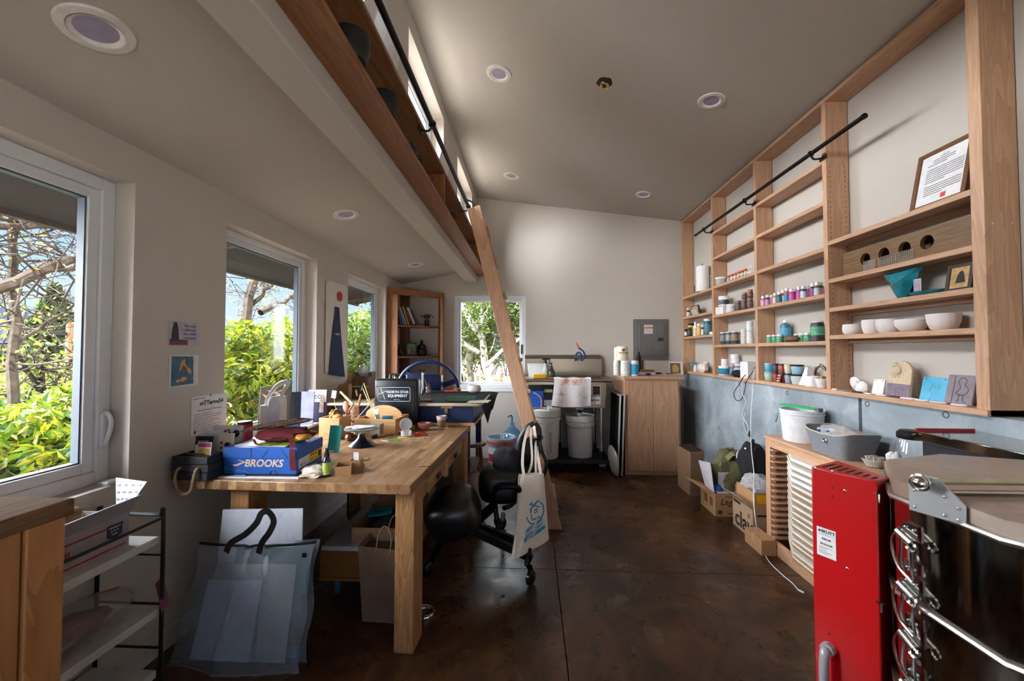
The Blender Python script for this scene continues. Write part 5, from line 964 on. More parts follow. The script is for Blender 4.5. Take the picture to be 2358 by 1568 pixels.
# ================================================================== slab roller behind the table
RZ = .9355
t = sr = thing('slab_roller', 'navy blue slab roller with cream table edge behind the work table', 'slab roller', (-1.0, 3.1, 0)); o = V((-1.0, 3.1, 0))
NV = pm('#0f2350', .4, 0, .1)
def bx(a, b): return MB().box(V(a) - o, V(b) - o)
part(t, 'base_board', bx((-1.58, 3.055, .762), (-.435, 4.05, .784)), PNX, bev=.002)
part(t, 'body', bx((-1.55, 3.085, .7845), (-.455, 3.98, .9135)), NV, bev=.004)
tp = [(.585, -.06), (.605, -.045), (.615, 0), (.615, .86), (.6, .93), (-.62, .93), (-.635, .86), (-.635, 0), (-.625, -.045), (-.6, -.06)]
part(t, 'table_board', MB().ext(tp, .0205, .914), pm('#cfc2a6', .5), bev=.005)
for x in (-1.5, -.55): 
    for y in (3.2, 3.92): part(t, 'stand_leg', bx((x, y, 0), (x + .05, y + .05, .7615)), NV)
mb = bx((-.705, 3.078, .893), (-.615, 3.0845, .9125)); mb.box(V((-.675, 3.07, .84)) - o, V((-.65, 3.0845, .893)) - o); mb.tube([V((-.675, 3.068, .845)) - o, V((-.675, 3.062, .82)) - o, V((-.65, 3.062, .82)) - o, V((-.65, 3.068, .845)) - o], .004, 6); part(t, 'latch_bracket', mb, CHROME, 'bright metal latch bracket')
mb = MB()
for x, z in ((-.52, .885), (-.575, .845), (-.52, .81)): mb.at(basis(V((x, 3.0845, z)) - o, (1, 0, 0), (0, 0, 1))).ext(arc(0, 0, .006, 0, 340, 10), .001)
part(t, 'bolt_hole', mb, BLACK)
a, b = on_y(861, 955, 2.99), on_y(962, 873, 2.99); X0, X1, ZB, ZU = a.x, b.x, .79, b.z
mb = MB().rbox(V((X0, 2.985, ZB)) - o, V((X1, 3.083, ZU)) - o, .018); mb.rbox(V((X0 + .012, 2.978, ZB + .01)) - o, V((X1 - .02, 2.99, ZU - .055)) - o, .006); gc = part(t, 'gear_cover', mb, pm('#0b0d12', .35))
cxx, cz = (X0 + X1) / 2 - .008, on_y(911, 908, 2.976).z; XZo = lambda x, z, y=2.977: basis(V((x, y, z)) - o, (1, 0, 0), (0, 0, 1))
mb = MB(); mb.text('NORTH STAR', .0275, XZo(cxx + .026, cz + .017), .0004, bold=.0006); mb.text('EQUIPMENT', .0275, XZo(cxx + .026, cz - .012), .0004, bold=.0006); mb.text('CHENEY WA', .008, XZo(cxx + .02, cz - .040), .0003)
w_, h_ = .122, .052; rr = [(x, z) for cx_, cz_, a0 in ((w_ - .01, h_ - .01, 0), (-w_ + .01, h_ - .01, 90), (-w_ + .01, -h_ + .01, 180), (w_ - .01, -h_ + .01, 270)) for x, z in arc(cx_, cz_, .01, a0, a0 + 90, 4)]
mb.tube([V((cxx + x, 2.9768, cz + z)) - o for x, z in rr], .0016, 4, True); mb.bar(V((cxx - .105, 2.9768, cz + .045)) - o, V((cxx - .07, 2.9768, cz - .04)) - o, .003, .001, (0, 1, 0)); mb.bar(V((cxx - .12, 2.9768, cz + .0)) - o, V((cxx - .055, 2.9768, cz + .028)) - o, .003, .001, (0, 1, 0))
part(t, 'lettering', mb, pm('#b9c6d6', .5))
c = on_y(985, 899, 4.08); R_ = 72 * 4.08 / FP; c = c - o
mb = MB().tube([c + V((R_ * cos(k * pi / 32), 0, R_ * .93 * sin(k * pi / 32))) for k in range(64)], .017, 10, True); part(t, 'hand_wheel', mb, NV)
mb = MB()
for a_ in (140, 20, 270): mb.bar(c, c + V((R_ * cos(radians(a_)), 0, R_ * .93 * sin(radians(a_)))), .05, .01, (0, 1, 0))
mb.cyl(c + V((0, -.03, 0)), c + V((0, .02, 0)), .03, 16); part(t, 'wheel_spoke', mb, NV)
a, b = on_y(934, 912, 3.9), on_y(1015, 862, 3.9); part(t, 'rear_gear_cover', MB().rbox(V((a.x, 3.89, RZ + .001)) - o, V((b.x, 4.02, b.z)) - o, .02), NV)
for u, v0, v1, y in ((973, 908, 853, 3.6), (911, 890, 862, 3.3)):
    a, b = on_y(u, v0, y), on_y(u, v1, y); q = MB().cyl(V((b.x, y, RZ + .001)) - o, b - o, .011, 12); hp = part(t, 'pressure_screw', q, CHROME); part(hp, 't_handle', MB().cyl(b - o + V((-.032, 0, 0)), b - o + V((.032, 0, 0)), .008, 10).cyl(b - o + V((0, 0, -.02)), b - o, .012, 10), BLACK)
def drape(a, b):
    x = -1.12 + a * .80; y = 3.09 + b * .86; e = max(0, x + .395); z = RZ + .0022 + .0012 * sin(9 * a + 4 * b)
    if x > -.395: z -= e * 1.6 * max(0, (1 - b * 1.15)) ** 1.3 * 1.25 + e * .15; x = -.395 + e * (.9 if b > .3 else .75)
    return (x, y - (.03 * max(0, e) * (1 - b)), z)
solo('dark_canvas', MB().grid(drape, 40, 20, .0016), pm('#090b13', .95, spec=.2, bump=.4, scale=150), 'dark canvas spread over slab roller table and hanging off its right side', 'cloth')
TT_ = RZ + .0065
def onR(u, v): return on_z(u, v, TT_)
p = onR(1090, 893); solo('white_pot', MB().lathe([(.05, 0), (.064, .012), (.068, .035), (.058, .06), (.052, .066), (.049, .064), (.055, .05), (.06, .03), (.04, .012), (0, .01)], 30), bis, 'round white clay pot on the slab roller near back window', 'pot', (on_y(1092, 893, 3.86).x, 3.86, TT_))
p = onR(1028, 924); q = onR(1096, 922); solo('green_block', MB().box((0, 0, 0), ((q - p).length, .035, .038)), pm('#24432f', .5, var=.25, scale=40), 'long dark green block lying on the slab roller front edge', 'block', p, 1, bev=.002)
t = thing('tape_roll', 'small roll of brown tape beside white pot on slab roller', 'tape', onR(1055, 902)); part(t, 'core', MB().lathe([(.012, 0), (.018, 0), (.018, .03), (.012, .03)], 20).lathe([(.012, 0), (.012, .03)], 20, cap=False), KRAFT); part(t, 'tape', MB().lathe([(.0182, .0), (.027, .0), (.027, .032), (.0182, .032)], 22), pm('#8a4f22', .3))
stick('red_handled_tool', 'red handled tool pointing left beside the brown tape roll', onR(1048, 904) + V((0, 0, .014)), onR(1025, 903) + V((0, 0, .010)), .011, pm('#a5161c', .4), 'tool', ('blade', 2.4, BLACK, .4))
t = thing('spatula', 'rubber rib with orange end lying on dark canvas', 'tool', onR(985, 922)); part(t, 'handle', MB().rbox((-.09, -.008, 0), (-.008, .008, .007), .003), pm('#b9aa90', .5)); part(t, 'orange_end', MB().lathe([(.018, 0), (.030, .003), (.030, .008), (.0, .009)], 20), pm('#d06a1c', .5))
solo('paper_stack', MB().hexa([(0, 0, 0), (.16, 0, 0), (.18, .12, 0), (.02, .12, 0), (0, 0, .006), (.16, 0, .006), (.18, .12, .008), (.02, .12, .008)]), pm('#cfc9b8', .7), 'curled cream papers on right corner of slab roller', 'paper', onR(1075, 928) + V((0, .01, .0)), 4)
t = thing('brush_jar', 'glass jar with brushes standing on dark canvas', 'jar', onR(986, 905)); part(t, 'jar', MB().lathe([(.024, 0), (.027, .004), (.027, .05), (.022, .06), (.020, .06), (.025, .048), (.025, .005), (0, .004)], 20), GLASS); part(t, 'pinkish_paint', MB().lathe([(.0245, .006), (.0245, .022), (0, .022)], 16), pm('#a58478', .5))
bj = onR(986, 905); stick('paint_brush', 'brown brush leaning left in the brush jar', bj + V((.004, 0, .026)), bj + V((-.035, .01, .125)), .004, HW, 'brush'); stick('sponge_brush', 'dark foam brush leaning right in the brush jar', bj + V((-.006, 0, .026)), bj + V((.012, .0, .085)), .004, HW, 'brush', ('foam_head', 1.5, pm('#1b1e24', .9), 3.2))
# box with open flap and brown basket at left end
p = on_z(757, 917, RZ + .0005); t = thing('shipping_box', 'brown cardboard box with raised flap at left end of slab roller', 'box', p + V((0, .02, 0)), 4); open_box(t, .155, .14, .115, .003, KRAFT, [((.15, .145, .115), (.0, .145, .117), (-.02, .19, .185), (.11, .20, .205)), ((-.001, .0, .116), (-.001, .14, .116), (-.05, .14, .10), (-.05, 0, .10))])
p = on_z(806, 920, RZ + .0005); t = thing('reed_basket', 'brown reed basket with clear bag inside beside the shipping box', 'basket', p + V((0, .06, 0)), -2); mb = MB()
for k in range(24):
    s_ = k / 24 * .5; x, y = (s_, 0) if s_ < .125 else (.125, s_ - .125) if s_ < .25 else (.375 - s_, .125) if s_ < .375 else (0, .5 - s_); mb.cb((x, y, 0), (.019, .019, .19 + .03 * (y > .06) + .006 * sin(k * 7)))
part(t, 'reed', mb, wood('#6e4c24', '#3d2812', 'z', 1.6, .6, name='reed')); part(t, 'band', MB().box((-.012, -.014, .10), (.137, -.010, .107)), pm('#b9a58a', .7))
part(t, 'inner_lining', MB().box((.011, .011, 0), (.114, .114, .02)), KRAFTD)
solo('clear_bag', MB().ball((0, 0, .08), (.048, .045, .08), 20, 14, lambda q: 1 + .2 * NZ.noise(q * 3)), CLEAR, 'clear plastic bag puffing out of the reed basket', 'plastic bag', p + V((.055, .122, .125)))
solo('green_bottle_top', MB().lathe([(.018, 0), (.018, .18), (.012, .2), (.012, .215), (0, .215)], 16), pm('#0f3a30', .3), 'dark green bottle showing behind the black gear cover', 'bottle', on_z(894, 905, RZ) * 1 + V((.0, .05, 0)) if False else (-1.155, 3.22, RZ))
# ================================================================== banner
a, b = on_x(749, 642, WL), on_x(797, 660, WL); t = thing('hanging_banner', 'white hanging cloth banner with red sun and navy peak between windows', 'banner', (WL + .004, a.y, a.z - .75)); bw_ = b.y - a.y
part(t, 'cloth', MB().grid(lambda x, z: (.004 + .005 * sin(7 * x) * (1 - z * .6), x * bw_, z * .75), 18, 16, .0012), pm('#d3ccc4', .9, bump=.2, scale=200))
def bn(u, v): q = on_x(u, v, WL); return (q.y - a.y, q.z - (a.z - .75))
def onb(pts, th=.0008): return MB().at(basis((.0118, 0, 0), (0, 1, 0), (0, 0, 1))).ext(pts, th)
cc = bn(779, 683); part(t, 'red_sun', onb(arc(cc[0], cc[1], .041, 0, 350, 30)), pm('#b02a1a', .8))
part(t, 'navy_peak', onb([bn(752, 862), bn(790, 868), bn(781, 770), bn(777, 708), bn(767.5, 706), bn(767, 722), bn(763, 745), bn(757, 800)][::1]), pm('#0d1f47', .85)); cc = bn(773, 770)
part(t, 'lettering', MB().text('NIPPON', .022, basis((.0128, cc[0], cc[1]), (0, 1, 0), (0, 0, 1)), .0003), PAPER)
part(t, 'pin', MB().ball((.012, .012, .74), .004, 8, 6).ball((.012, bw_ - .012, .74), .004, 8, 6), pm('#6a6a70', .4))
# ================================================================== corner bookcase
t = thing('corner_bookcase', 'triangular wooden corner bookcase between left windows and back window', 'bookcase', (WL + .018, 4.455, 0), 0); B0 = V((WL + .018, 4.455, 0)); e = V((.530, .522, 0)); L = e.length; ang = atan2(e.y, e.x); HB = 2.07
Mk = Mx.Rotation(ang, 4, 'Z')
for x in (0, L - .075): part(t, 'stile', MB(Mk).box((x, -.0, 0), (x + .075, .02, HB)), DKZ, bev=.002)
part(t, 'top_rail', MB(Mk).box((.0755, 0, HB - .075), (L - .0755, .02, HB)), DKX, bev=.002); part(t, 'bottom_rail', MB(Mk).box((.0755, 0, 0), (L - .0755, .02, .09)), DKX)
part(t, 'wing', MB().box((e.x - .02, e.y - .14, .0), (e.x - .001, e.y - .001, HB - .08)).box((.0, .022, 0), (.10, .04, HB - .08)), DKZ)
part(t, 'corner_post', MB().box((.0, .44, 0), (.09, .52, HB)), wood('#6f4428', '#52301b', 'z', name='dark_post'))
zs = [.42, .86, 1.276, 1.644, 2.05]
for z in zs[:-1]: part(t, 'shelf', MB().ext([(.02, .03), (.50, .505), (.095, .515), (.095, .435), (.005, .435)][::1], .02, z - .02), DKX, bev=.002)
part(t, 'top_board', MB().ext([(.02, .03), (.50, .505), (.095, .515), (.095, .435), (.005, .435)], .02, 2.03), DKX)
mb = MB()
for k in range(34): z = .5 + k * .035; mb.at(basis((e.x - .0205, e.y - .03, z), (0, -1, 0), (0, 0, 1))).ext(arc(0, 0, .003, 0, 320, 8), .0004); mb.at(basis((e.x - .0205, e.y - .105, z), (0, -1, 0), (0, 0, 1))).ext(arc(0, 0, .003, 0, 320, 8), .0004)
part(t, 'peg_hole', mb, pm('#2a1a10', .9))
def onD(s, dpt, z): return B0 + V((cos(ang), sin(ang), 0)) * s + V((-sin(ang), cos(ang), 0)) * dpt + V((0, 0, z))
deg = math.degrees(ang)
bk_ = [(.085, '#1c1a1a', .20, 4), (.108, '#5d2022', .23, 10), (.13, '#2c6f9a', .235, 16), (.155, '#8b8f98', .215, 22), (.188, '#9a7a2c', .23, 20), (.212, '#5c141c', .22, 24), (.25, '#a8a4a8', .215, 24), (.288, '#33181a', .185, 24)]
nm_ = ['black book at far left of corner bookcase', 'dark red book second from left in corner bookcase', 'blue book third from left in corner bookcase', 'grey magazine file among leaning books', 'gold patterned book among leaning books in corner bookcase', 'crimson book left of the white binder', 'white ring binder leaning in the corner bookcase', 'maroon book right of the white binder']
for (s_, c_, h_, ti), nm in zip(bk_, nm_):
    q = onD(s_ + .035 + h_ * sin(radians(ti)) * .55, .03, 1.6445); w_ = .026 if 'binder' in nm else .015
    tb = thing('shelf_book', nm, 'book', q, rot=(0, 0, 0), group='books in the corner bookcase'); tb.matrix_world = Mx.Translation(q + V((0, 0, w_ * sin(radians(ti))))) @ Mk @ Mx.Rotation(radians(-ti), 4, 'Y')
    part(tb, 'cover', MB().box((0, 0, 0), (.002, .13, h_)).box((w_ - .002, 0, 0), (w_, .13, h_)).box((.002, 0, 0), (w_ - .002, .002, h_)), pm(c_, .5)); part(tb, 'pages', MB().box((.002, .0022, .003), (w_ - .002, .127, h_ - .003)), pm('#c9c0ae', .8))
t = thing('dried_flowers', 'small dark vase of dried flowers in top of corner bookcase', 'vase', onD(.555, .10, 1.6445)); part(t, 'vase', MB().lathe([(.02, 0), (.03, .02), (.026, .06), (.03, .085), (.027, .085), (.024, .06), (0, .02)], 20), pm('#1d0f0c', .35)); mb = MB(); random.seed(9)
for k in range(26): a_ = random.uniform(0, 6.28); r_ = random.uniform(.02, .075); z_ = random.uniform(.11, .15); mb.tube(catm([(0, 0, .07), (r_ * .4 * cos(a_), r_ * .4 * sin(a_), .11), (r_ * cos(a_), r_ * sin(a_), z_)], 3), .0012, 4); mb.ball((r_ * cos(a_), r_ * sin(a_), z_), .008, 6, 5)
part(t, 'dried_stems', mb, pm('#4a352a', .9))
t = thing('photo_frame', 'dark wavy framed family photo in the corner bookcase', 'picture frame', onD(.285, .12, 1.2765)); t.matrix_world = Mx.Translation(onD(.27, .10, 1.2765)) @ Mk @ Mx.Rotation(radians(-8), 4, 'X')
part(t, 'frame', MB().at(basis((0, 0, 0), (1, 0, 0), (0, 0, 1))).ext([(0, 0), (.15, 0), (.148, .165), (.1, .162), (.06, .178), (.02, .178), (.0, .165)][::1], .014), pm('#1c1814', .4)); part(t, 'photo', MB().box((.02, -.0150, .02), (.13, -.0142, .15)), pm('#55704a', .4, var=.6, scale=30))
mb = MB(); mb.at(basis((.075, -.0152, .03), (1, 0, 0), (0, 0, 1))).ext([(-.05, 0), (-.02, 0), (-.02, .05), (-.035, .065), (-.05, .05)], .0003); part(t, 'orange_shirt', mb, pm('#c2502a', .5)); part(t, 'child_figure', MB().at(basis((.09, -.0152, .03), (1, 0, 0), (0, 0, 1))).ext([(-.025, 0), (.03, 0), (.02, .04), (.01, .075), (-.01, .075), (-.02, .04)], .0003), pm('#3a5fa0', .5))
t = thing('seated_statue', 'dark seated statue above a small bowl in the corner bookcase', 'statue', onD(.50, .13, 1.2765)); SD = pm('#14120f', .45)
part(t, 'bowl', MB().lathe([(.05, 0), (.062, .01), (.07, .06), (.065, .065), (.06, .05), (0, .045)], 24), SD); part(t, 'figure', MB().ball((0, .0, .075), (.062, .045, .022), 20, 10).ball((0, .005, .11), (.036, .026, .05), 18, 12).ball((0, .002, .172), (.018, .018, .022), 14, 10).ball((0, .002, .196), .008, 10, 8).tube(catm([(-.034, 0, .135), (-.05, -.012, .10), (-.015, -.03, .085)], 4), .010, 8).tube(catm([(.034, 0, .135), (.05, -.012, .10), (.015, -.03, .085)], 4), .010, 8), SD); part(t, 'painted_glow', MB().lathe([(.014, .0655), (.014, .072), (0, .073)], 14).at(None), pm('#c98a4a', .5))  # small warm glow by the statue is put into the disc's orange colour
bpy.data.objects['painted_glow'].location = (.012, -.048, 0)
q = onD(.50, .13, 1.2765); solo('thin_cable', MB().tube(catm([q + V((.06, .0, .03)), q + V((.10, .02, .02)), q + V((.125, .03, -.03)), q + V((.11, .0, -.12)), q + V((.08, -.02, -.14)), q + V((.04, -.03, -.06)), q + V((.03, -.085, -.005))], 6), .002, 6), BLACK, 'thin black cable looping below the seated statue', 'cable')
t = thing('small_figurine', 'cluster of small dark figurines left in the corner bookcase', 'figurine', onD(.17, .06, 1.2765)); part(t, 'base', MB(Mk).box((-.07, -.03, 0), (.06, .04, .012)), SD); part(t, 'figure', MB().ball((0, .01, .05), (.03, .025, .04), 14, 10).ball((.0, .01, .10), (.02, .018, .025), 12, 8).box((-.022, -.01, .125), (.022, .025, .135)), SD); part(t, 'gold_beads', MB().ball((.03, -.02, .05), .006, 8, 6).ball((-.02, -.025, .07), .005, 8, 6).ball((.045, -.01, .03), .009, 8, 6), pm('#8a6a3a', .3, .6))
# ================================================================== sink
t = sk = thing('utility_sink', 'stainless steel utility sink with backsplash and left drainboard on casters', 'sink', (.3, 4.68, 0)); o = V((.3, 4.68, 0))
def bq(mb, a, b): return mb.box(V(a) - o, V(b) - o)
y0, y1, x0, x1 = 4.38, 4.955, -.09, .862; bx0, bx1, by0, by1 = .335, .80, 4.43, 4.88; RM = 1.032
mb = MB(); bq(mb, (x0, y0, RM - .012), (bx0, y1, RM)); bq(mb, (bx1, y0, RM - .012), (x1, y1, RM)); bq(mb, (bx0, y0, RM - .012), (bx1, by0, RM)); bq(mb, (bx0, by1, RM - .012), (bx1, y1, RM))
part(t, 'deck', mb, STEEL, bev=.002)
mb = MB().tube([V((x0, y0, RM - .016)) - o, V((x1, y0, RM - .016)) - o, V((x1, y1, RM - .016)) - o], .018, 12); part(t, 'rolled_rim', mb, STEEL)
bq(m2 := MB(), (x0, y0 + .02, RM - .062), (bx0, y0 + .03, RM - .03)); bq(m2, (bx0 - .02, y0 + .012, RM - .05), (bx1 + .03, y0 + .022, RM - .02)); part(t, 'apron', m2, STEEL)
zb = .716; mb = MB(); r = .02
bq(mb, (bx0 - .012, by0 - .03, zb), (bx0, by1, RM - .014)); bq(mb, (bx1, by0 - .03, zb), (bx1 + .012, by1, RM - .014)); bq(mb, (bx0, by0 - .03, zb), (bx1, by0 - .018, RM - .014)); bq(mb, (bx0, by1 - .012, zb), (bx1, by1, RM - .014)); bq(mb, (bx0, by0 - .018, zb), (bx1, by1 - .012, zb + .012)); part(t, 'basin', mb, STEEL, bev=.008)
mb = MB(); bq(mb, (x0, 4.944, RM), (x1, 4.956, 1.245)); mb.hexa([V(q) - o for q in ((x0, 4.944, 1.2455), (x1 - .004, 4.944, 1.2455), (x1, 4.995, 1.2455), (x0, 4.995, 1.2455), (x0, 4.962, 1.29), (x1 - .012, 4.962, 1.29), (x1 - .01, 4.995, 1.29), (x0, 4.995, 1.29))]); part(t, 'backsplash', mb, STEEL, bev=.004)
for x, y in ((.765, 4.47), (.75, 4.86), (.33, 4.86), (-.05, 4.5), (-.05, 4.86)): lg = part(t, 'leg', MB().cyl(V((x, y, .235)) - o, V((x, y, zb + (.0 if x > .2 else .28))) - o, .021, 16), CHROME); part(lg, 'foot', MB().cyl(V((x, y, .152)) - o, V((x, y, .2345)) - o, .027, 14), BLACK)
part(t, 'drain', MB().at(Mx.Translation(V((.555, 4.65, 0)) - o)).lathe([(.022, .54), (.022, .56), (.024, .565), (.024, .61), (.02, .615), (.02, .66), (.042, .665), (.045, .7), (.05, .715)], 20), BLACK); part(t, 'drain_collar', MB().at(Mx.Translation(V((.555, 4.65, 0)) - o)).lathe([(.026, .60), (.026, .625)], 18, cap=False).lathe([(.046, .668), (.048, .69)], 18, cap=False), PLASTICW)
fy = lambda x, z: basis(V((x, by0 - .0305, z)) - o, (1, 0, 0), (0, 0, 1))
sg = part(t, 'warning_sign', MB().at(fy(.665, .76)).ext([(-.085, 0), (.085, 0), (.085, .20), (-.085, .20)], .0012), PAPER); mb = MB(); mb.text('DO', .034, fy(.715, .885) @ TR(0, 0, .0014), .0003, bold=.001); mb.text('NOT DRINK', .03, fy(.665, .852) @ TR(0, 0, .0014), .0003, bold=.001); mb.text('FROM SINK', .028, fy(.668, .80) @ TR(0, 0, .0014), .0003, bold=.001); mb.at(fy(.70, .885)).ext([(-.03, -.02), (.045, -.02), (.045, .07), (-.03, .07)], .0016); part(sg, 'lettering', mb, BLACK); part(sg, 'red_symbol', MB().at(fy(.708, .912) @ TR(0, 0, .0018)).tube([(.022 * cos(k * pi / 10), .022 * sin(k * pi / 10), 0) for k in range(20)], .004, 5, True), pm('#b01a1c', .5))
part(t, 'yellow_triangle', MB().at(basis(V((.555, 4.942, 1.262)) - o, (1, 0, 0), (0, 0, 1)) @ TR(0, 0, 0, 20)).ext([(-.022, -.012), (.022, -.012), (0, .02)], .0012), pm('#d8c41c', .5))
part(t, 'maker_plate', MB().at(basis(V((.03, 4.945, 1.262)) - o, (1, 0, 0), (0, 0, 1))).ext([(-.10, -.004), (.10, -.004), (.10, .004), (-.10, .004)], .004), pm('#3a332a', .5))
# segmented tap
t = thing('segmented_tap', 'blue jointed hose tap with orange nozzle tip on the sink backsplash', 'faucet', (.60, 4.94, 1.255)); pts = catm([on_y(1330, 829, 4.89), on_y(1326, 822, 4.88), on_y(1328, 814, 4.87), on_y(1334, 812, 4.86), on_y(1338, 817, 4.85), on_y(1336, 826, 4.84), on_y(1341, 829, 4.83), on_y(1346, 821, 4.82), on_y(1344, 810, 4.82), on_y(1337, 804, 4.82), on_y(1333, 801, 4.82)], 3); o = V((.60, 4.94, 1.255)); mb = MB()
for k, q in enumerate(pts): mb.ball(q - o, .0125 if k % 2 else .0105, 10, 7)
part(t, 'jointed_hose', mb, pm('#123a70', .35)); q = pts[-1]; part(t, 'nozzle', MB().tube([q - o, on_y(1330, 795, 4.82) - o, on_y(1326, 788, 4.82) - o], [.012, .009, .004], 10), pm('#e0501c', .4)); part(t, 'mount', MB().tube([on_y(1324, 820, 4.93) - o, on_y(1324, 832, 4.93) - o], .008, 8).tube([on_y(1324, 828, 4.935) - o, pts[0] - o], .009, 8), BLACK)
# towel
def tw(a, b):
    L_ = .05 + .33; s_ = b * L_
    x = .245 + a * .40 - .03 * (1 - a) * max(0, s_ - .08) / .3 + .0
    if s_ < .10: return (x, 4.49 - s_ * 1.12 + .0, RM + .006 + .004 * sin(14 * a))
    q = s_ - .10; return (x + .006 * sin(9 * a + 3 * b), 4.352 - .012 * sin(12 * a) * min(1, q * 6) + .0, RM + .002 - q * 1.0 - .02 * sin(a * 2.5 + .4) * min(1, q * 5) if q > .02 else RM + .004 - q)
t = solo('towel', MB().grid(tw, 36, 26, .006), None, 'white towel with brown clay stains hanging over the sink front', 'towel')
m = NT('stained_towel'); vv = m.coord((3.2, 1, 3.2)); n_ = m.new('TexNoise', i_Scale=2.3, i_Detail=5.0, i_Roughness=.6); m.ln(vv, n_.inputs['Vector']); m.ln(m.ramp(n_.outputs['Fac'], [(.55, lin('#e2dcde')), (.64, lin('#c99a78')), (.75, lin('#a06844'))]), m.b.inputs['Base Color']); m.b.inputs['Roughness'].default_value = .95; n2 = m.new('TexNoise', i_Scale=160.0); m.ln(m.coord(), n2.inputs['Vector']); m.bump(n2.outputs['Fac'], .4, .004); t.data.materials[0] = m.m
# on the sink
zt = RM + .0005
def oy(u, v, y): return on_y(u, v, y)
p = oy(1236, 862, 4.62); t = thing('plastic_tub', 'translucent plastic tub standing on the sink drainboard', 'tub', (p.x - .015, 4.66, zt)); part(t, 'body', MB().hexa([(-.075, -.06, 0), (.075, -.06, 0), (.075, .06, 0), (-.075, .06, 0), (-.09, -.07, .15), (.09, -.07, .15), (.09, .07, .15), (-.09, .07, .15)]), MILKY, bev=.008); part(t, 'rim', MB().box((-.094, -.074, .1505), (.094, .074, .158)), MILKY)
p = oy(1243, 862, 4.46); solo('yellow_sponge', MB().rbox((-.078, -.04, 0), (.078, .04, .05), .014), pm('#e0a22a', .9, bump=.8, scale=150), 'large yellow sponge on the front edge of the sink', 'sponge', (p.x, 4.46, zt), 2)
solo('orange_sponge', MB().rbox((-.04, -.03, 0), (.04, .03, .012), .004), pm('#d88a2a', .9, bump=.6, scale=150), 'thin orange sponge beside the large yellow sponge', 'sponge', (oy(1268, 866, 4.44).x, 4.47, zt), 10)
p = oy(1256, 860, 4.6); t = thing('trigger_spray', 'white spray bottle with black trigger behind yellow sponge', 'bottle', (p.x, 4.62, zt)); part(t, 'bottle', MB().lathe([(.038, 0), (.04, .004), (.04, .09), (.032, .12), (.016, .15), (.014, .165)], 24), pm('#ccd2d2', .35)); part(t, 'green_label', MB().lathe([(.0405, .02), (.0405, .08)], 24, cap=False), print_mat('#b8cfb0', '#2f6a4a', 50, 'xz')); part(t, 'trigger_head', MB().lathe([(.017, .1655), (.017, .185), (.012, .19), (.014, .205)], 14).box((-.035, -.012, .205), (.055, .012, .228)).tube([(.045, 0, .205), (.05, 0, .18), (.04, 0, .16)], .005, 6), BLACK)
p = oy(1270, 860, 4.58); t = thing('soap_pump', 'dark glass soap pump bottle right of the spray bottle', 'bottle', (p.x, 4.58, zt)); part(t, 'bottle', MB().lathe([(.034, 0), (.036, .004), (.036, .07), (.022, .10), (.013, .115)], 22), pm('#2b3028', .1, coat=.6)); part(t, 'green_label', MB().lathe([(.0365, .015), (.0365, .06)], 22, cap=False), print_mat('#1f4a34', '#9ab8a0', 60, 'xz')); part(t, 'pump', MB().cyl((0, 0, .1155), (0, 0, .135), .014, 12).cyl((0, 0, .135), (0, 0, .165), .005, 8).tube([(.008, 0, .168), (-.03, -.01, .163)], .006, 8), BLACK)
# platform, buckets
t = thing('rolling_platform', 'low black rolling platform under the sink carrying buckets', 'dolly', (.3, 4.66, 0)); part(t, 'deck', MB().box((-.37, -.27, .112), (.56, .29, .15)), pm('#131416', .6), bev=.004)
cw_ = None
for x, y in ((.47, -.235), (.47, .2), (-.30, -.235), (-.30, .2)):
    c_ = part(t, 'caster', MB().hexa([(x - .03, y - .02, .08), (x + .03, y - .02, .08), (x + .03, y + .02, .08), (x - .03, y + .02, .08), (x - .04, y - .03, .1115), (x + .04, y - .03, .1115), (x + .04, y + .03, .1115), (x - .04, y + .03, .1115)]), pm('#b9b5ac', .4, .5)); part(c_, 'wheel', MB().at(TR(x, y - .0, .042, 0, 0, 20) @ TR(0, 0, 0, 90)).lathe([(.02, -.016), (.036, -.016), (.042, -.01), (.042, .01), (.036, .016), (.02, .016)], 24), RUBBER)
def bucket(lab, x, y, z, r, h, nm='bucket', pipes=True):
    t = thing(nm, lab, 'bucket', (x, y, z)); BM = pm('#dcdcd8', .35)
    part(t, 'body', MB().lathe([(r * .82, 0), (r * .84, .004), (r * .93, h * .8), (r * 1.0, h * .80), (r * 1.0, h * .84), (r * .95, h * .845), (r * .96, h * .88)], 40), BM); part(t, 'lid', MB().lathe([(r * 1.02, h * .86), (r * 1.05, h * .87), (r * 1.05, h * .99), (r * 1.02, h), (r * .98, h), (r * .96, h * .965), (0, h * .965)], 48, cap=False), BM)
    part(t, 'bail_handle', MB().tube(catm([(-r * 1.02, 0, h * .82), (-r * .75, -r * .80, h * .775), (0, -r * 1.06, h * .755), (r * .75, -r * .8, h * .775), (r * 1.02, 0, h * .82)], 6), .006, 7), BM); return t
a = oy(1337, 1055, 4.56); s_ = 4.56 / FP; t = bucket('white lidded bucket under the sink drain on right', a.x, 4.60, .1505, .16, 93 * s_ * 1.0)
a = oy(1258, 1058, 4.5); t = bucket('taller white lidded bucket under the sink drainboard on left', a.x, 4.53, .1505, .158, .535); part(t, 'fine_print', MB().text('WASTE WATER', .032, basis((.045, -.1475, .19), (0, 0, 1), (-1, -.2, 0)), .0003), pm('#4a4a50', .6)); part(t, 'hose_fitting', MB().cyl((.03, 0, .517), (.03, 0, .57), .016, 12).tube([(.03, 0, .56), (.06, -.01, .555)], .012, 10), PLASTICW)
bxr = a.x
solo('hose', MB().tube(catm([(bxr + .07, 4.52, .70), (bxr + .16, 4.52, .69), (.36, 4.56, .655), (.46, 4.6, .60), (.50, 4.62, .572)], 6), .009, 8), pm('#b59a84', .35), 'pale hose running between the two buckets under the sink', 'hose')
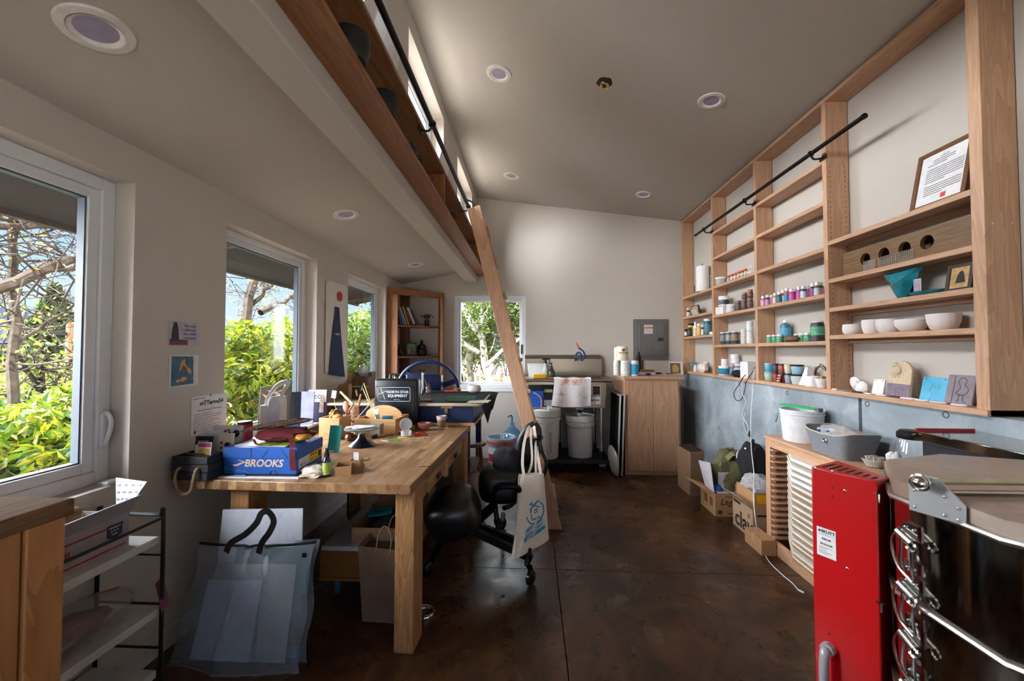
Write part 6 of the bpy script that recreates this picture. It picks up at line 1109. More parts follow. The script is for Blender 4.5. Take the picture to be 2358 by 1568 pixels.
solo('hose', MB().tube(catm([(bxr - .05, 4.6, .675), (bxr - .05, 4.62, .78), (bxr - .09, 4.66, .83), (bxr - .14, 4.7, .85)], 6), .010, 8), pm('#9a7a6e', .35), 'hose rising from left bucket toward the blue bin', 'hose')
a = oy(1262, 945, 4.8); t = thing('filter_unit', 'tall black filter unit behind left bucket under the sink', 'filter', (a.x, 4.82, .1505)); part(t, 'housing', MB().rbox((-.10, -.08, 0), (.10, .08, .80), .01), pm('#0d0e10', .35)); part(t, 'yellow_sticker', MB().at(basis((0, -.0805, .70), (1, 0, 0), (0, 0, 1))).ext([(-.05, 0), (.05, 0), (.05, .035), (-.05, .035)], .0008), pm('#a8a86a', .5)); part(t, 'white_sticker', MB().at(basis((0, -.0805, .54), (1, 0, 0), (0, 0, 1))).ext([(-.05, 0), (.06, 0), (.06, .07), (-.05, .07)], .0008), print_mat('#b9babc', '#55565a', 60, 'xz'))
a = oy(1240, 940, 4.78); t = thing('blue_bin', 'narrow blue plastic bin behind left bucket under the sink', 'bin', (a.x - .03, 4.8, .1505)); part(t, 'body', MB().hexa([(-.07, -.06, 0), (.07, -.06, 0), (.07, .06, 0), (-.07, .06, 0), (-.09, -.07, .72), (.09, -.07, .72), (.09, .07, .72), (-.09, .07, .72)]), pm('#1556b8', .4), bev=.006); part(t, 'black_lid', MB().box((-.095, -.075, .7205), (.095, .075, .78)), BLACK, bev=.004)
# round plate, leaning screens
a = oy(1402, 1040, 4.33); t = thing('round_plate', 'large round white plate standing on edge by the sink casters', 'plate', (a.x + .03, 4.34, .168), rot=(0, radians(84), radians(8))); part(t, 'disc', MB().lathe([(.02, -.006), (.10, -.006), (.152, .012), (.16, .020), (.156, .022), (.10, .004), (0, .004)], 40), pm('#b6b0a4', .4, .3)) 
for i, (u, dx) in enumerate(((1413, 0), (1427, .012))):
    a = on_y(u, 1085, 4.34); x = (.918, .962)[i]; t = thing('window_screen', ('left black window screen with white frame leaning on the cabinet side', 'right black window screen with white frame leaning on the cabinet side')[i], 'screen', (x, 4.36, 0), rot=(0, radians(2.2), 0), group='window screens leaning on the cabinet')
    mb = MB(); mb.box((0, 0, 0), (.014, .02, .87)).box((0, .50, 0), (.014, .52, .87)).box((0, .02, 0), (.014, .50, .02)).box((0, .02, .85), (.014, .50, .87)); part(t, 'frame', mb, pm('#c6c4be', .4)); part(t, 'mesh', MB().box((.004, .02, .02), (.009, .50, .85)), pm('#0b0b0c', .8))
# ================================================================== cabinet
t = thing('storage_cabinet', 'tall two door wooden cabinet against back wall right of the sink', 'cabinet', (1.31, 4.69, 0)); hw, y0, y1, hc = .296, -.285, .29, 1.036
part(t, 'carcass', MB().box((-hw, y0 + .02, .0), (hw, y1, hc)), ALZ, bev=.002)
part(t, 'face_frame', MB().box((-hw, y0, 0), (-hw + .03, y0 + .0195, hc)).box((hw - .03, y0, 0), (hw, y0 + .0195, hc)).box((-hw + .03, y0, hc - .03), (hw - .03, y0 + .0195, hc)).box((-hw + .03, y0, 0), (hw - .03, y0 + .0195, .05)), ALZ, bev=.001)
for a, b in ((-hw + .024, -.002), (.002, hw - .024)): part(t, 'door', MB().box((a, y0 - .019, .045), (b, y0 - .0005, hc - .022)), wood('#c7a080', '#a98063', 'z', .8, name='alder_door'), bev=.002)
part(t, 'worktop', MB().box((-hw - .02, y0 - .035, hc + .0005), (hw + .035, y1 + .01, hc + .027)), ALX, bev=.003)
CT = hc + .028
def onC(u, v): return on_z(u, v, CT)
def canjar(lab, u, v, y, z, r, h, bd, lid, lab_, ink, nm='paint_can', lr=1.0):
    x = on_y(u, v, y).x; t = thing(nm, lab, 'jar', (x, y, z)); part(t, 'body', MB().lathe([(r * .96, 0), (r, .004), (r, h * .82), (r * .9, h * .87), (r * .9, h * .88)], 28), pm(bd, .3)); part(t, 'lid', MB().lathe([(r * .94 * lr, h * .881), (r * .94 * lr, h * .985), (r * .9 * lr, h)], 28), PLASTICW); part(t, 'label', MB().lathe([(r + .0007, h * .12), (r + .0007, h * .78)], 28, cap=False), print_mat(lab_, ink, 45, 'xz')); return t
k_ = 4.5 / FP
canjar('white jar with colourful stripe label at left on the cabinet', 1420, 850, 4.60, CT, .036, .165, '#d6d6d2', '#eee', '#d8d4cc', '#8a5a5a'); canjar('second white jar partly hidden behind clear jar on cabinet', 1428, 850, 4.66, CT, .038, .165, '#d9d8d2', '#eee', '#cfd2c8', '#5a6a8a')
canjar('large clear glass jar with black printed label on cabinet', 1440, 850, 4.47, CT, .052, .168, '#c2cccb', '#eee', '#d9dad2', '#30302e'); canjar('glass jar with bright blue label right of the large clear jar', 1461.5, 850, 4.46, CT, .044, .168, '#b8cfd6', '#eee', '#2f8fb8', '#16384a')
canjar('white jar with small green mark stacked at upper left', 1421, 820, 4.60, CT + .1655, .034, .15, '#dedcd8', '#eee', '#dcdad4', '#5a8a6a')
t = canjar('cream tub with brown bear logo stacked on top of the jars', 1433, 820, 4.56, CT + .1685, .062, .16, '#ded0b4', '#eee', '#e2d4b8', '#d4c4a4'); mb = MB(); mb.text('BROWN BEAR', .016, basis((.0, -.064, .085), (1, 0, 0), (0, 0, 1)), .0004, bold=.0005); part(t, 'lettering', mb, pm('#3a2414', .6)); part(t, 'bear_logo', MB().at(basis((0, -.0645, .102), (1, 0, 0), (0, 0, 1))).ext([(-.012, 0), (.012, 0), (.014, .012), (.026, .020), (.012, .022), (.009, .03), (-.009, .03), (-.012, .022), (-.026, .020), (-.014, .012)], .0006), pm('#8a4a1a', .6))
solo('support_stand', MB().box((-.05, -.045, 0), (.05, .045, .167)), pm('#c9c6be', .5), 'pale box standing behind the clear jar on cabinet', 'box', (on_y(1433, 850, 4.56).x + .012, 4.585, CT)) if False else None
t = thing('black_bottle', 'tall black bottle behind the blue labelled jar on cabinet', 'bottle', (on_y(1471, 840, 4.75).x, 4.75, CT)); part(t, 'body', MB().lathe([(.03, 0), (.032, .004), (.032, .2), (.012, .24), (.012, .265), (0, .265)], 20), pm('#0e0e10', .3))
a = onC(1490, 864); t = thing('white_tray', 'low white tray with lid on the cabinet top', 'tray', a + V((0, .06, 0))); part(t, 'tray', MB().rbox((-.10, -.05, 0), (.105, .06, .032), .008), PLASTICW); solo('blue_eraser', MB().box((-.025, -.01, 0), (.025, .01, .024)), pm('#14288a', .5), 'small navy blue block in front of the white tray', 'block', a + V((.012, -.005, 0)), bev=.002); solo('wood_offcut', MB().box((-.07, -.03, 0), (.075, .03, .028)), pm('#8a6236', .6), 'brown wooden offcut lying on the white tray', 'wood', a + V((.02, .07, .0325)), -4)
solo('black_sponge_pad', MB().rbox((-.045, -.02, 0), (.04, .02, .016), .006), BLACK, 'black flat pad lying on the cabinet top', 'pad', onC(1516, 861) + V((0, .02, 0)), 8)
a = onC(1550, 863); solo('paper_pad', MB().box((-.08, -.035, 0), (.09, .04, .008)), pm('#bdb5a4', .6), 'pad of mixed papers lying on the cabinet top', 'paper', a + V((-.01, .03, 0)), 6); solo('purple_pouch', MB().rbox((-.04, -.02, 0), (.04, .02, .012), .004), pm('#6a548a', .6), 'small purple pouch lying on the paper pad', 'pouch', a + V((-.03, .04, .0085)), 5)
a = on_y(1560, 856, 4.72); t = thing('postcard_print', 'white bordered print of an arched doorway leaning on cabinet top', 'print', (a.x, 4.76, CT), rot=(radians(-9), 0, radians(3))); part(t, 'card', MB().box((-.075, 0, 0), (.085, .002, .15)), PAPER); part(t, 'picture', MB().box((-.068, -.0008, .012), (.055, -.0002, .135)), pm('#7a5c40', .5, var=.5, scale=40)); part(t, 'pale_arch', MB().at(basis((-.005, -.0014, .03), (1, 0, 0), (0, 0, 1))).ext([(-.035, 0), (.035, 0)] + arc(0, .05, .035, 0, 180, 10), .0004), pm('#b89a62', .5))
a = onC(1573, 862); t = thing('wooden_rack', 'small wooden slotted rack holding a white card on the cabinet', 'rack', a + V((0, .03, 0)), -3); mb = MB(); mb.box((-.10, -.02, 0), (.125, .03, .014)); part(t, 'base', mb, pm('#8a5f30', .6), bev=.002)
for k in range(11): part(t, 'slat', MB().box((-.095 + .021 * k, -.006, .0145), (-.087 + .021 * k, .004, .10)), pm('#b98a52', .6))
part(t, 'white_card', MB().box((-.098, .0065, .0145), (.03, .008, .088)), PAPER)
# electrical panel
a, b = on_y(1458, 829, 5.0), on_y(1538, 735, 5.0); GM = pm('#6f6d6b', .4, .3); t = thing('electrical_panel', 'grey electrical panel door mounted on the back wall', 'electrical panel', (a.x, YB, a.z)); w_, h_ = b.x - a.x, b.z - a.z
part(t, 'cover', MB().box((0, -.012, 0), (w_, -.0002, h_)).box((.03, -.02, .03), (w_ - .025, -.0122, h_ - .03)), GM, bev=.004); d = part(t, 'door', MB().box((.065, -.027, .055), (w_ - .05, -.0202, h_ - .055)), GM, bev=.003)
mb = MB()
for x in (.62, .70, .78): mb.box((w_ * x - .004, -.0285, h_ * .62), (w_ * x + .004, -.0271, h_ * .86)).box((w_ * x - .004, -.0285, h_ * .14), (w_ * x + .004, -.0271, h_ * .4))
part(d, 'rib', mb, pm('#7d7a78', .4, .3)); part(d, 'latch', MB().box((w_ * .69, -.031, h_ * .46), (w_ * .85, -.0272, h_ * .54)), pm('#26282c', .4)); part(t, 'label', MB().box((w_ * .30, -.0282, h_ * .64), (w_ * .55, -.0272, h_ * .86)), print_mat('#c9c5c0', '#6a6664', 70, 'xz')); part(t, 'orange_band', MB().box((w_ * .3, -.0288, h_ * .775), (w_ * .55, -.0283, h_ * .80)), pm('#c8401a', .5)); mb = MB()
for x, z in ((.035, .94), (.95, .94), (.035, .06), (.95, .06)): mb.ball((w_ * x, -.013, h_ * z), (.007, .004, .007), 10, 6)
part(t, 'screw', mb, CHROME)
part(t, 'conduit', MB().tube([(.045, -.012, .0), (.045, -.012, -.11)], .018, 10).tube([(.10, -.012, .0), (.10, -.012, -.15)], .014, 10), pm('#1c1a1a', .5))
# ================================================================== kiln on the right
KC = V((1.353, 1.003, 0)); KR = .40
KST = pm('#a9a49c', .09, 1, .03, 40); BANDM = pm('#c9c8c6', .3, 1, .03); REDM = pm('#b4090e', .32, 0, .03, coat=.3)
def deca(r, n=10, a0=18): return [(r * cos(radians(a0 + 360 / n * i)), r * sin(radians(a0 + 360 / n * i))) for i in range(n)]
t = kn = thing('kiln', 'large ten sided stainless steel pottery kiln at lower right', 'kiln', KC)
def ring10(r0, z0, r1, z1): return MB().lathe([(r0, z0), (r1, z1)], 10, cap=False)
RS = Mx.Rotation(radians(18), 4, 'Z')
for i, (a, b) in enumerate(((.20, .449), (.45, .699), (.70, .945))): part(t, 'section', MB(RS).lathe([(KR, a), (KR, b)], 10), KST)
for z in (.449, .70): part(t, 'band', MB().tube([V((x, y, z)) for x, y in deca(KR + .004)], .0075, 8, True), BANDM)
part(t, 'lid', MB(RS).lathe([(KR + .002, .953), (KR + .002, .992), (KR - .008, .999), (0, .999)], 10), pm('#b9a89a', .4, .7, .1)); part(t, 'lid_band', MB().tube([V((x, y, .951)) for x, y in deca(KR + .006)], .0085, 8, True), BANDM)
mb = MB()
for a in range(3): q = radians(40 + 120 * a); mb.box((.28 * cos(q) - .02, .28 * sin(q) - .02, 0), (.28 * cos(q) + .02, .28 * sin(q) + .02, .165))
part(t, 'stand', mb.lathe([(.36, .165), (.36, .199)], 10), BLACKM)
# lid bracket with lifting rods
a = on_z(2100, 1168, .955) - KC; b = on_z(2232, 1206, .955) - KC; d_ = (b - a).normalized(); nb = V((d_.y, -d_.x, 0)); nb = nb if nb.x < 0 else -nb
f0 = a + nb * .008; Lb = (b - a).length; m4 = basis(f0, d_, (0, 0, 1)); AL = pm('#b9bcbc', .35, .7, .05)
part(t, 'hinge_plate', MB(m4).ext([(0, -.004), (Lb, -.004), (Lb, .04), (Lb * .55, .088), (Lb * .3, .088), (0, .06)], .004), AL, bev=.001)
mb = MB(m4)
for x, z in ((.012, .008), (.012, .048), (.065, .008), (.065, .05), (Lb - .012, .006), (Lb - .012, .032)): mb.ball((x * 1, z, .005), .004, 8, 6)
part(t, 'rivet', mb, CHROME)
h0 = m4 @ V((Lb * .36, .076, .0)); mb = MB().tube([h0 + nb * .03, h0 - nb * .01], .011, 12).ball(h0 + nb * .034, .014, 12, 8).tube([h0 + nb * .035 + V((.018 * cos(k * pi / 8) * d_.x, .018 * cos(k * pi / 8) * d_.y, .018 * sin(k * pi / 8))) for k in range(16)], .0025, 6, True)
part(t, 'pivot_pin', mb, CHROME)
part(t, 'lift_rod', MB().cyl(h0, V((.42, h0.y - .0, h0.z + .004)), .0085, 10), pm('#b3a88c', .35, .6)); part(t, 'lift_rod', MB().cyl(h0 + V((.0, 0, -.026)), V((.42, h0.y, h0.z - .022)), .006, 10), KST)
def latch(yo, z):
    m = basis((-KR * .951, yo, z), (0, -1, 0), (0, 0, 1)) @ Mx.Scale(1.12, 4); mb = MB(m); 
    mb.box((-.018, .02, .002), (.018, .055, .005)).box((-.016, -.055, .002), (.016, -.03, .005)); mb.tube([(-.02, .03, .012), (.02, .018, .016)], .010, 12); mb.tube([(-.013, .03, .012), (-.014, -.03, .016), (-.012, -.06, .01)], .0032, 7).tube([(.013, .024, .014), (.014, -.034, .016), (.012, -.065, .01)], .0032, 7)
    mb.tube(catm([(-.022, .04, .008), (-.034, .0, .016), (-.02, -.045, .018), (.01, -.07, .012)], 5), .0028, 7).tube([(-.009 + .012 * cos(k * pi / 6) + .028, .012 + .010 * sin(k * pi / 6), .02) for k in range(12)], .0028, 6, True)
    for x, y in ((-.01, .045), (.01, .045), (-.008, -.045), (.008, -.045)): mb.ball((x, y, .006), .0035, 8, 6)
    return mb
for z in (.835, .70, .575, .45): part(t, 'latch', latch(.078, z), CHROME)
# red control box
A, B = V((.893, 1.331, 0)), V((.977, 1.187, 0)); n_ = V((.864, .504, 0)); D = B + n_ * .082; Cc = A + n_ * .16
t = cb_ = thing('kiln_control_box', 'tall red kiln control box with slotted top beside the kiln', 'control box', A); Zb, Zt = .22, .97
def Q(p, z): return V((p.x - A.x, p.y - A.y, z))
part(t, 'housing', MB().hexa([Q(A, Zb), Q(B, Zb), Q(D, Zb), Q(Cc, Zb), Q(A, Zt), Q(B, Zt), Q(D, Zt), Q(Cc, Zt)]), REDM, bev=.004)
u_ = (B - A).normalized(); fw = (B - A).length; fm = lambda x, z, off=.0006: basis(Q(A, 0) + u_ * x - n_ * off + V((0, 0, z)), u_, (0, 0, 1))
mb = MB()
for k in range(7):
    s0 = .022 + k * .021; p0 = Q(A, Zt) + u_ * s0 + n_ * .022; p1 = p0 + n_ * (.08 - .0085 * k) + u_ * .0; mb.bar(p0 + V((0, 0, .0003)), p1 + V((0, 0, .0003)), .0075, .001)
part(t, 'slot', mb, pm('#160405', .8)); lx0, lz0 = .016, .0
pa, pb = on_z(1882, 1213, .9), None
def face(u, v):  # point on the visible red face
    d = ray(u, v); nn = -n_; tt = (A - V((0, 0, H))).dot(nn) / d.dot(nn); q = V((0, 0, H)) + d * tt; return ((q - A).dot(u_), q.z)
P0, P1 = face(1881, 1210), face(1926, 1292); x0, z1 = P0; x1, z0 = P1; w_ = x1 - x0; h_ = z1 - z0
lb_ = part(t, 'white_label', MB(fm(0, 0, .0005)).ext([(x0, z0), (x1, z0), (x1, z1), (x0, z1)], .0008), PAPER); mb = MB(); mx_ = (x0 + x1) / 2
mb.text('SKUTT', w_ * .24, fm(mx_ + w_ * .1, z1 - h_ * .12, .0014), .0002, bold=.0006); mb.text('KilnLink', w_ * .15, fm(mx_, z1 - h_ * .38, .0014), .0002, shear=.15, bold=.0004); mb.text('and', w_ * .06, fm(mx_, z1 - h_ * .47, .0014), .0002); mb.text('EnviroLink', w_ * .15, fm(mx_, z1 - h_ * .56, .0014), .0002, shear=.15, bold=.0004)
for k, f_ in ((.24, .7), (.68, .85), (.73, .5), (.80, .45), (.85, .8), (.90, .6)): mb.at(fm(0, 0, .0014)).ext([(x0 + w_ * .1, z1 - h_ * k), (x0 + w_ * (.1 + f_ * .85), z1 - h_ * k), (x0 + w_ * (.1 + f_ * .85), z1 - h_ * k + h_ * .012), (x0 + w_ * .1, z1 - h_ * k + h_ * .012)], .0003)
mb.at(fm(x0 + w_ * .15, z1 - h_ * .12, .0014)).ext(arc(0, 0, w_ * .075, 0, 345, 16), .0003); part(lb_, 'lettering', mb.at(None), pm('#26262c', .6))
mb = MB()
for u, v in ((1945, 1130), (1951, 1309), (1878, 1078), (1917, 1085)): x, z = face(u, v); mb.at(fm(x, z, 0)).ball((0, 0, 0), (.0045, .0045, .002), 10, 6)
part(t, 'screw', mb.at(None), CHROME); mb = MB()
for u, v in ((1917, 1123), (1917, 1143), (1910, 1459)): x, z = face(u, v); mb.at(fm(x, z, .0004)).ext(arc(0, 0, .003, 0, 340, 10), .0004)
part(t, 'bolt_hole', mb.at(None), BLACK)
x, z = face(1910, 1492); pc = Q(A, z) + u_ * x; part(t, 'conduit', MB().cyl(pc, pc - n_ * .018, .019, 8).tube(catm([pc - n_ * .018, pc - n_ * .03 + V((0, 0, -.01)), pc - n_ * .035 + V((0, 0, -.08)), pc - n_ * .03 + V((0, 0, -.26))], 6), .0125, 12), pm('#a9abb0', .4, .2))
mb = MB()
for v in (1132, 1380): x, z = face(2016, v); q = Q(A, z) + u_ * (fw + .0); mb.box(q + V((-.008, -.008, -.004)), q + V((.006, .004, 0))); mb.cyl(q + V((.0, -.004, -.028)), q + V((0, -.004, 0)), .003, 8)
part(t, 'hinge', mb, CHROME)
# steel cart behind the kiln
t = thing('steel_side_table', 'stainless steel topped side table with red rear edge behind kiln', 'table', (1.72, 1.52, 0)); o = V((1.72, 1.52, 0)); part(t, 'top', MB().hexa([V(q) - o for q in ((1.602, 1.345, .965), (1.70, 1.275, .965), (1.85, 1.275, .965), (1.602, 1.765, .965))][:0] + [V(q) - o for q in ((1.602, 1.335, .968), (1.85, 1.335, .968), (1.85, 1.765, .968), (1.602, 1.765, .968), (1.602, 1.335, 1.006), (1.85, 1.335, 1.006), (1.85, 1.765, 1.006), (1.602, 1.765, 1.006))]), KST, bev=.003); part(t, 'red_edge', MB().box(V((1.61, 1.755, 1.0065)) - o, V((1.84, 1.764, 1.016)) - o), REDM)
part(t, 'panel', MB().box(V((1.63, 1.345, .03)) - o, V((1.845, 1.755, .9675)) - o), pm('#1d2028', .5)); part(t, 'pin', MB().cyl(V((1.598, 1.75, .99)) - o, V((1.585, 1.75, .99)) - o, .006, 10), CHROME)
for x in (1.64, 1.83): part(t, 'foot', MB().box(V((x - .01, 1.355, 0)) - o, V((x + .01, 1.74, .0295)) - o), BLACK)
# ================================================================== ware rack with plaster bats
RX, RY0, RY1, RT_ = 1.60, 1.785, 2.83, .765
t = thing('ware_rack', 'wooden slotted ware rack holding stacked white bats by concrete wall', 'rack', (RX, RY0, 0)); dy = RY1 - RY0; dx_ = 1.852 - RX
for y in (0, dy - .05): part(t, 'post', MB().box((0, y, 0), (.04, y + .05, RT_ - .0195)), ALZ, bev=.002)
part(t, 'end_panel', MB().box((.0405, dy - .02, 0), (dx_, dy, RT_ - .0195)), ALZ); part(t, 'back_panel', MB().box((dx_ - .012, 0, 0), (dx_, dy - .0205, RT_ - .0195)), pm('#6b5138', .8)); part(t, 'top', MB().box((-.008, 0, RT_ - .019), (dx_, dy + .008, RT_)), ALY, bev=.002); part(t, 'top_rail', MB().box((0, .0505, RT_ - .07), (.025, dy - .0505, RT_ - .0195)), ALY, bev=.002); part(t, 'bottom_rail', MB().box((0, .0505, 0), (.025, dy - .0505, .085)), ALY, bev=.002)
NL = 16; zl = [.095 + .0385 * k for k in range(NL)]
for z in zl:
    for y in (.0505, dy - .085): part(t, 'ledge', MB().box((.003, y, z), (dx_ - .013, y + .0345, z + .009)), ALX)
ordn = ['lowest', 'second', 'third', 'fourth', 'fifth', 'sixth', 'seventh', 'eighth', 'ninth', 'tenth', 'eleventh', 'twelfth', 'thirteenth', 'fourteenth', 'fifteenth', 'topmost']
out = [(-.06, .28), (-.06, .68), (.085, .955), (.225, .955), (.225, .12), (.06, .12)]
bat0 = None; bm_ = [pm('#ddd9cd', .75, var=.05), pm('#d2d0ca', .75, var=.08)]; cork = pm('#a3773f', .8)
for i, z in enumerate(zl):
    random.seed(i); jit = random.uniform(-.02, .012); lab = f'{ordn[i]} white plaster bat counted from the bottom of the ware rack'
    yel = i < 12
    tb = thing('plaster_bat', lab, 'bat', (RX + jit * .6, RY0, z + .0095), rot=(0, 0, 0), group='plaster bats in the ware rack'); part(tb, 'slab', MB().ext([(x, y + jit) for x, y in out], .012 if yel else .019, .008 if yel else 0), bm_[yel], bev=.003)
    if yel: part(tb, 'brown_underside', MB().ext([(x, y + jit) for x, y in out], .0078), cork)
# things on rack
p = on_z(1828, 1008, RT_); q = V((1.735, 2.66, RT_ + .0005)); t = thing('bucket', 'open white plastic bucket on the ware rack below a green level', 'bucket', q); r = .118; h_ = .20; BM = pm('#dcdde0', .35)
part(t, 'body', MB().lathe([(r * .86, 0), (r * .88, .004), (r * .99, h_ * .84), (r * 1.03, h_ * .85), (r * 1.03, h_ * .88), (r, h_ * .885), (r * 1.0, h_ * .95), (r * 1.04, h_ * .955), (r * 1.04, h_), (r * .97, h_), (r * .84, .01), (0, .008)], 40), BM); part(t, 'wire_handle', MB().tube(catm([(-.03, r * 1.03, .17), (-.08, r * 1.15, .14), (-.1, r * .9, .10), (-.12, .05, .15)], 5), .003, 6), pm('#9a9a9a', .3, .8))
a, b = on_x(1800, 934, 1.70), on_x(1880, 950, 1.76); a.z = b.z = RT_ + h_ + .022; t = thing('green_level', 'bright green ruler tool lying across the white bucket rim', 'level', (a.x, a.y, RT_ + h_ + .006)); e_ = b - a; part(t, 'bar', MB().bar((0, 0, .006), (e_.x, e_.y, .006), .03, .012), pm('#1fa35a', .4)); part(t, 'grey_end', MB().bar((e_.x * 1.01, e_.y * 1.01, .006), (e_.x * 1.12, e_.y * 1.12, .006), .032, .02), pm('#5a5d60', .5))
q = V((1.71, 2.305, RT_ + .0005)); t = thing('felt_basket', 'grey felt basket filled with clear plastic and blue cloth', 'basket', q); FM = pm('#7d8086', .9, var=.2, scale=120, bump=.3)
def fb(s_): 
    w0, w1, d0, d1 = .13 * s_, .178 * s_, .085 * s_, .112 * s_; mb = MB(); return w0, w1, d0, d1
mb = MB(); n_seg = 40
def rrect(hw, hd, r_, z, dip=0):
    pts = []
    for k in range(n_seg):
        a_ = 2 * pi * k / n_seg; cx_, sx_ = cos(a_), sin(a_); pw_ = .35; x = hd * math.copysign(abs(cx_) ** pw_, cx_); y = hw * math.copysign(abs(sx_) ** pw_, sx_); pts.append((x, y, z + dip * (abs(y) / hw) ** 3))
    return pts
rings = [rrect(.125, .085, 0, 0), rrect(.127, .087, 0, .004), rrect(.165, .108, 0, .115, .025), rrect(.160, .103, 0, .117, .025), rrect(.125, .084, 0, .012)]
vs = [p_ for r_ in rings for p_ in r_]; fs = [(i * n_seg + k, i * n_seg + (k + 1) % n_seg, (i + 1) * n_seg + (k + 1) % n_seg, (i + 1) * n_seg + k) for i in range(4) for k in range(n_seg)] + [tuple(reversed(range(n_seg))), tuple(range(4 * n_seg, 5 * n_seg))]
part(t, 'body', MB().add(vs, fs), FM); part(t, 'ring', MB().tube([(-.1075 + .0, .012 * cos(k * pi / 8) - .03, .085 + .012 * sin(k * pi / 8)) for k in range(16)], .003, 6, True), CHROME); part(t, 'cream_trim', MB().tube([V(p_) + V((0, 0, .002)) for p_ in rrect(.163, .106, 0, .116, .025)], .003, 6, True), pm('#c9c4a8', .7))
solo('plastic_wrap', MB().ball((0, 0, .10), (.085, .13, .06), 30, 18, lambda q: 1 + .25 * NZ.noise(q * 2.5) + .12 * NZ.noise(q * 7)), MILKY, 'crumpled clear plastic wrap heaped in the grey felt basket', 'plastic bag', q); solo('blue_cloth', MB().ball((-.05, .03, .112), (.03, .055, .025), 18, 12, lambda q: 1 + .25 * NZ.noise(q * 3)), pm('#12407e', .8), 'dark blue cloth bundled at front of the felt basket', 'cloth', q); solo('pink_sponge', MB().ball((.01, -.05, .11), (.045, .06, .035), 18, 12, lambda q: 1 + .2 * NZ.noise(q * 4)), pm('#c9a594', .85), 'pale pink sponge mass inside plastic in the felt basket', 'sponge', q)
q = on_z(1970, 1052, RT_ + .0005); q.x = min(q.x, 1.69); t = solo('speckled_bowl', MB().lathe([(.025, 0), (.035, .004), (.052, .035), (.050, .038), (.034, .010), (0, .007)], 28), pm('#a8a29a', .45, var=.25, scale=150), 'small speckled grey bowl of shards on the ware rack', 'bowl', V((1.70, 2.075, RT_ + .0005)))
mb = MB(); random.seed(2)
for k in range(10): mb.at(TR(random.uniform(-.02, .02), -.03 + k * .0065, .036, random.uniform(60, 110), random.uniform(-10, 10), random.uniform(-15, 15))).box((-.018, -.016, 0), (.018, .016, .003))
solo('clay_shards', mb, pm('#bdb4a8', .7), 'row of thin pale clay shards standing in the speckled bowl', 'shards', V((1.70, 2.075, RT_ + .0005)))
t = thing('paper_pouch', 'brown folded paper pot holding white tissues on the ware rack', 'pot', V((1.70, 1.972, RT_ + .0005))); part(t, 'pot', MB().lathe([(.026, 0), (.030, .004), (.038, .055), (.036, .055), (.027, .006), (0, .005)], 12, wob=lambda a, z: 1 + .06 * sin(5 * a)), pm('#7a5f40', .85)); solo('tissue', MB().ball((0, .012, .07), (.022, .018, .028), 12, 8, lambda q: 1 + .35 * NZ.noise(q * 3)).ball((-.004, -.02, .075), (.016, .016, .03), 12, 8, lambda q: 1 + .35 * NZ.noise(q * 3)), PAPER, 'white tissues sticking out of the brown paper pot', 'tissue', V((1.70, 1.972, RT_ + .0005)))
t = thing('glass_kettle', 'glass electric kettle with black lid behind the kiln', 'kettle', (1.685, 1.862, RT_ + .0005)); part(t, 'base', MB().lathe([(.062, 0), (.064, .004), (.062, .022)], 30), BLACK); part(t, 'glass_body', MB().lathe([(.058, .0225), (.066, .06), (.062, .13), (.048, .185), (.046, .185), (.059, .13), (.063, .06), (.055, .026)], 36, cap=False), GLASS); part(t, 'water', MB().lathe([(.056, .0235), (.0625, .055), (0, .056)], 28), glassy('water', '#dfe8ee', .02)); part(t, 'lid', MB().lathe([(.049, .1855), (.052, .19), (.052, .21), (.04, .222), (0, .224)], 30), BLACK); part(t, 'handle', MB().tube(catm([(.03, -.04, .215), (.05, -.085, .21), (.055, -.10, .15), (.045, -.09, .06), (.03, -.06, .03)], 6), .013, 10), BLACK)
# ================================================================== boxes on the floor under the shelving
def cbox(nm, lab, x0, y0, x1, y1, h, flaps=(), th=.004, m=KRAFT, z=0): t = thing(nm, lab, 'box', (x0, y0, z)); open_box(t, x1 - x0, y1 - y0, h, th, m, flaps); return t
a = on_z(1568, 1137, 0); t = thing('paper_bag', 'brown paper grocery bag standing beside the cabinet corner', 'bag', (1.455, 3.78, 0)); PB = pm('#8a6c52', .85, var=.12, bump=.3)
def bagmesh(w, d, h, th=.0015): return MB().lathe([(1, 0), (1, h * .5), (1, h), (.985, h), (.985, .004), (0, .004)], 4)
mb = MB().hexa([(0, 0, 0), (.14, 0, 0), (.14, .30, 0), (0, .30, 0), (.004, .008, .40), (.14, 0, .40), (.14, .30, .40), (.0, .29, .40)][:0] or [(0, 0, 0), (.14, 0, 0), (.14, .30, 0), (0, .30, 0), (.012, .0, .36), (.135, .01, .38), (.135, .29, .38), (.0, .30, .36)])
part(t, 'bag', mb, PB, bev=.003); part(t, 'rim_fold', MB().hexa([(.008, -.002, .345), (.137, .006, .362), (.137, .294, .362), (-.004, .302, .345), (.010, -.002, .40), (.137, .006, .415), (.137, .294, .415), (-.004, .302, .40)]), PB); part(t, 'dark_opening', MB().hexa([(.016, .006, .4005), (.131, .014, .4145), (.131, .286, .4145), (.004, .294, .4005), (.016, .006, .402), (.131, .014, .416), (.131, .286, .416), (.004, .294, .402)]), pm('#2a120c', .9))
t = lg = cbox('cardboard_box', 'open kraft box with handwritten black word holding olive cloth bag', 1.485, 3.335, 1.85, 3.62, .185, [((0, 0, .186), (0, .285, .186), (-.12, .30, .225), (-.10, .02, .225))])
XF = lambda x, z: basis((x, -.0006, z), (1, 0, 0), (0, 0, 1))
part(t, 'handwriting', MB().text('Laguna', .07, XF(.135, .115), .0004, shear=.2), BLACK)
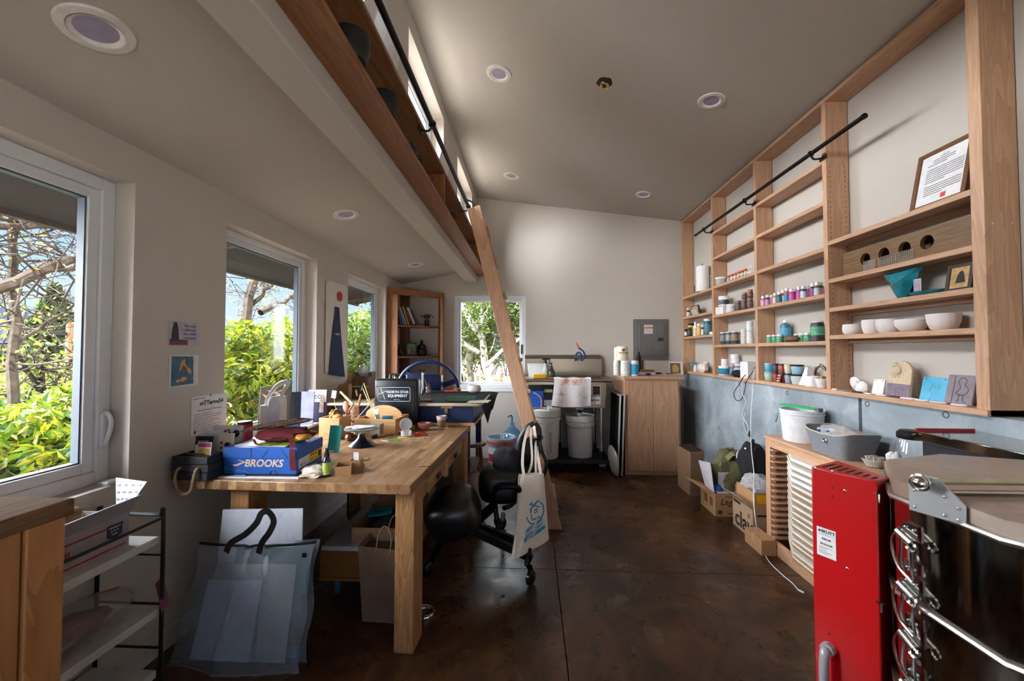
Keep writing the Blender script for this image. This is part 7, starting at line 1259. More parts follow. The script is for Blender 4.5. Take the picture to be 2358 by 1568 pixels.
part(t, 'box_print', MB().at(XF(.02, .02)).ext([(0, 0), (.035, 0), (.035, .03), (0, .03)], .0003).at(XF(.1, .02)).ext([(0, 0), (.05, 0), (.05, .01), (0, .01)], .0003).at(XF(.08, .155)).ext([(0, 0), (.08, 0), (.08, .006), (0, .006)], .0003), pm('#4a3c2c', .7))
for y in (.2, .1): part(t, 'side_print', MB().at(basis((-.0006, y, .06), (0, -1, 0), (0, 0, 1))).ext([(0, 0), (.055, 0), (.055, .07), (0, .07)], .0003), pm('#7a4a34', .8))
part(t, 'white_flap', MB().hexa([(.0, .02, .187), (.0, .19, .187), (.004, .19, .187), (.004, .02, .187), (-.02, .04, .42), (-.05, .20, .40), (-.046, .20, .40), (-.016, .04, .42)]), pm('#b9b8c0', .6)); part(t, 'white_flap', MB().hexa([(.02, -.002, .187), (.20, -.002, .187), (.20, .06, .187), (.02, .06, .187), (.02, -.002, .190), (.20, -.002, .190), (.20, .06, .190), (.02, .06, .190)]), pm('#b9bcc8', .6)); part(t, 'white_flap', MB().box((.05, .055, .191), (.20, .058, .34)), pm('#b9bcc8', .6))
mb = MB().ball((0, 0, .23), (.14, .112, .25), 30, 20, lambda q: 1 + .34 * NZ.noise(q * 2.4 + V((2, 0, 5))) + .14 * NZ.noise(q * 6)); t = thing('olive_bag', 'crumpled olive green canvas bag stuffed in the handwritten box', 'bag', (1.655, 3.475, .03)); part(t, 'canvas', mb, pm('#5d5a3c', .9, var=.25, scale=18, bump=.5)); mb = MB(); c_ = catm([(-.05, -.08, .42), (.0, -.10, .47), (.07, -.11, .42), (.12, -.10, .30)], 6); mb.grid(lambda a, b: c_[min(len(c_) - 1, int(round(a * (len(c_) - 1))))] + V((0, .05 * (b - .5), .02 * (b - .5))), len(c_) - 1, 1, .004); part(t, 'flap_strap', mb, pm('#6f6c4a', .9))
solo('blue_bag', MB().ball((0, 0, .05), (.04, .035, .06), 14, 10, lambda q: 1 + .2 * NZ.noise(q * 3)), pm('#1a5a9a', .5), 'blue plastic bag low inside the handwritten box', 'plastic bag', (1.535, 3.40, .13))
t = thing('cardboard_box', 'plain tall carton hidden behind clay box supporting the backpack', 'box', (1.64, 3.225, 0)); part(t, 'carton', MB().box((0, 0, 0), (.21, .105, .27)), KRAFTD, bev=.002)
t = thing('backpack', 'black backpack with white marks slumped against the concrete wall', 'backpack', (1.745, 3.265, .2705)); mb = MB().ball((0, 0, .19), (.10, .125, .20), 28, 18, lambda q: 1 + .10 * NZ.noise(q * 2 + V((7, 0, 0))) - .22 * max(0, q.z) ** 2); part(t, 'body', mb, FAB); part(t, 'strap', MB().tube(catm([(-.02, -.05, .37), (-.05, -.10, .36), (-.075, -.125, .25), (-.06, -.13, .10)], 6), .013, 8).tube(catm([(-.01, .0, .385), (0, .03, .42), (.01, .06, .385)], 5), .008, 8), FAB); mb = MB(); mb.at(basis((-.098, .055, .20), (0, -1, 0), (.15, 0, 1))).ext([(0, 0), (.012, .01), (.010, .07), (-.004, .05)], .002).at(basis((-.082, .02, .285), (0, -1, 0), (.5, 0, 1))).ext([(0, 0), (.035, .004), (.028, .035), (.006, .03)], .002); part(t, 'white_mark', mb, pm('#c9cace', .5)); part(t, 'tag', MB().at(basis((-.075, -.03, .30), (0, -1, 0), (.5, 0, 1))).ext([(0, 0), (.02, .0), (.02, .012), (0, .012)], .003), PLASTICW)
t = cl_ = cbox('clay_box', 'kraft box printed with large black word clay below the shelving', 1.562, 2.93, 1.85, 3.21, .215, [((0, 0, .216), (0, .28, .216), (-.075, .30, .275), (-.06, .01, .285)), ((.0, -.001, .216), (.29, -.001, .216), (.28, -.05, .30), (.02, -.05, .30))][:1], m=pm('#a08468', .75, 0, .08, 40))
SDm = lambda y, z: basis((-.0006, y, z), (0, -1, 0), (0, 0, 1)); part(t, 'lettering', MB().text('clay', .16, SDm(.125, .075), .0006, bold=.003), pm('#1d1613', .7)); part(t, 'black_bar', MB().at(SDm(.265, .185)).ext([(0, 0), (.10, 0), (.10, .02), (0, .02)], .0004).at(XF(.03, .165)).ext([(0, 0), (.11, 0), (.11, .014), (0, .014)], .0004), pm('#1d1613', .7)); part(t, 'emblem', MB().at(SDm(.05, .15)).ext(arc(0, 0, .017, 0, 345, 16), .0004), pm('#6a5644', .8)); part(t, 'lettering', MB().text('Model', .028, XF(.075, .035), .0004, bold=.001), pm('#1d1613', .7)); part(t, 'front_flap', MB().box((.0, -.0045, .14), (.0, -.0045, .14)).hexa([(.12, -.006, .216), (.285, -.006, .216), (.285, -.003, .216), (.12, -.003, .216), (.12, -.012, .29), (.28, -.012, .29), (.28, -.009, .29), (.12, -.009, .29)]), KRAFT)
t = cbox('cardboard_box', 'brown carton with yellow label filled with plastic inside clay box', 1.585, 2.945, 1.845, 3.195, .32, [], z=.008); part(t, 'yellow_label', MB().at(XF(.015, .245)).ext([(0, 0), (.115, .0), (.115, .062), (0, .062)], .0006), print_mat('#e0a818', '#5a4410', 55, 'xz')); part(t, 'white_liner', MB().hexa([(.005, -.001, .321), (.255, -.001, .321), (.255, .03, .321), (.005, .03, .321), (.005, .0, .345), (.255, .0, .35), (.255, .01, .35), (.005, .01, .345)]), pm('#b4b6c6', .6))
solo('plastic_bag', MB().ball((0, 0, .0), (.10, .10, .07), 26, 16, lambda q: 1 + .3 * NZ.noise(q * 2.4) + .12 * NZ.noise(q * 7)), MILKY, 'crumpled clear plastic bag in the yellow labelled carton', 'plastic bag', (1.69, 3.10, .345)); t = thing('plastic_tray', 'clear plastic takeaway tray tilted in the yellow labelled carton', 'tray', (1.73, 3.0, .325), rot=(radians(18), radians(-16), radians(20))); part(t, 'tray', MB().lathe([(.055, 0), (.062, .01), (.075, .055), (.08, .056), (.08, .059), (.072, .058), (.058, .012), (0, .004)], 28), CLEAR)
t = thing('small_carton', 'small closed kraft carton in front of the clay box', 'box', (1.50, 2.715, 0)); part(t, 'carton', MB().box((0, 0, 0), (.095, .205, .10)), KRAFT, bev=.002); part(t, 'tape', MB().box((-.0006, .09, .05), (-.0001, .115, .10)).box((-.0006, .09, .1), (.0955, .115, .1006)), pm('#b08a60', .4))
# ================================================================== floor scraps
for i, (u, v, s_) in enumerate(((1158, 1372, .012), (1193, 1396, .012), (1526, 1136, .02), (1440, 1185, .006), (1633, 1388, .005), (1144, 1400, .008))):
    solo('leaf_scrap', MB().grid(lambda a, b: ((a - .5) * s_ * 2, (b - .5) * s_, .002 + .004 * sin(3 * a) ** 2), 4, 3, .0008), pm('#6a3f1e' if i < 3 else '#a89a8c', .8), f'{("curled brown","small brown","dry brown","tiny pale","tiny white","thin brown")[i]} scrap lying on the stained floor', 'scrap', on_z(u, v, .0005), i * 40)
# ================================================================== under and in front of the table
t = thing('storage_chest', 'low wooden storage chest on short legs beneath the work table', 'chest', (-1.15, 2.14, 0)); DR = wood('#9a6a34', '#7d5226', 'x', .7, name='drawer_front')
part(t, 'front', MB().box((0, 0, .115), (.46, .018, .262)), DR, bev=.002); part(t, 'box', MB().box((.01, .0185, .115), (.45, .55, .255)), wood('#8a6136', '#6e4a26', 'y', .7, name='drawer_side')); part(t, 'lower_rail', MB().box((0, -.008, .10), (.46, .01, .1145)), DR)
for x in (.06, .38): part(t, 'leg', MB().box((x, .05, 0), (x + .022, .075, .1145)).box((x, .48, 0), (x + .022, .505, .1145)), pm('#3a6a8a', .4))
solo('white_canvas', MB().box((0, 0, 0), (.43, .52, .024)), pm('#c3c8d2', .8, var=.08), 'white stretched canvas with staples lying on the storage chest', 'canvas', (-1.135, 2.125, .2635), bev=.002)
mb = MB()
for k in range(7): mb.at(TR(-1.08 + k * .055, 2.1243, .277, 0, random.uniform(-50, 50))).box((-.005, -.0006, -.0008), (.005, .0004, .0008))
ob = solo('staple', mb, pm('#2a2a2e', .4, .6), 'dark staples along the front edge of the white canvas', 'staples'); ob['kind'] = 'stuff'
t = thing('cardboard_tray', 'shallow cardboard tray on white canvas holding dark cloth and booklet', 'box', (-.985, 2.16, .288)); open_box(t, .34, .32, .085, .004, KRAFTD)
solo('dark_cloth', MB().ball((0, 0, .03), (.14, .13, .05), 24, 14, lambda q: 1 + .25 * NZ.noise(q * 2.4)), pm('#1d1815', .9, bump=.3), 'dark folded cloth filling the cardboard tray', 'cloth', (-.80, 2.33, .30))
t = thing('teal_booklet', 'bright teal booklet lying in the cardboard tray', 'booklet', (-.95, 2.30, .372), rot=(radians(5), radians(-4), radians(12))); part(t, 'cover', MB().box((0, 0, 0), (.13, .085, .008)), pm('#2393b4', .4, var=.2)); part(t, 'lettering', MB().text('NEXT', .034, basis((.065, .042, .0085), (1, 0, 0), (0, 1, 0)), .0003, bold=.001), pm('#0f3a52', .5))
solo('coiled_cable', MB().tube([((.03 + .002 * k / 8) * cos(k * pi / 8), (.03 + .002 * k / 8) * sin(k * pi / 8), .003 + .0006 * k) for k in range(56)], .004, 6), BLACK, 'coil of black cable at front right of the cardboard tray', 'cable', (-.745, 2.235, .345))
t = thing('paper_shopping_bag', 'brown paper shopping bag with twisted handles under the table', 'bag', (-.86, 1.972, 0), -3); w_, d_, h_ = .225, .12, .37; P2 = pm('#7d6654', .85, var=.1, bump=.3, scale=14); 
mb = MB().hexa([(.02, .0, 0), (w_, 0, 0), (w_, d_, 0), (.02, d_, 0), (-.004, -.004, h_), (w_ + .006, -.004, h_ - .012), (w_ + .006, d_ + .01, h_), (-.004, d_ + .01, h_ + .01)]); mb.f.pop(1); mb.k.pop(1)
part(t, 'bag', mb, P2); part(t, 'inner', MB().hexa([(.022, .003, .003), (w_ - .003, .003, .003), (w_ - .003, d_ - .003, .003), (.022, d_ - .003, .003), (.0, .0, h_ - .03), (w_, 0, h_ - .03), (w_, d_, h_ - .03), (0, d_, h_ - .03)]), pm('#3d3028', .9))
for y in (-.006, d_ + .012): part(t, 'twisted_handle', MB().tube(catm([(.09, y, h_ - .03), (.10, y, h_ + .05), (.125, y, h_ + .10), (.155, y, h_ + .09), (.168, y, h_ + .04), (.160, y, h_ - .03)], 6), .0028, 7), pm('#a5835c', .8))
solo('metal_ring', MB().lathe([(.042, 0), (.047, .001), (.047, .006), (.044, .010), (.046, .018), (.043, .018), (.041, .010)], 40, cap=False).tube([(.046 * cos(k * pi / 20), .046 * sin(k * pi / 20), .018) for k in range(40)], .0018, 6, True), CHROME, 'shiny metal jar ring lying on floor behind front table leg', 'ring', (-.545, 2.04, .0015))
solo('carton', MB().box((0, 0, 0), (.30, .30, .28)), KRAFTD, 'brown carton in shadow behind the front table leg', 'box', (-1.10, 2.72, 0), -4)
t = thing('grey_bin', 'grey bin with white lid edge under the table by drawers', 'bin', (-.72, 2.62, 0)); t.location = (-.66, 3.3, 0); part(t, 'bin', MB().lathe([(.12, 0), (.15, .5), (.14, .5), (.11, .01), (0, .01)], 28), pm('#6a6d6a', .5)); part(t, 'white_rim', MB().tube([(.15 * cos(k * pi / 16), .15 * sin(k * pi / 16), .5) for k in range(32)], .006, 6, True), PLASTICW)
# portfolio bag
BL, BR, TL_, TRr = on_z(390, 1530, .002), on_z(692, 1546, .002), on_y(466, 1252, 1.735), on_y(722, 1250, 1.70)
t = thing('portfolio_bag', 'large clear plastic portfolio bag with black handles leaning on table', 'bag', BL); PV = glassy('clear_vinyl', '#eef2f6', .1, 1.5, .16, '#e0e8f4')
def pf(off, bulge): 
    def fn(a, b):
        p = (BL * (1 - a) + BR * a) * (1 - b) + (TL_ * (1 - a) + TRr * a) * b - BL; e_ = sin(pi * a) * (1 - b * .7)
        return p + V((.0, off - bulge * e_, 0)) + V((.010 * sin(11 * b + 3 * a) * (1 if a < .05 or a > .95 else .2), .016 * NZ.noise(V((a * 3, b * 2, off * 9))) - .014 * (math.exp(-((a - .40 - .05 * b) / .03) ** 2) + math.exp(-((a - .72 + .10 * b) / .025) ** 2)) * (bulge > 0), -.012 * sin(pi * a) * b))
    return fn
part(t, 'front_sheet', MB().grid(pf(-.012, .035), 60, 26, .001), PV); part(t, 'back_sheet', MB().grid(pf(.045, -.01), 20, 16, .001), PV)
mb = MB(); 
top = [V(pf(.0, .02)(k / 20, 1.0)) + V((0, 0, .004)) for k in range(21)]; mb.tube(top, .006, 6); part(t, 'zip_edge', mb, BLACK)
def strap(pts, w_=.026):
    c_ = catm(pts, 8); n = len(c_); q = MB()
    def fn(a, b):
        i = min(n - 1, int(round(a * (n - 1)))); tg = (c_[min(n - 1, i + 1)] - c_[max(0, i - 1)]).normalized(); s_ = tg.cross(V((0, 1, 0))).normalized(); return c_[i] + s_ * (b - .5) * w_
    return q.grid(fn, n - 1, 2, .002)
yb = 1.655
hp = [on_y(u, v, y_) - BL for u, v, y_ in ((520, 1272, 1.665), (532, 1250, 1.66), (565, 1230, 1.655), (590, 1205, 1.655), (602, 1182, 1.66), (618, 1179, 1.665), (630, 1200, 1.665), (620, 1226, 1.66), (603, 1250, 1.66), (595, 1275, 1.665))]
part(t, 'handle', strap(hp), BLACK); part(t, 'seam_tab', MB().box(on_y(697, 1273, 1.66) - BL, on_y(705, 1284, 1.655) - BL), BLACK); part(t, 'bottom_piping', MB().tube([V(pf(-.012, .035)(k / 16, .01)) + V((0, 0, .003)) for k in range(17)], .004, 6), PV)
t = solo('papers_in_bag', MB().grid(lambda a, b: ((BL * (1 - a) + BR * a) * (1 - b) + (TL_ * (1 - a) + TRr * a) * b) * 1 + V((.0, .012, .004)), 2, 2, .0025), pm('#a9a6a2', .8), 'pale grey board standing inside the clear portfolio bag', 'board'); 
def sub(u0, u1, v0, v1, dy_, lab, c_, nm='paper_sheet'):
    def q(a, b): return (BL * (1 - a) + BR * a) * (1 - b) + (TL_ * (1 - a) + TRr * a) * b + V((0, dy_, .006))
    return solo(nm, MB().grid(lambda a, b: q(u0 + (u1 - u0) * a + .0, v0 + (v1 - v0) * b), 2, 2, .0015), pm(c_, .8), lab, 'paper', group='sheets in the portfolio bag')
bpy.data.objects.remove(t)
sub(.16, .86, .02, .80, .016, 'large pale grey sheet inside the clear portfolio bag', '#c4c2be'); sub(.14, .60, .03, .68, .004, 'bluish white sheet at front inside the portfolio bag', '#dce2ec'); sub(.30, .97, .55, .93, .026, 'small dark teal and grey print behind sheets in portfolio bag', '#5a7a80')
solo('teal_wad', MB().ball((0, 0, .025), (.035, .02, .03), 16, 10, lambda q: 1 + .3 * NZ.noise(q * 3)), pm('#167f86', .6), 'teal crumpled cloth at the lower right corner of portfolio bag', 'cloth', on_z(668, 1528, .004) + V((0, .03, 0)))
a, b = on_y(508, 1256, 1.748), on_y(696, 1172, 1.748); solo('foam_board', MB().hexa([V((a.x - .03, 1.742, .16)), V((b.x, 1.742, .16)), V((b.x, 1.748, .16)), V((a.x - .03, 1.748, .16)), V((a.x + .004, 1.752, b.z - .012)), V((b.x, 1.752, b.z)), V((b.x, 1.758, b.z)), V((a.x + .004, 1.758, b.z - .012))]), pm('#c3cad6', .7), 'white foam board sticking up behind the portfolio bag', 'board')
mb = MB(); solo('board_backer', MB().box((a.x, 1.735, 0), (b.x - .03, 1.752, .1595)), KRAFTD, 'cardboard strip standing on floor below the foam board', 'cardboard')
# ================================================================== wire rack and mailing box (left)
t = thing('wire_rack', 'black wire shelf rack with white shelves under the nearest window', 'rack', (-1.63, .855, 0)); RW, RD = .255, .585; HT = .728
for y in (.0, RD):
    part(t, 'side_frame', MB().tube(catm([(0, y, 0), (0, y, HT - .03), (.012, y, HT - .004), (.03, y, HT), (RW - .03, y, HT), (RW - .012, y, HT - .004), (RW, y, HT - .03), (RW, y, 0)], 4), .007, 8), BLACK)
    for z in (.24, .40, .58): part(t, 'cross_rod', MB().cyl((0, y, z), (RW, y, z), .0045, 8), BLACK)
for x in (0, RW): part(t, 'long_rod', MB().cyl((x, 0, HT - .01), (x, RD, HT - .01), .0055, 8), BLACK)
for z in (.14, .36, .625): part(t, 'shelf_panel', MB().box((.005, .01, z), (RW - .005, RD - .01, z + .028)), pm('#b9bab8', .5), bev=.003)
t = thing('mailing_box', 'open white mailing box with red stripes standing on black wire rack', 'box', (-1.60, .865, .6535)); bw_, bd_, bh_ = .175, .495, .115; MBW = pm('#8d8b8f', .6)
open_box(t, bw_, bd_, bh_, .003, MBW); part(t, 'tall_flap', MB().hexa([(bw_ - .05, bd_, bh_), (bw_, bd_ - .02, bh_), (bw_, bd_ - .017, bh_), (bw_ - .05, bd_ + .003, bh_), (bw_ - .12, bd_ + .06, bh_ + .10), (bw_ + .04, bd_ + .02, bh_ + .10), (bw_ + .04, bd_ + .023, bh_ + .10), (bw_ - .12, bd_ + .063, bh_ + .10)]), MBW); part(t, 'front_flap', MB().hexa([(bw_, 0, bh_), (bw_, bd_, bh_), (bw_ - .003, bd_, bh_), (bw_ - .003, 0, bh_), (bw_ + .035, .01, bh_ + .045), (bw_ + .035, bd_ + .015, bh_ + .06), (bw_ + .032, bd_ + .015, bh_ + .06), (bw_ + .032, .01, bh_ + .045)]), MBW)
FXp = lambda y, z: basis((bw_ + .0006, y, z), (0, 1, 0), (0, 0, 1)); RD_ = pm('#8a1a20', .6); part(t, 'red_stripe', MB().at(FXp(0, 0)).ext([(.01, .085), (bd_ - .02, .085), (bd_ - .02, .091), (.01, .091)], .0004).at(FXp(0, 0)).ext([(.01, .012), (bd_ - .01, .012), (bd_ - .01, .018), (.01, .018)], .0004), RD_)
sh = part(t, 'shield_emblem', MB().at(FXp(bd_ - .075, .045)).ext([(0, .01), (.025, 0), (.05, .01), (.05, .05), (0, .05)], .0006), pm('#1c2440', .5)); part(sh, 'lettering', MB().text('PRIORITY', .009, FXp(bd_ - .05, .084) @ TR(0, 0, .0007), .0002).text('★ ★ ★', .008, FXp(bd_ - .05, .073) @ TR(0, 0, .0007), .0002).text('MAIL', .009, FXp(bd_ - .05, .062) @ TR(0, 0, .0007), .0002), PAPER); part(t, 'box_print', MB().text('PRIORITY MAIL', .03, FXp(.22, .055), .0003, bold=.0006).text('FLAT RATE BOX', .016, FXp(.2, .1), .0003), RD_)
mb = MB(); K0, K1, K2, K3 = [V(q) for q in ((bw_ - .05, bd_, bh_), (bw_, bd_ - .02, bh_), (bw_ + .04, bd_ + .02, bh_ + .10), (bw_ - .12, bd_ + .06, bh_ + .10))]
def fq(a, b): return (K0 * (1 - a) + K1 * a) * (1 - b) + (K3 * (1 - a) + K2 * a) * b + V((-.0004, -.0014, 0))
for r_ in range(4):
    for c_ in range(4): a = .06 + .24 * c_; b = .12 + .21 * r_ + .03 * c_; mb.quad(fq(a, b), fq(a + .12, b + .03), fq(a + .13, b + .09), fq(a + .01, b + .06))
part(t, 'navy_dashes', mb, pm('#1c2a52', .6))
solo('brown_leather', MB().ball((0, 0, .02), (.06, .12, .055), 22, 14, lambda q: 1 + .3 * NZ.noise(q * 2.3) + .1 * NZ.noise(q * 6)), pm('#5d3a1e', .75, var=.2, bump=.3), 'crumpled brown paper in the open mailing box', 'paper', (-1.52, 1.16, .775))
t = thing('dark_folder', 'dark brown folded board leaning against window sill behind mailing box', 'board', (-1.615, .95, .80), rot=(0, radians(4), 0)); part(t, 'board', MB().box((0, 0, -.01), (.005, .38, .07)), pm('#2e2018', .7)); t.location = (-1.625, .90, .7635)
solo('bag_contents', MB().ball((0, 0, .03), (.085, .21, .03), 22, 12, lambda q: 1 + .25 * NZ.noise(q * 2.5)), pm('#6a4a44', .8, var=.5, scale=14), 'jumbled dark items inside clear bag on middle rack shelf', 'clutter', (-1.5, 1.14, .407)); t = thing('zip_bag', 'clear zip bag with purple seal hanging off middle rack shelf', 'plastic bag', (-1.5, 1.14, .397)); part(t, 'bag', MB().ball((.01, .02, .055), (.105, .27, .052), 26, 16, lambda q: 1 + .2 * NZ.noise(q * 2.4)), CLEAR); part(t, 'purple_seal', MB().grid(lambda a, b: (.10 + .045 * a, .30 - .02 * a + .03 * b, .075 - .09 * a + .02 * b), 6, 2, .002), pm('#6a2448', .5)); part(t, 'striped_strip', MB().hexa([(-.05, .16, .09), (.03, .22, .10), (.03, .24, .10), (-.05, .18, .09), (-.05, .16, .092), (.03, .22, .102), (.03, .24, .102), (-.05, .18, .092)]), pm('#a8584a', .6))
solo('window_sensor', MB().rbox((-.022, -.03, 0), (.022, .03, .014), .003), VINYL, 'small white sensor block on nearest window sill corner', 'sensor', (-1.682, 1.525, SILL + .0005))
# wooden crate stand at far left
t = thing('wooden_stand', 'rough fir wood stand at the lower left corner nearest camera', 'stand', (-1.42, .30, 0)); w_, d_, h_ = .405, .525, 1.018
part(t, 'top', MB().box((-.02, -.02, h_ - .035), (w_ + .012, d_ + .012, h_)), wood('#7a5f48', '#55402f', 'y', rough=.9, spec=.03, name='weathered_top'), bev=.004)
fz = wood('#b07a4a', '#8a5a32', 'z', .8, name='fir_plank'); 
for y0_, y1_ in ((0, .16), (.163, .33), (.333, .455), (.458, d_)): part(t, 'plank', MB().box((w_ - .022, y0_, 0), (w_ + (.006 if y1_ == d_ else 0), y1_, h_ - .0355)), fz, bev=.003)
part(t, 'back_panel', MB().box((0, d_ - .02, 0), (w_ - .0225, d_, h_ - .0355)), fz); part(t, 'side_panel', MB().box((0, 0, 0), (.02, d_ - .0205, h_ - .0355)), fz)
solo('woven_mat', MB().box((-.28, -.05, .0005), (.3, .24, .008)), pm('#4a3524', .95, var=.3, scale=60, bump=.6), 'dark woven mat on floor below the portfolio bag', 'mat', (-1.30, 1.42, 0), 0)
# ================================================================== kneeling chair with tote bag
t = ch = thing('kneeling_chair', 'black wheeled kneeling chair with padded knee rest beside table', 'chair', (-.20, 2.5, 0)); o = V((-.20, 2.5, 0))
def R3(u, v, y): return on_y(u, v, y) - o
c = R3(1044, 1178, 2.30); s_ = 2.30 / FP
mb = MB().at(Mx.Translation(c) @ Mx.Rotation(radians(-14), 4, 'Y') @ Mx.Rotation(radians(14), 4, 'X')).ball((0, 0, 0), (.155, .155, .125), 32, 20, lambda q: (1 - .12 * max(0, q.x) * max(0, q.z) + .0) / max(abs(q.x) ** 3.2 + abs(q.y) ** 3.2 + abs(q.z) ** 3.2, 1e-6) ** (1 / 3.2) * 1.0)
part(t, 'knee_pad', mb, VINB)
c2 = R3(1156, 1110, 2.62); mb = MB().at(Mx.Translation(c2)).ball((0, 0, 0), (.15, .15, .115), 32, 20, lambda q: 1 / max(abs(q.x) ** 3.4 + abs(q.y) ** 3.4 + abs(q.z) ** 3.4, 1e-6) ** (1 / 3.4)); part(t, 'seat', mb, VINB)
part(t, 'seat_bar', MB().tube(catm([R3(1140, 1165, 2.5), R3(1138, 1135, 2.44), R3(1150, 1122, 2.42), R3(1185, 1121, 2.42), R3(1197, 1132, 2.44), R3(1200, 1160, 2.5)], 6), .018, 10), BLACKM)
part(t, 'post', MB().tube([R3(1139, 1160, 2.52), R3(1146, 1208, 2.50), R3(1150, 1245, 2.48)], [.016, .016, .013], 10).cyl(R3(1144, 1196, 2.5), R3(1146, 1204, 2.5), .022, 12), BLACKM)
part(t, 'knee_beam', MB().bar(R3(1080, 1215, 2.38), R3(1140, 1162, 2.55), .035, .045), BLACKM)
for d0, d1 in ((0, 0), (.09, .12)): part(t, 'base_rail', MB().bar(R3(1072, 1215, 2.36) + V((0, d0, 0)), R3(1225, 1285, 2.36) + V((.0, d1, 0)), .035, .04), BLACKM)
def caster(p, ln): 
    w_ = part(t, 'caster_leg', MB().tube(ln, .017, 10), BLACKM); part(w_, 'caster_wheel', MB().at(Mx.Translation(p) @ Mx.Rotation(radians(60), 4, 'Z') @ Mx.Rotation(radians(90), 4, 'X')).lathe([(.012, -.014), (.034, -.014), (.042, -.008), (.042, .008), (.034, .014), (.012, .014)], 24), pm('#15181c', .25))
p1 = on_z(1222, 1352, 0) - o + V((0, .02, .0425)); caster(p1, [R3(1218, 1262, 2.36), R3(1214, 1300, 2.31), p1 + V((-.005, .02, .05)), p1 + V((.008, .016, .0))]); p0 = on_z(986, 1330, 0) - o + V((0, .02, .0425)); caster(p0, [R3(1040, 1228, 2.34), R3(1015, 1252, 2.36), p0 + V((.03, .02, .08)), p0 + V((.0, .016, .0))]); p2 = V((-.02, .52, .0425)); caster(p2, [V((.0, .25, .16)), V((-.01, .45, .14)), p2 + V((0, .0, .03))]); p3 = V((-.20, .42, .0425)); caster(p3, [V((-.15, .15, .16)), V((-.19, .34, .14)), p3 + V((0, 0, .03))])
yb = 2.62; ring = [(1231, 975), (1215, 985), (1199, 1010), (1194, 1040), (1200, 1070), (1215, 1084), (1228, 1078), (1236, 1050), (1240, 1020), (1240, 990)]
cc_ = catm([R3(u, v, yb) for u, v in ring] + [R3(1231, 975, yb)], 5); part(t, 'backrest_ring', MB().tube(cc_, .020, 10), pm('#14161a', .4)); part(t, 'backrest_pad', MB().at(Mx.Translation(R3(1216, 1040, yb + .02)) @ Mx.Rotation(radians(10), 4, 'Y')).ball((0, 0, 0), (.045, .02, .10), 18, 12), FAB)
part(t, 'arm_bar', MB().tube(catm([R3(1232, 1020, yb - .02), R3(1243, 1022, 2.58), R3(1248, 1040, 2.56), R3(1258, 1068, 2.55), R3(1251, 1095, 2.55), R3(1225, 1140, 2.56), R3(1180, 1150, 2.58)], 6), .011, 10), BLACKM); part(t, 'arm_pad', MB().rbox(R3(1230, 1035, 2.64), R3(1247, 1010, 2.56), .012), BLACK)
part(t, 'back_post', MB().tube(catm([R3(1216, 1084, yb), R3(1214, 1120, 2.66), R3(1180, 1160, 2.66), R3(1160, 1170, 2.6)], 5), .016, 10), BLACKM)
q = R3(1170, 1062, 2.64) + o; solo('black_cloth', MB().ball((0, 0, 0), (.10, .12, .088), 28, 18, lambda q: (1 + .12 * NZ.noise(q * 3)) / max(abs(q.x) ** 3 + abs(q.y) ** 3 + abs(q.z) ** 3, 1e-6) ** (1 / 3)), pm('#121118', .9, bump=.4, scale=60), 'folded black cloth lying on the kneeling chair seat', 'cloth', q)
# tote bag
TL2, TR2, BL2, BR2 = on_y(1198, 1092, 2.47), on_y(1252, 1090, 2.50), on_y(1184, 1287, 2.28), on_y(1264, 1242, 2.46)
t = thing('tote_bag', 'cream canvas tote bag with blue house print hanging on chair', 'bag', TL2); CV = pm('#e3dacd', .9, bump=.3, scale=200)
def tb(off):
    def fn(a, b):
        p = (TL2 * (1 - a) + TR2 * a) * b + (BL2 * (1 - a) + BR2 * a) * (1 - b) - TL2
        return p + V((.0, off * sin(pi * min(1, max(0, a))) ** .5 + .010 * NZ.noise(V((a * 3, b * 2.4, 4))), 0)) + V((.006 * sin(5 * b) * (1 - a), 0, 0))
    return fn
part(t, 'front', MB().grid(tb(-.016), 22, 26, .0012), CV); part(t, 'back', MB().grid(tb(.022), 16, 18, .0012), CV)
part(t, 'side_gusset', MB().grid(lambda a, b: V(tb(0)(0, b)) + V((-.014 * sin(pi * a) * (1.2 - b), .03 * (a - .3), 0)), 6, 16, .001), CV)
part(t, 'strap', strap([on_y(1207, 1100, 2.462) - TL2, on_y(1203, 1065, 2.5) - TL2, on_y(1207, 1020, 2.545) - TL2, on_y(1216, 988, 2.585) - TL2, on_y(1226, 981, 2.61) - TL2, on_y(1231, 990, 2.585) - TL2, on_y(1237, 1040, 2.55) - TL2, on_y(1246, 1098, 2.485) - TL2], .018), CV, None); part(t, 'strap', strap([on_y(1214, 1100, 2.50) - TL2, on_y(1225, 1060, 2.54) - TL2, on_y(1222, 1000, 2.57) - TL2, on_y(1225, 979, 2.62) - TL2, on_y(1232, 1000, 2.57) - TL2, on_y(1234, 1095, 2.515) - TL2], .014), CV)
def tm(a, b, off=-.0245): 
    p = V(tb(-.0175)(a, b)); return p
BLU2 = pm('#1f8fc4', .7)
def onbag(pts2, w_):  # strokes drawn on the curved cloth
    mb = MB()
    for pts in pts2: mb.tube([tm(x, z) + V((0, -.0012, 0)) for x, z in pts], w_, 5, flat=.5)
    return mb
hx, hz, sx_, sz_ = .60, .48, .26, .10
N = lambda x, z: (hx + x * sx_, hz + z * sz_)
circ = lambda a0, a1: [N(1.15 * cos(radians(a)), 1.45 * sin(radians(a))) for a in range(a0, a1 + 1, 8)]
part(t, 'house_print', onbag([circ(-75, 60), circ(108, 128), circ(190, 262), [N(-.75, 1.25), N(.55, .55)], [N(.5, 1.5), N(-.6, .62), N(-.6, .1)], [N(-.55, -.05), N(-.45, -.85), N(.05, -.85)], [N(.25, -.85), N(.6, -.85)]], .006), BLU2)
part(t, 'window_print', onbag([[N(x, z), N(x + .12, z)] for x in (-.15, .12) for z in (.35, .02)], .0075), BLU2)
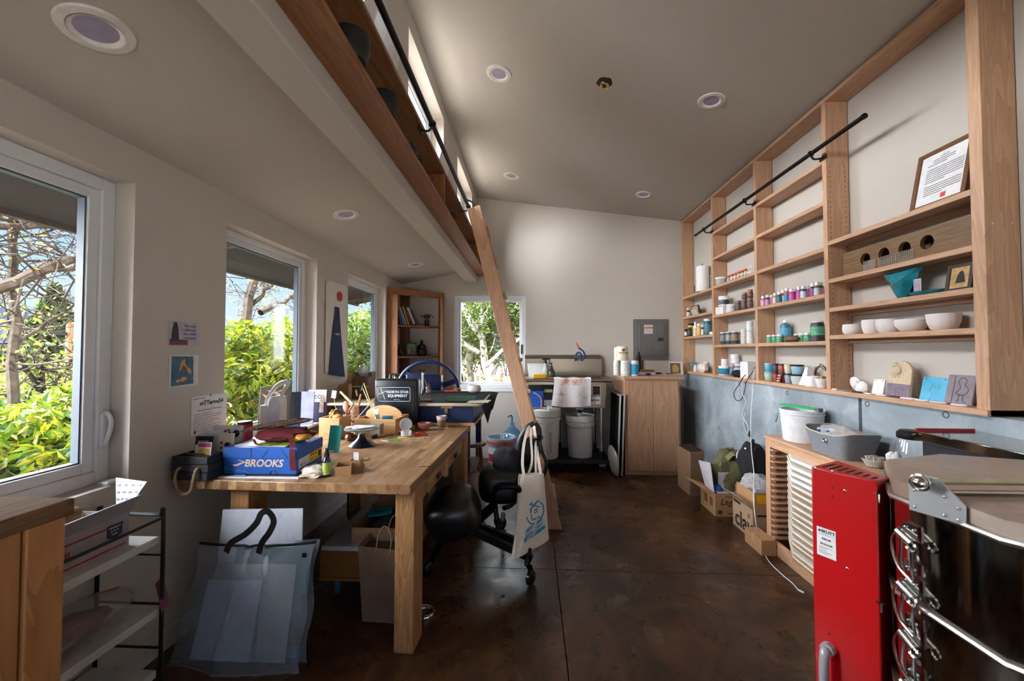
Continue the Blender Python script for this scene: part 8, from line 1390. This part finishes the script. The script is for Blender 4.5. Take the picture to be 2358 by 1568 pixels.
def bagtext(s, size, a0, b0, al='LEFT'):
    q = MB().text(s, size, Mx.Identity(4), .0003, al, 0, .0010)
    return [(tm(a0 + v[0] * 1.75, b0 + v[1] * 2 + v[0] * .3) + V((0, -.0022 - v[2], 0))) for v in q.v], q.f
mb = MB()
for s_, size, a0, b0 in (('UNIDOS', .036, .27, .27), ('RISE UP', .036, .28, .20), ('+', .034, .56, .275), ('FUERTES', .028, .64, .315), ('REBUILD', .028, .645, .26)): v_, f_ = bagtext(s_, size, a0, b0); mb.add(v_, f_)
part(t, 'lettering', mb, BLU2); part(t, 'blue_band', MB().grid(lambda a, b: tm(.25 + .66 * a, .145 + .05 * b + .055 * a) + V((0, -.0020, 0)), 12, 2, .0008), BLU2)
mb = MB(); v_, f_ = bagtext('ROGUE VALLEY', .024, .31, .165); mb.add([p + V((0, -.0014, 0)) for p in v_], f_); part(t, 'band_lettering', mb, CV)
# stool, waste bucket, jug, trash bag
t = thing('wooden_stool', 'round wooden stool with white worn seat behind the table', 'stool', (-.585, 3.95, 0)); part(t, 'seat', MB().lathe([(.12, .405), (.135, .412), (.135, .435), (.125, .443), (0, .443)], 32), pm('#8a847c', .7, var=.3, scale=20)); part(t, 'seat_edge', MB().lathe([(.1355, .413), (.1355, .434)], 32, cap=False), pm('#6a4428', .5))
for a_ in (40, 130, 220, 310): q = radians(a_); part(t, 'leg', MB().tube([(.085 * cos(q), .085 * sin(q), .404), (.14 * cos(q), .14 * sin(q), 0)], .017, 10), DKZ)
part(t, 'stretcher', MB().tube([(.122 * cos(k * pi / 12), .122 * sin(k * pi / 12), .15) for k in range(24)], .008, 6, True), DKX)
a = on_z(1156, 1072, 0); t = thing('waste_bucket', 'white waste bucket lined with clear bag and red drawstring', 'bucket', (a.x, 4.55, 0)); part(t, 'bucket', MB().lathe([(.125, 0), (.13, .004), (.152, .33), (.158, .335), (.158, .36), (.150, .36), (.126, .01), (0, .008)], 36), pm('#c3c8cc', .4)); part(t, 'liner', MB().lathe([(.161, .27), (.166, .31), (.166, .366), (.158, .372), (.148, .365), (.135, .15)], 30, cap=False, wob=lambda a, z: 1 + .03 * sin(9 * a) * (z < .3) + .015 * sin(5 * a)), glassy('liner', '#e4edf4', .2, opac=.35, ocol='#d5dfe6')); part(t, 'red_drawstring', MB().lathe([(.168, .30), (.1685, .33), (.168, .335)], 30, cap=False, wob=lambda a, z: 1 + .012 * sin(5 * a)), pm('#b8564c', .5)); part(t, 'red_print', MB().lathe([(.138, .10), (.1435, .19)], 30, cap=False), pm('#8f2a2c', .5))
a = on_z(1192, 1070, 0); t = thing('water_jug', 'blue tinted clear water jug behind the waste bucket', 'jug', (-.235, 4.78, 0)); part(t, 'jug', MB().lathe([(.11, 0), (.125, .01), (.125, .30), (.115, .36), (.04, .43), (.028, .45), (.028, .48), (0, .48)], 30), glassy('jug_plastic', '#c6dff0', .08, opac=.25, ocol='#7fb0d0')); part(t, 'pump', MB().tube(catm([(0, 0, .481), (0, 0, .55), (-.02, -.01, .57), (-.05, -.02, .55)], 5), .009, 8), pm('#2f5a80', .4))
t = thing('trash_bag', 'translucent white trash bag standing between table leg and chair', 'plastic bag', (-.455, 3.17, 0)); part(t, 'bag', MB().lathe([(.05, 0), (.085, .02), (.095, .16), (.08, .30), (.035, .375), (.02, .39), (.028, .43), (.045, .49)], 26, cap=False, wob=lambda a, z: 1 + .14 * NZ.noise(V((cos(a) * 2, sin(a) * 2, z * 9)))), glassy('bag_film', '#e9eaea', .2, opac=.5, ocol='#c9c6c0')); part(t, 'red_tie', MB().tube([(.024 * cos(k * pi / 8), .024 * sin(k * pi / 8), .385) for k in range(16)], .005, 6, True), pm('#a02428', .5)); part(t, 'contents', MB().ball((0, 0, .15), (.062, .062, .14), 16, 12, lambda q: 1 + .2 * NZ.noise(q * 2.5)), pm('#8f8478', .8, var=.4, scale=20))
# ================================================================== outdoors
random.seed(21)
def gz(x, y):
    d = max(0, -x - 4.5); e = max(0, y - 9); return .28 - .085 * d - .0 * e + .05 * NZ.noise(V((x * .5, y * .5, 0)))
mb = MB().grid(lambda a, b: ((lambda x, y: (x, y, gz(x, y)))(-1.83 - 60 * a ** 2, -20 + 70 * b)), 40, 50)
gm = NT('ground_litter'); vv = gm.coord(); n_ = gm.new('TexNoise', i_Scale=3.0, i_Detail=8.0, i_Roughness=.75); gm.ln(vv, n_.inputs['Vector']); gm.ln(gm.ramp(n_.outputs['Fac'], [(.35, lin('#2e2822')), (.5, lin('#5a5048')), (.65, lin('#857a70'))]), gm.b.inputs['Base Color']); gm.b.inputs['Roughness'].default_value = .95
struct('garden_ground', mb, gm.m); struct('garden_ground', MB().grid(lambda a, b: (-1.83 + 40 * a, 5.2 + 45 * b, .25 + .03 * b + .04 * NZ.noise(V((a * 30, b * 30, 3)))), 20, 20), gm.m)
struct('garden_ground', MB().box((-14, -16, -.6), (14, -1.75, -.04)), pm('#9a948a', .9))
def hill(a, b): return (-150 + 30 * b, -60 + 330 * a, -14 + (16 + 12 * NZ.noise(V((a * 3, 0, 1))) + 3 * NZ.noise(V((a * 14, 2, 1)))) * (1 - b) + 14 * (1 - b))
struct('garden_hills', MB().grid(hill, 60, 4), pm('#2b3854', .95, var=.15, scale=.05))
struct('garden_road', MB().grid(lambda a, b: (-16 - 12 * b, -15 + 60 * a, gz(-16 - 12 * b, 0) + .12), 12, 3), pm('#33383f', .9))
BARK = pm('#4d443a', .9, var=.5, scale=14, bump=.6); BARKD = pm('#3a322c', .9, var=.3, scale=20); PALE = pm('#b5aea2', .85, var=.35, scale=12)
LAUR = leaf_mat('laurel_leaf', ['#24480c', '#4a6a14', '#7f8a18', '#98941c', '#385c0e'], .45); LAUG = leaf_mat('laurel_green_leaf', ['#122c0a', '#264a10', '#446218', '#6c7a22', '#1b380c'], .4)
SPR = leaf_mat('spring_leaf', ['#465c1c', '#647626', '#84883a', '#526426'], .5); PINE_ = leaf_mat('needle', ['#1f3a1c', '#3a5424', '#5f6f30'], .2); BUDS = leaf_mat('bud', ['#9a8a4a', '#c9b45a', '#a8663a'], .4)
def leaf(mb, p, sz, wd=.42, up=None):
    n = V((random.gauss(0, 1), random.gauss(0, 1), random.gauss(.5, 1))).normalized(); t = n.orthogonal().normalized(); t.rotate(Mx.Rotation(random.uniform(0, 6.28), 3, n)); s_ = n.cross(t); L = sz * random.uniform(.7, 1.25); w = L * wd * .5; f = n * (w * .35)
    mb.add([p - t * L / 2, p + s_ * w + f, p + t * L / 2, p - s_ * w + f], [(0, 1, 2), (0, 2, 3)])
def branch(mb, a, b, r0, r1, wig=.1, n=6, seed=0):
    a, b = V(a), V(b); L = (b - a).length; P = [a + (b - a) * (i / n) + V((NZ.noise(V((i * .9, seed, 0))), NZ.noise(V((i * .9, seed, 5))), NZ.noise(V((i * .9, seed, 9))))) * L * wig * (0 if i == 0 else 1) for i in range(n + 1)]
    mb.tube(P, [r0 + (r1 - r0) * i / n for i in range(n + 1)], 6, cap=False); return P
def twigs(mb, P, k, L, r, depth, ends, spread=1.0, minr=.002):
    for _ in range(k):
        i = random.randint(1, len(P) - 1); a = P[i]; d = V((random.gauss(0, 1), random.gauss(0, 1), random.gauss(.25, .8))).normalized(); b = a + d * L * random.uniform(.5, 1.2) * spread
        Q = branch(mb, a, b, r, max(minr, r * .45), .16, 4, random.random() * 99); ends.append(Q[-1]); ends.append(Q[2])
        if depth: twigs(mb, Q, max(2, k // 2), L * .55, max(minr, r * .55), depth - 1, ends, spread, minr)
def shrub(nm, lab, c, rad, n, sz, mat_, seed, stems=6, grp=None, wd=.42):
    random.seed(seed); t = thing(nm, lab, 'shrub', (c[0], c[1], gz(c[0], c[1]) if c[1] < 5.2 else .25), group=grp); b0 = t.location.copy(); mb = MB()
    for _ in range(n):
        d = V((random.gauss(0, 1), random.gauss(0, 1), random.gauss(0, 1))).normalized(); k = random.random() ** .38; p = V((d.x * rad[0] * k, d.y * rad[1] * k, c[2] - b0.z + d.z * rad[2] * k)); p += V((NZ.noise(p * 1.7), NZ.noise(p * 1.7 + V((9, 0, 0))), NZ.noise(p * 1.7 + V((0, 9, 0))))) * .35 * min(rad)
        if p.z > .02: leaf(mb, p, sz, wd)
    part(t, 'foliage', mb, mat_); mb = MB()
    for k in range(stems): a = random.uniform(0, 6.28); branch(mb, (random.uniform(-.1, .1), random.uniform(-.1, .1), -.05), (rad[0] * .8 * cos(a), rad[1] * .8 * sin(a), c[2] - b0.z + rad[2] * .5), .022, .006, .1, 6, seed + k)
    part(t, 'stem', mb, BARKD); return t
def blob(u, v, X): return on_x(u, v, X)
# seen through the nearest window
c = blob(60, 1075, -4.4); shrub('laurel_shrub', 'bright yellow green laurel shrub low in the nearest window, left part', (c.x, c.y, .42), (.7, .8, .42), 2600, .125, LAUR, 1, 5)
c = blob(150, 1050, -4.7); shrub('laurel_shrub', 'bright yellow green laurel shrub low in nearest window, beside the frame', (c.x, c.y + .25, .5), (.7, .8, .48), 2800, .125, LAUR, 2, 5)
def tree(nm, lab, base, trunks, k, L, r, depth, leaves=0, lsz=.05, lm=None, seed=0, bark=BARKD, wd=.6, minr=.0035, spread=1.0):
    random.seed(seed); t = thing(nm, lab, 'tree', base); o = V(base); mb = MB(); ends = []
    for (a, b, r0, r1) in trunks: P = branch(mb, V(a) - o, V(b) - o, r0, r1, .05, 8, random.random() * 50); twigs(mb, P[2:], k, L, r, depth, ends, spread, minr)
    part(t, 'branches', mb, bark)
    if leaves:
        mb = MB()
        for _ in range(leaves): e = random.choice(ends); leaf(mb, e + V((random.gauss(0, 1), random.gauss(0, 1), random.gauss(0, 1))) * L * .16, lsz, wd)
        part(t, 'leaves', mb, lm)
    return t
b_ = on_x(18, 900, -5.6); b_.z = 0.1; tp = on_x(40, 430, -5.6)
tree('oak_tree', 'bare dark oak tree seen at left of the nearest window', b_, [(b_, tp, .05, .03), (on_x(-40, 675, -5.2), on_x(235, 575, -5.0), .06, .042), (on_x(-60, 520, -5.4), on_x(150, 520, -5.2), .04, .03), (on_x(30, 560, -5.6), on_x(70, 400, -5.0), .03, .014), (on_x(24, 800, -5.6), on_x(190, 690, -5.4), .022, .01)], 9, 1.1, .013, 2, 500, .05, BUDS, 5, BARK, .5, .0035)
b_ = on_x(92, 980, -7.5); b_.z = gz(b_.x, b_.y) - .1; tree('young_tree', 'slim dark young tree with yellow buds in nearest window', b_, [(b_, on_x(98, 800, -7.5), .07, .04), (on_x(98, 930, -7.5), on_x(170, 820, -7.2), .05, .02), (on_x(95, 900, -7.5), on_x(20, 790, -7.4), .04, .02)], 8, 1.2, .014, 2, 900, .09, SPR, 6, BARKD, .6, .005)
b_ = on_x(120, 900, -17); b_.z = gz(b_.x, b_.y) - .2; random.seed(8); t = thing('conifer_tree', 'dark green conifer standing behind the bare oak in nearest window', 'tree', b_); mb = MB(); top_ = on_x(112, 655, -17).z - b_.z
for _ in range(2600): h_ = random.random() ** .7; rr_ = (1 - h_) * 1.9 * random.random() ** .5; a = random.uniform(0, 6.28); leaf(mb, V((rr_ * cos(a), rr_ * sin(a), top_ * (.12 + .88 * h_))), .42, .35)
part(t, 'needles', mb, PINE_); part(t, 'trunk', MB().tube([(0, 0, 0), (0, 0, top_ * .95)], [.16, .03], 8), BARKD)
b_ = on_x(155, 920, -14); tz = on_x(158, 742, -14).z; t = thing('utility_pole', 'reddish brown wooden utility pole beyond the nearest window', 'pole', (b_.x, b_.y, b_.z - 1.0)); part(t, 'pole', MB().tube([(0, 0, 0), (.02, .02, tz - b_.z + 1.0)], [.115, .10], 10), pm('#b5765a', .9, var=.3, scale=4)); part(t, 'crossarm', MB().box((-.05, -.5, tz - b_.z + .6), (.05, .5, tz - b_.z + .7)), BARKD)
for i, (u, v, r_) in enumerate(((55, 890, .9), (190, 885, .9), (120, 880, .9), (-10, 900, .9), (215, 870, .9))):
    c = on_x(u, v, -11 - i); shrub('garden_bush', f'{("pale yellow green","olive brown","hazy green","dull yellow","light green")[i]} spring bush in the distance beyond nearest window', (c.x, c.y, max(.3 + gz(c.x, c.y), c.z)), (r_, r_ * 1.1, r_ * .75), 420, .16, SPR if i % 2 == 0 else BUDS, 30 + i, 8, wd=.6)
# seen through the middle left window
c = blob(560, 800, -3.9); shrub('laurel_shrub', 'tall sunlit laurel filling left half of the middle left window', (c.x, c.y, 1.02), (.75, .85, .78), 4600, .13, LAUR, 3, 9)
c = blob(655, 790, -4.3); shrub('laurel_shrub', 'tall sunlit laurel filling right half of the middle left window', (c.x, c.y + .15, 1.12), (.8, .95, .85), 5000, .13, LAUR, 4, 9)
b_ = on_x(548, 900, -5.4); b_.z = .1; tree('oak_tree', 'lichen covered leaning oak trunk above laurel in middle left window', b_, [(b_, on_x(590, 600, -5.2), .12, .07), (on_x(560, 720, -5.4), on_x(640, 640, -5.0), .06, .03), (on_x(600, 720, -5.6), on_x(720, 660, -5.4), .07, .05)], 8, .9, .012, 2, 700, .06, BUDS, 9, BARK, .6, .0045)
# seen through the far left window
c = blob(830, 800, -3.7); shrub('laurel_shrub', 'dense green laurel hedge plant in the far left window', (c.x, c.y, 1.15), (.9, 1.3, 1.0), 4200, .15, LAUG, 5, 8)
c = blob(845, 760, -5.2); shrub('laurel_shrub', 'taller yellow green laurel behind hedge in the far left window', (c.x, c.y, 1.6), (1.0, 1.6, 1.0), 2600, .16, LAUR, 6, 8)
# seen through the back window
def oyb(u, v, y): return on_y(u, v, y)
bks = [('back_tree_a', 1075, 9.5, 'pale trunked spring tree at left of the back window', 61), ('b', 1150, 8.6, 'leaning pale trunked tree in middle of the back window', 62), ('c', 1195, 10.2, 'pale trunked spring tree at right of the back window', 63)]
for i, (_, u, y, lab, sd) in enumerate(bks):
    b_ = oyb(u, 905, y); b_.z = .2; dxs = (.25, -1.1, .1)[i]
    tree('garden_tree', lab, b_, [(b_, (b_.x + dxs, y + .1, 3.6), .10, .05), ((b_.x + dxs * .4, y, 1.3), (b_.x + dxs + (1.2, -1.5, -.9)[i], y - .3, 2.9), .055, .025), ((b_.x + dxs * .3, y, 1.0), (b_.x - (1.0, -1.2, .8)[i], y + .3, 2.3), .05, .02)], 10, 1.0, .014, 2, 7000, .085, SPR if i != 1 else LAUG, sd, PALE, .62, .005)
for i, (u, v, y, r_) in enumerate(((1070, 770, 12, .9), (1128, 765, 13.5, 1.2), (1195, 770, 12.5, 1.0), (1085, 690, 16, 1.4), (1170, 690, 16, 1.5), (1020, 740, 15, 1.3))):
    c = oyb(u, v, y); shrub('garden_bush', f'{("first","second","third","fourth","fifth","sixth")[i]} leafy green bush mass behind trees in back window', (c.x, c.y, c.z), (r_, r_, r_ * .85), 1100, .20, SPR if i % 2 else LAUG, 80 + i, 6, wd=.6)
a, b = oyb(1078, 892, 19), oyb(1152, 866, 19); t = thing('garden_shed', 'low white building with red roof seen in the back window', 'building', ((a.x + b.x) / 2, 20, .2)); w_ = (b.x - a.x) / 2 + .15; hz_ = b.z - .2
part(t, 'wall', MB().box((-w_, -1, 0), (w_, 2, hz_)), pm('#e0dcd4', .8)); part(t, 'roof', MB().hexa([(-w_ - .2, -1.3, hz_ - .04), (w_ + .2, -1.3, hz_ - .04), (w_ + .2, 2.3, hz_ - .04), (-w_ - .2, 2.3, hz_ - .04), (-w_ - .1, -1.1, hz_ + .05), (w_ + .1, -1.1, hz_ + .05), (w_ - .1, .6, hz_ + .35), (-w_ + .1, .6, hz_ + .35)]), pm('#a8583c', .8))
t = thing('garden_fence', 'pale plank fence with wire mesh beyond the back window', 'fence', (-1.4, 12, .2)); mb = MB()
for k in range(40): mb.box((-3 + k * .15, -.012, .0), (-3 + k * .15 + .135, .012, .42 + .05 * sin(k * 3.1)))
part(t, 'plank', mb, pm('#b5a590', .85, var=.3, scale=6)); mb = MB()
for k in range(16): mb.cyl((-2.8 + .36 * k, -.05, 0), (-2.8 + .36 * k, -.05, 1.0), .008, 5)
for z in (.5, .66, .82, .98): mb.cyl((-3, -.05, z), (3, -.05, z), .006, 5)
part(t, 'wire_mesh', mb, pm('#cfcac0', .5))
# ================================================================== light: sky, sun and the soft light of the open sky on each side
w = bpy.data.worlds.new('sky'); S.world = w; w.use_nodes = True; nt = w.node_tree; bg = nt.nodes['Background']
tc = nt.nodes.new('ShaderNodeTexCoord'); sx = nt.nodes.new('ShaderNodeSeparateXYZ'); nt.links.new(tc.outputs['Generated'], sx.inputs[0]); rp_ = nt.nodes.new('ShaderNodeValToRGB'); nt.links.new(sx.outputs[2], rp_.inputs[0])
e = rp_.color_ramp.elements; e[0].position = 0; e[0].color = (.72, .84, 1, 1); e[1].position = .6; e[1].color = (.10, .30, .82, 1); k_ = e.new(.16); k_.color = (.42, .66, 1, 1)
nt.links.new(rp_.outputs[0], bg.inputs[0]); bg.inputs[1].default_value = 1.15
def sun(nm, az, el, st, ang, col):
    L = bpy.data.lights.new(nm, 'SUN'); L.energy = st; L.angle = radians(ang); L.color = col; o = bpy.data.objects.new(nm, L); COL.objects.link(o)
    d = V((cos(radians(el)) * sin(radians(az)), cos(radians(el)) * cos(radians(az)), sin(radians(el)))); o.rotation_euler = d.to_track_quat('Z', 'Y').to_euler(); o.location = d * 30
sun('sun', 160, 52, 11, .6, (1, .93, .82))
sun('sky_glow_left', -88, 17, 76, 104, (.95, .97, 1))
sun('sky_glow_rear', 8, 24, 13, 110, (.9, .95, 1))
sun('sky_glow_front', 185, 26, .4, 110, (1, .96, .9))
vs_ = S.view_settings; vs_.view_transform = 'Standard'; vs_.look = 'None'; vs_.gamma = 1; vs_.exposure = .22; vs_.use_curve_mapping = False
c_ = S.cycles; c_.use_denoising = True; c_.max_bounces = 10; c_.diffuse_bounces = 6; c_.glossy_bounces = 4; c_.transparent_max_bounces = 24; c_.transmission_bounces = 6; c_.sample_clamp_indirect = 6; c_.caustics_reflective = False; c_.caustics_refractive = False
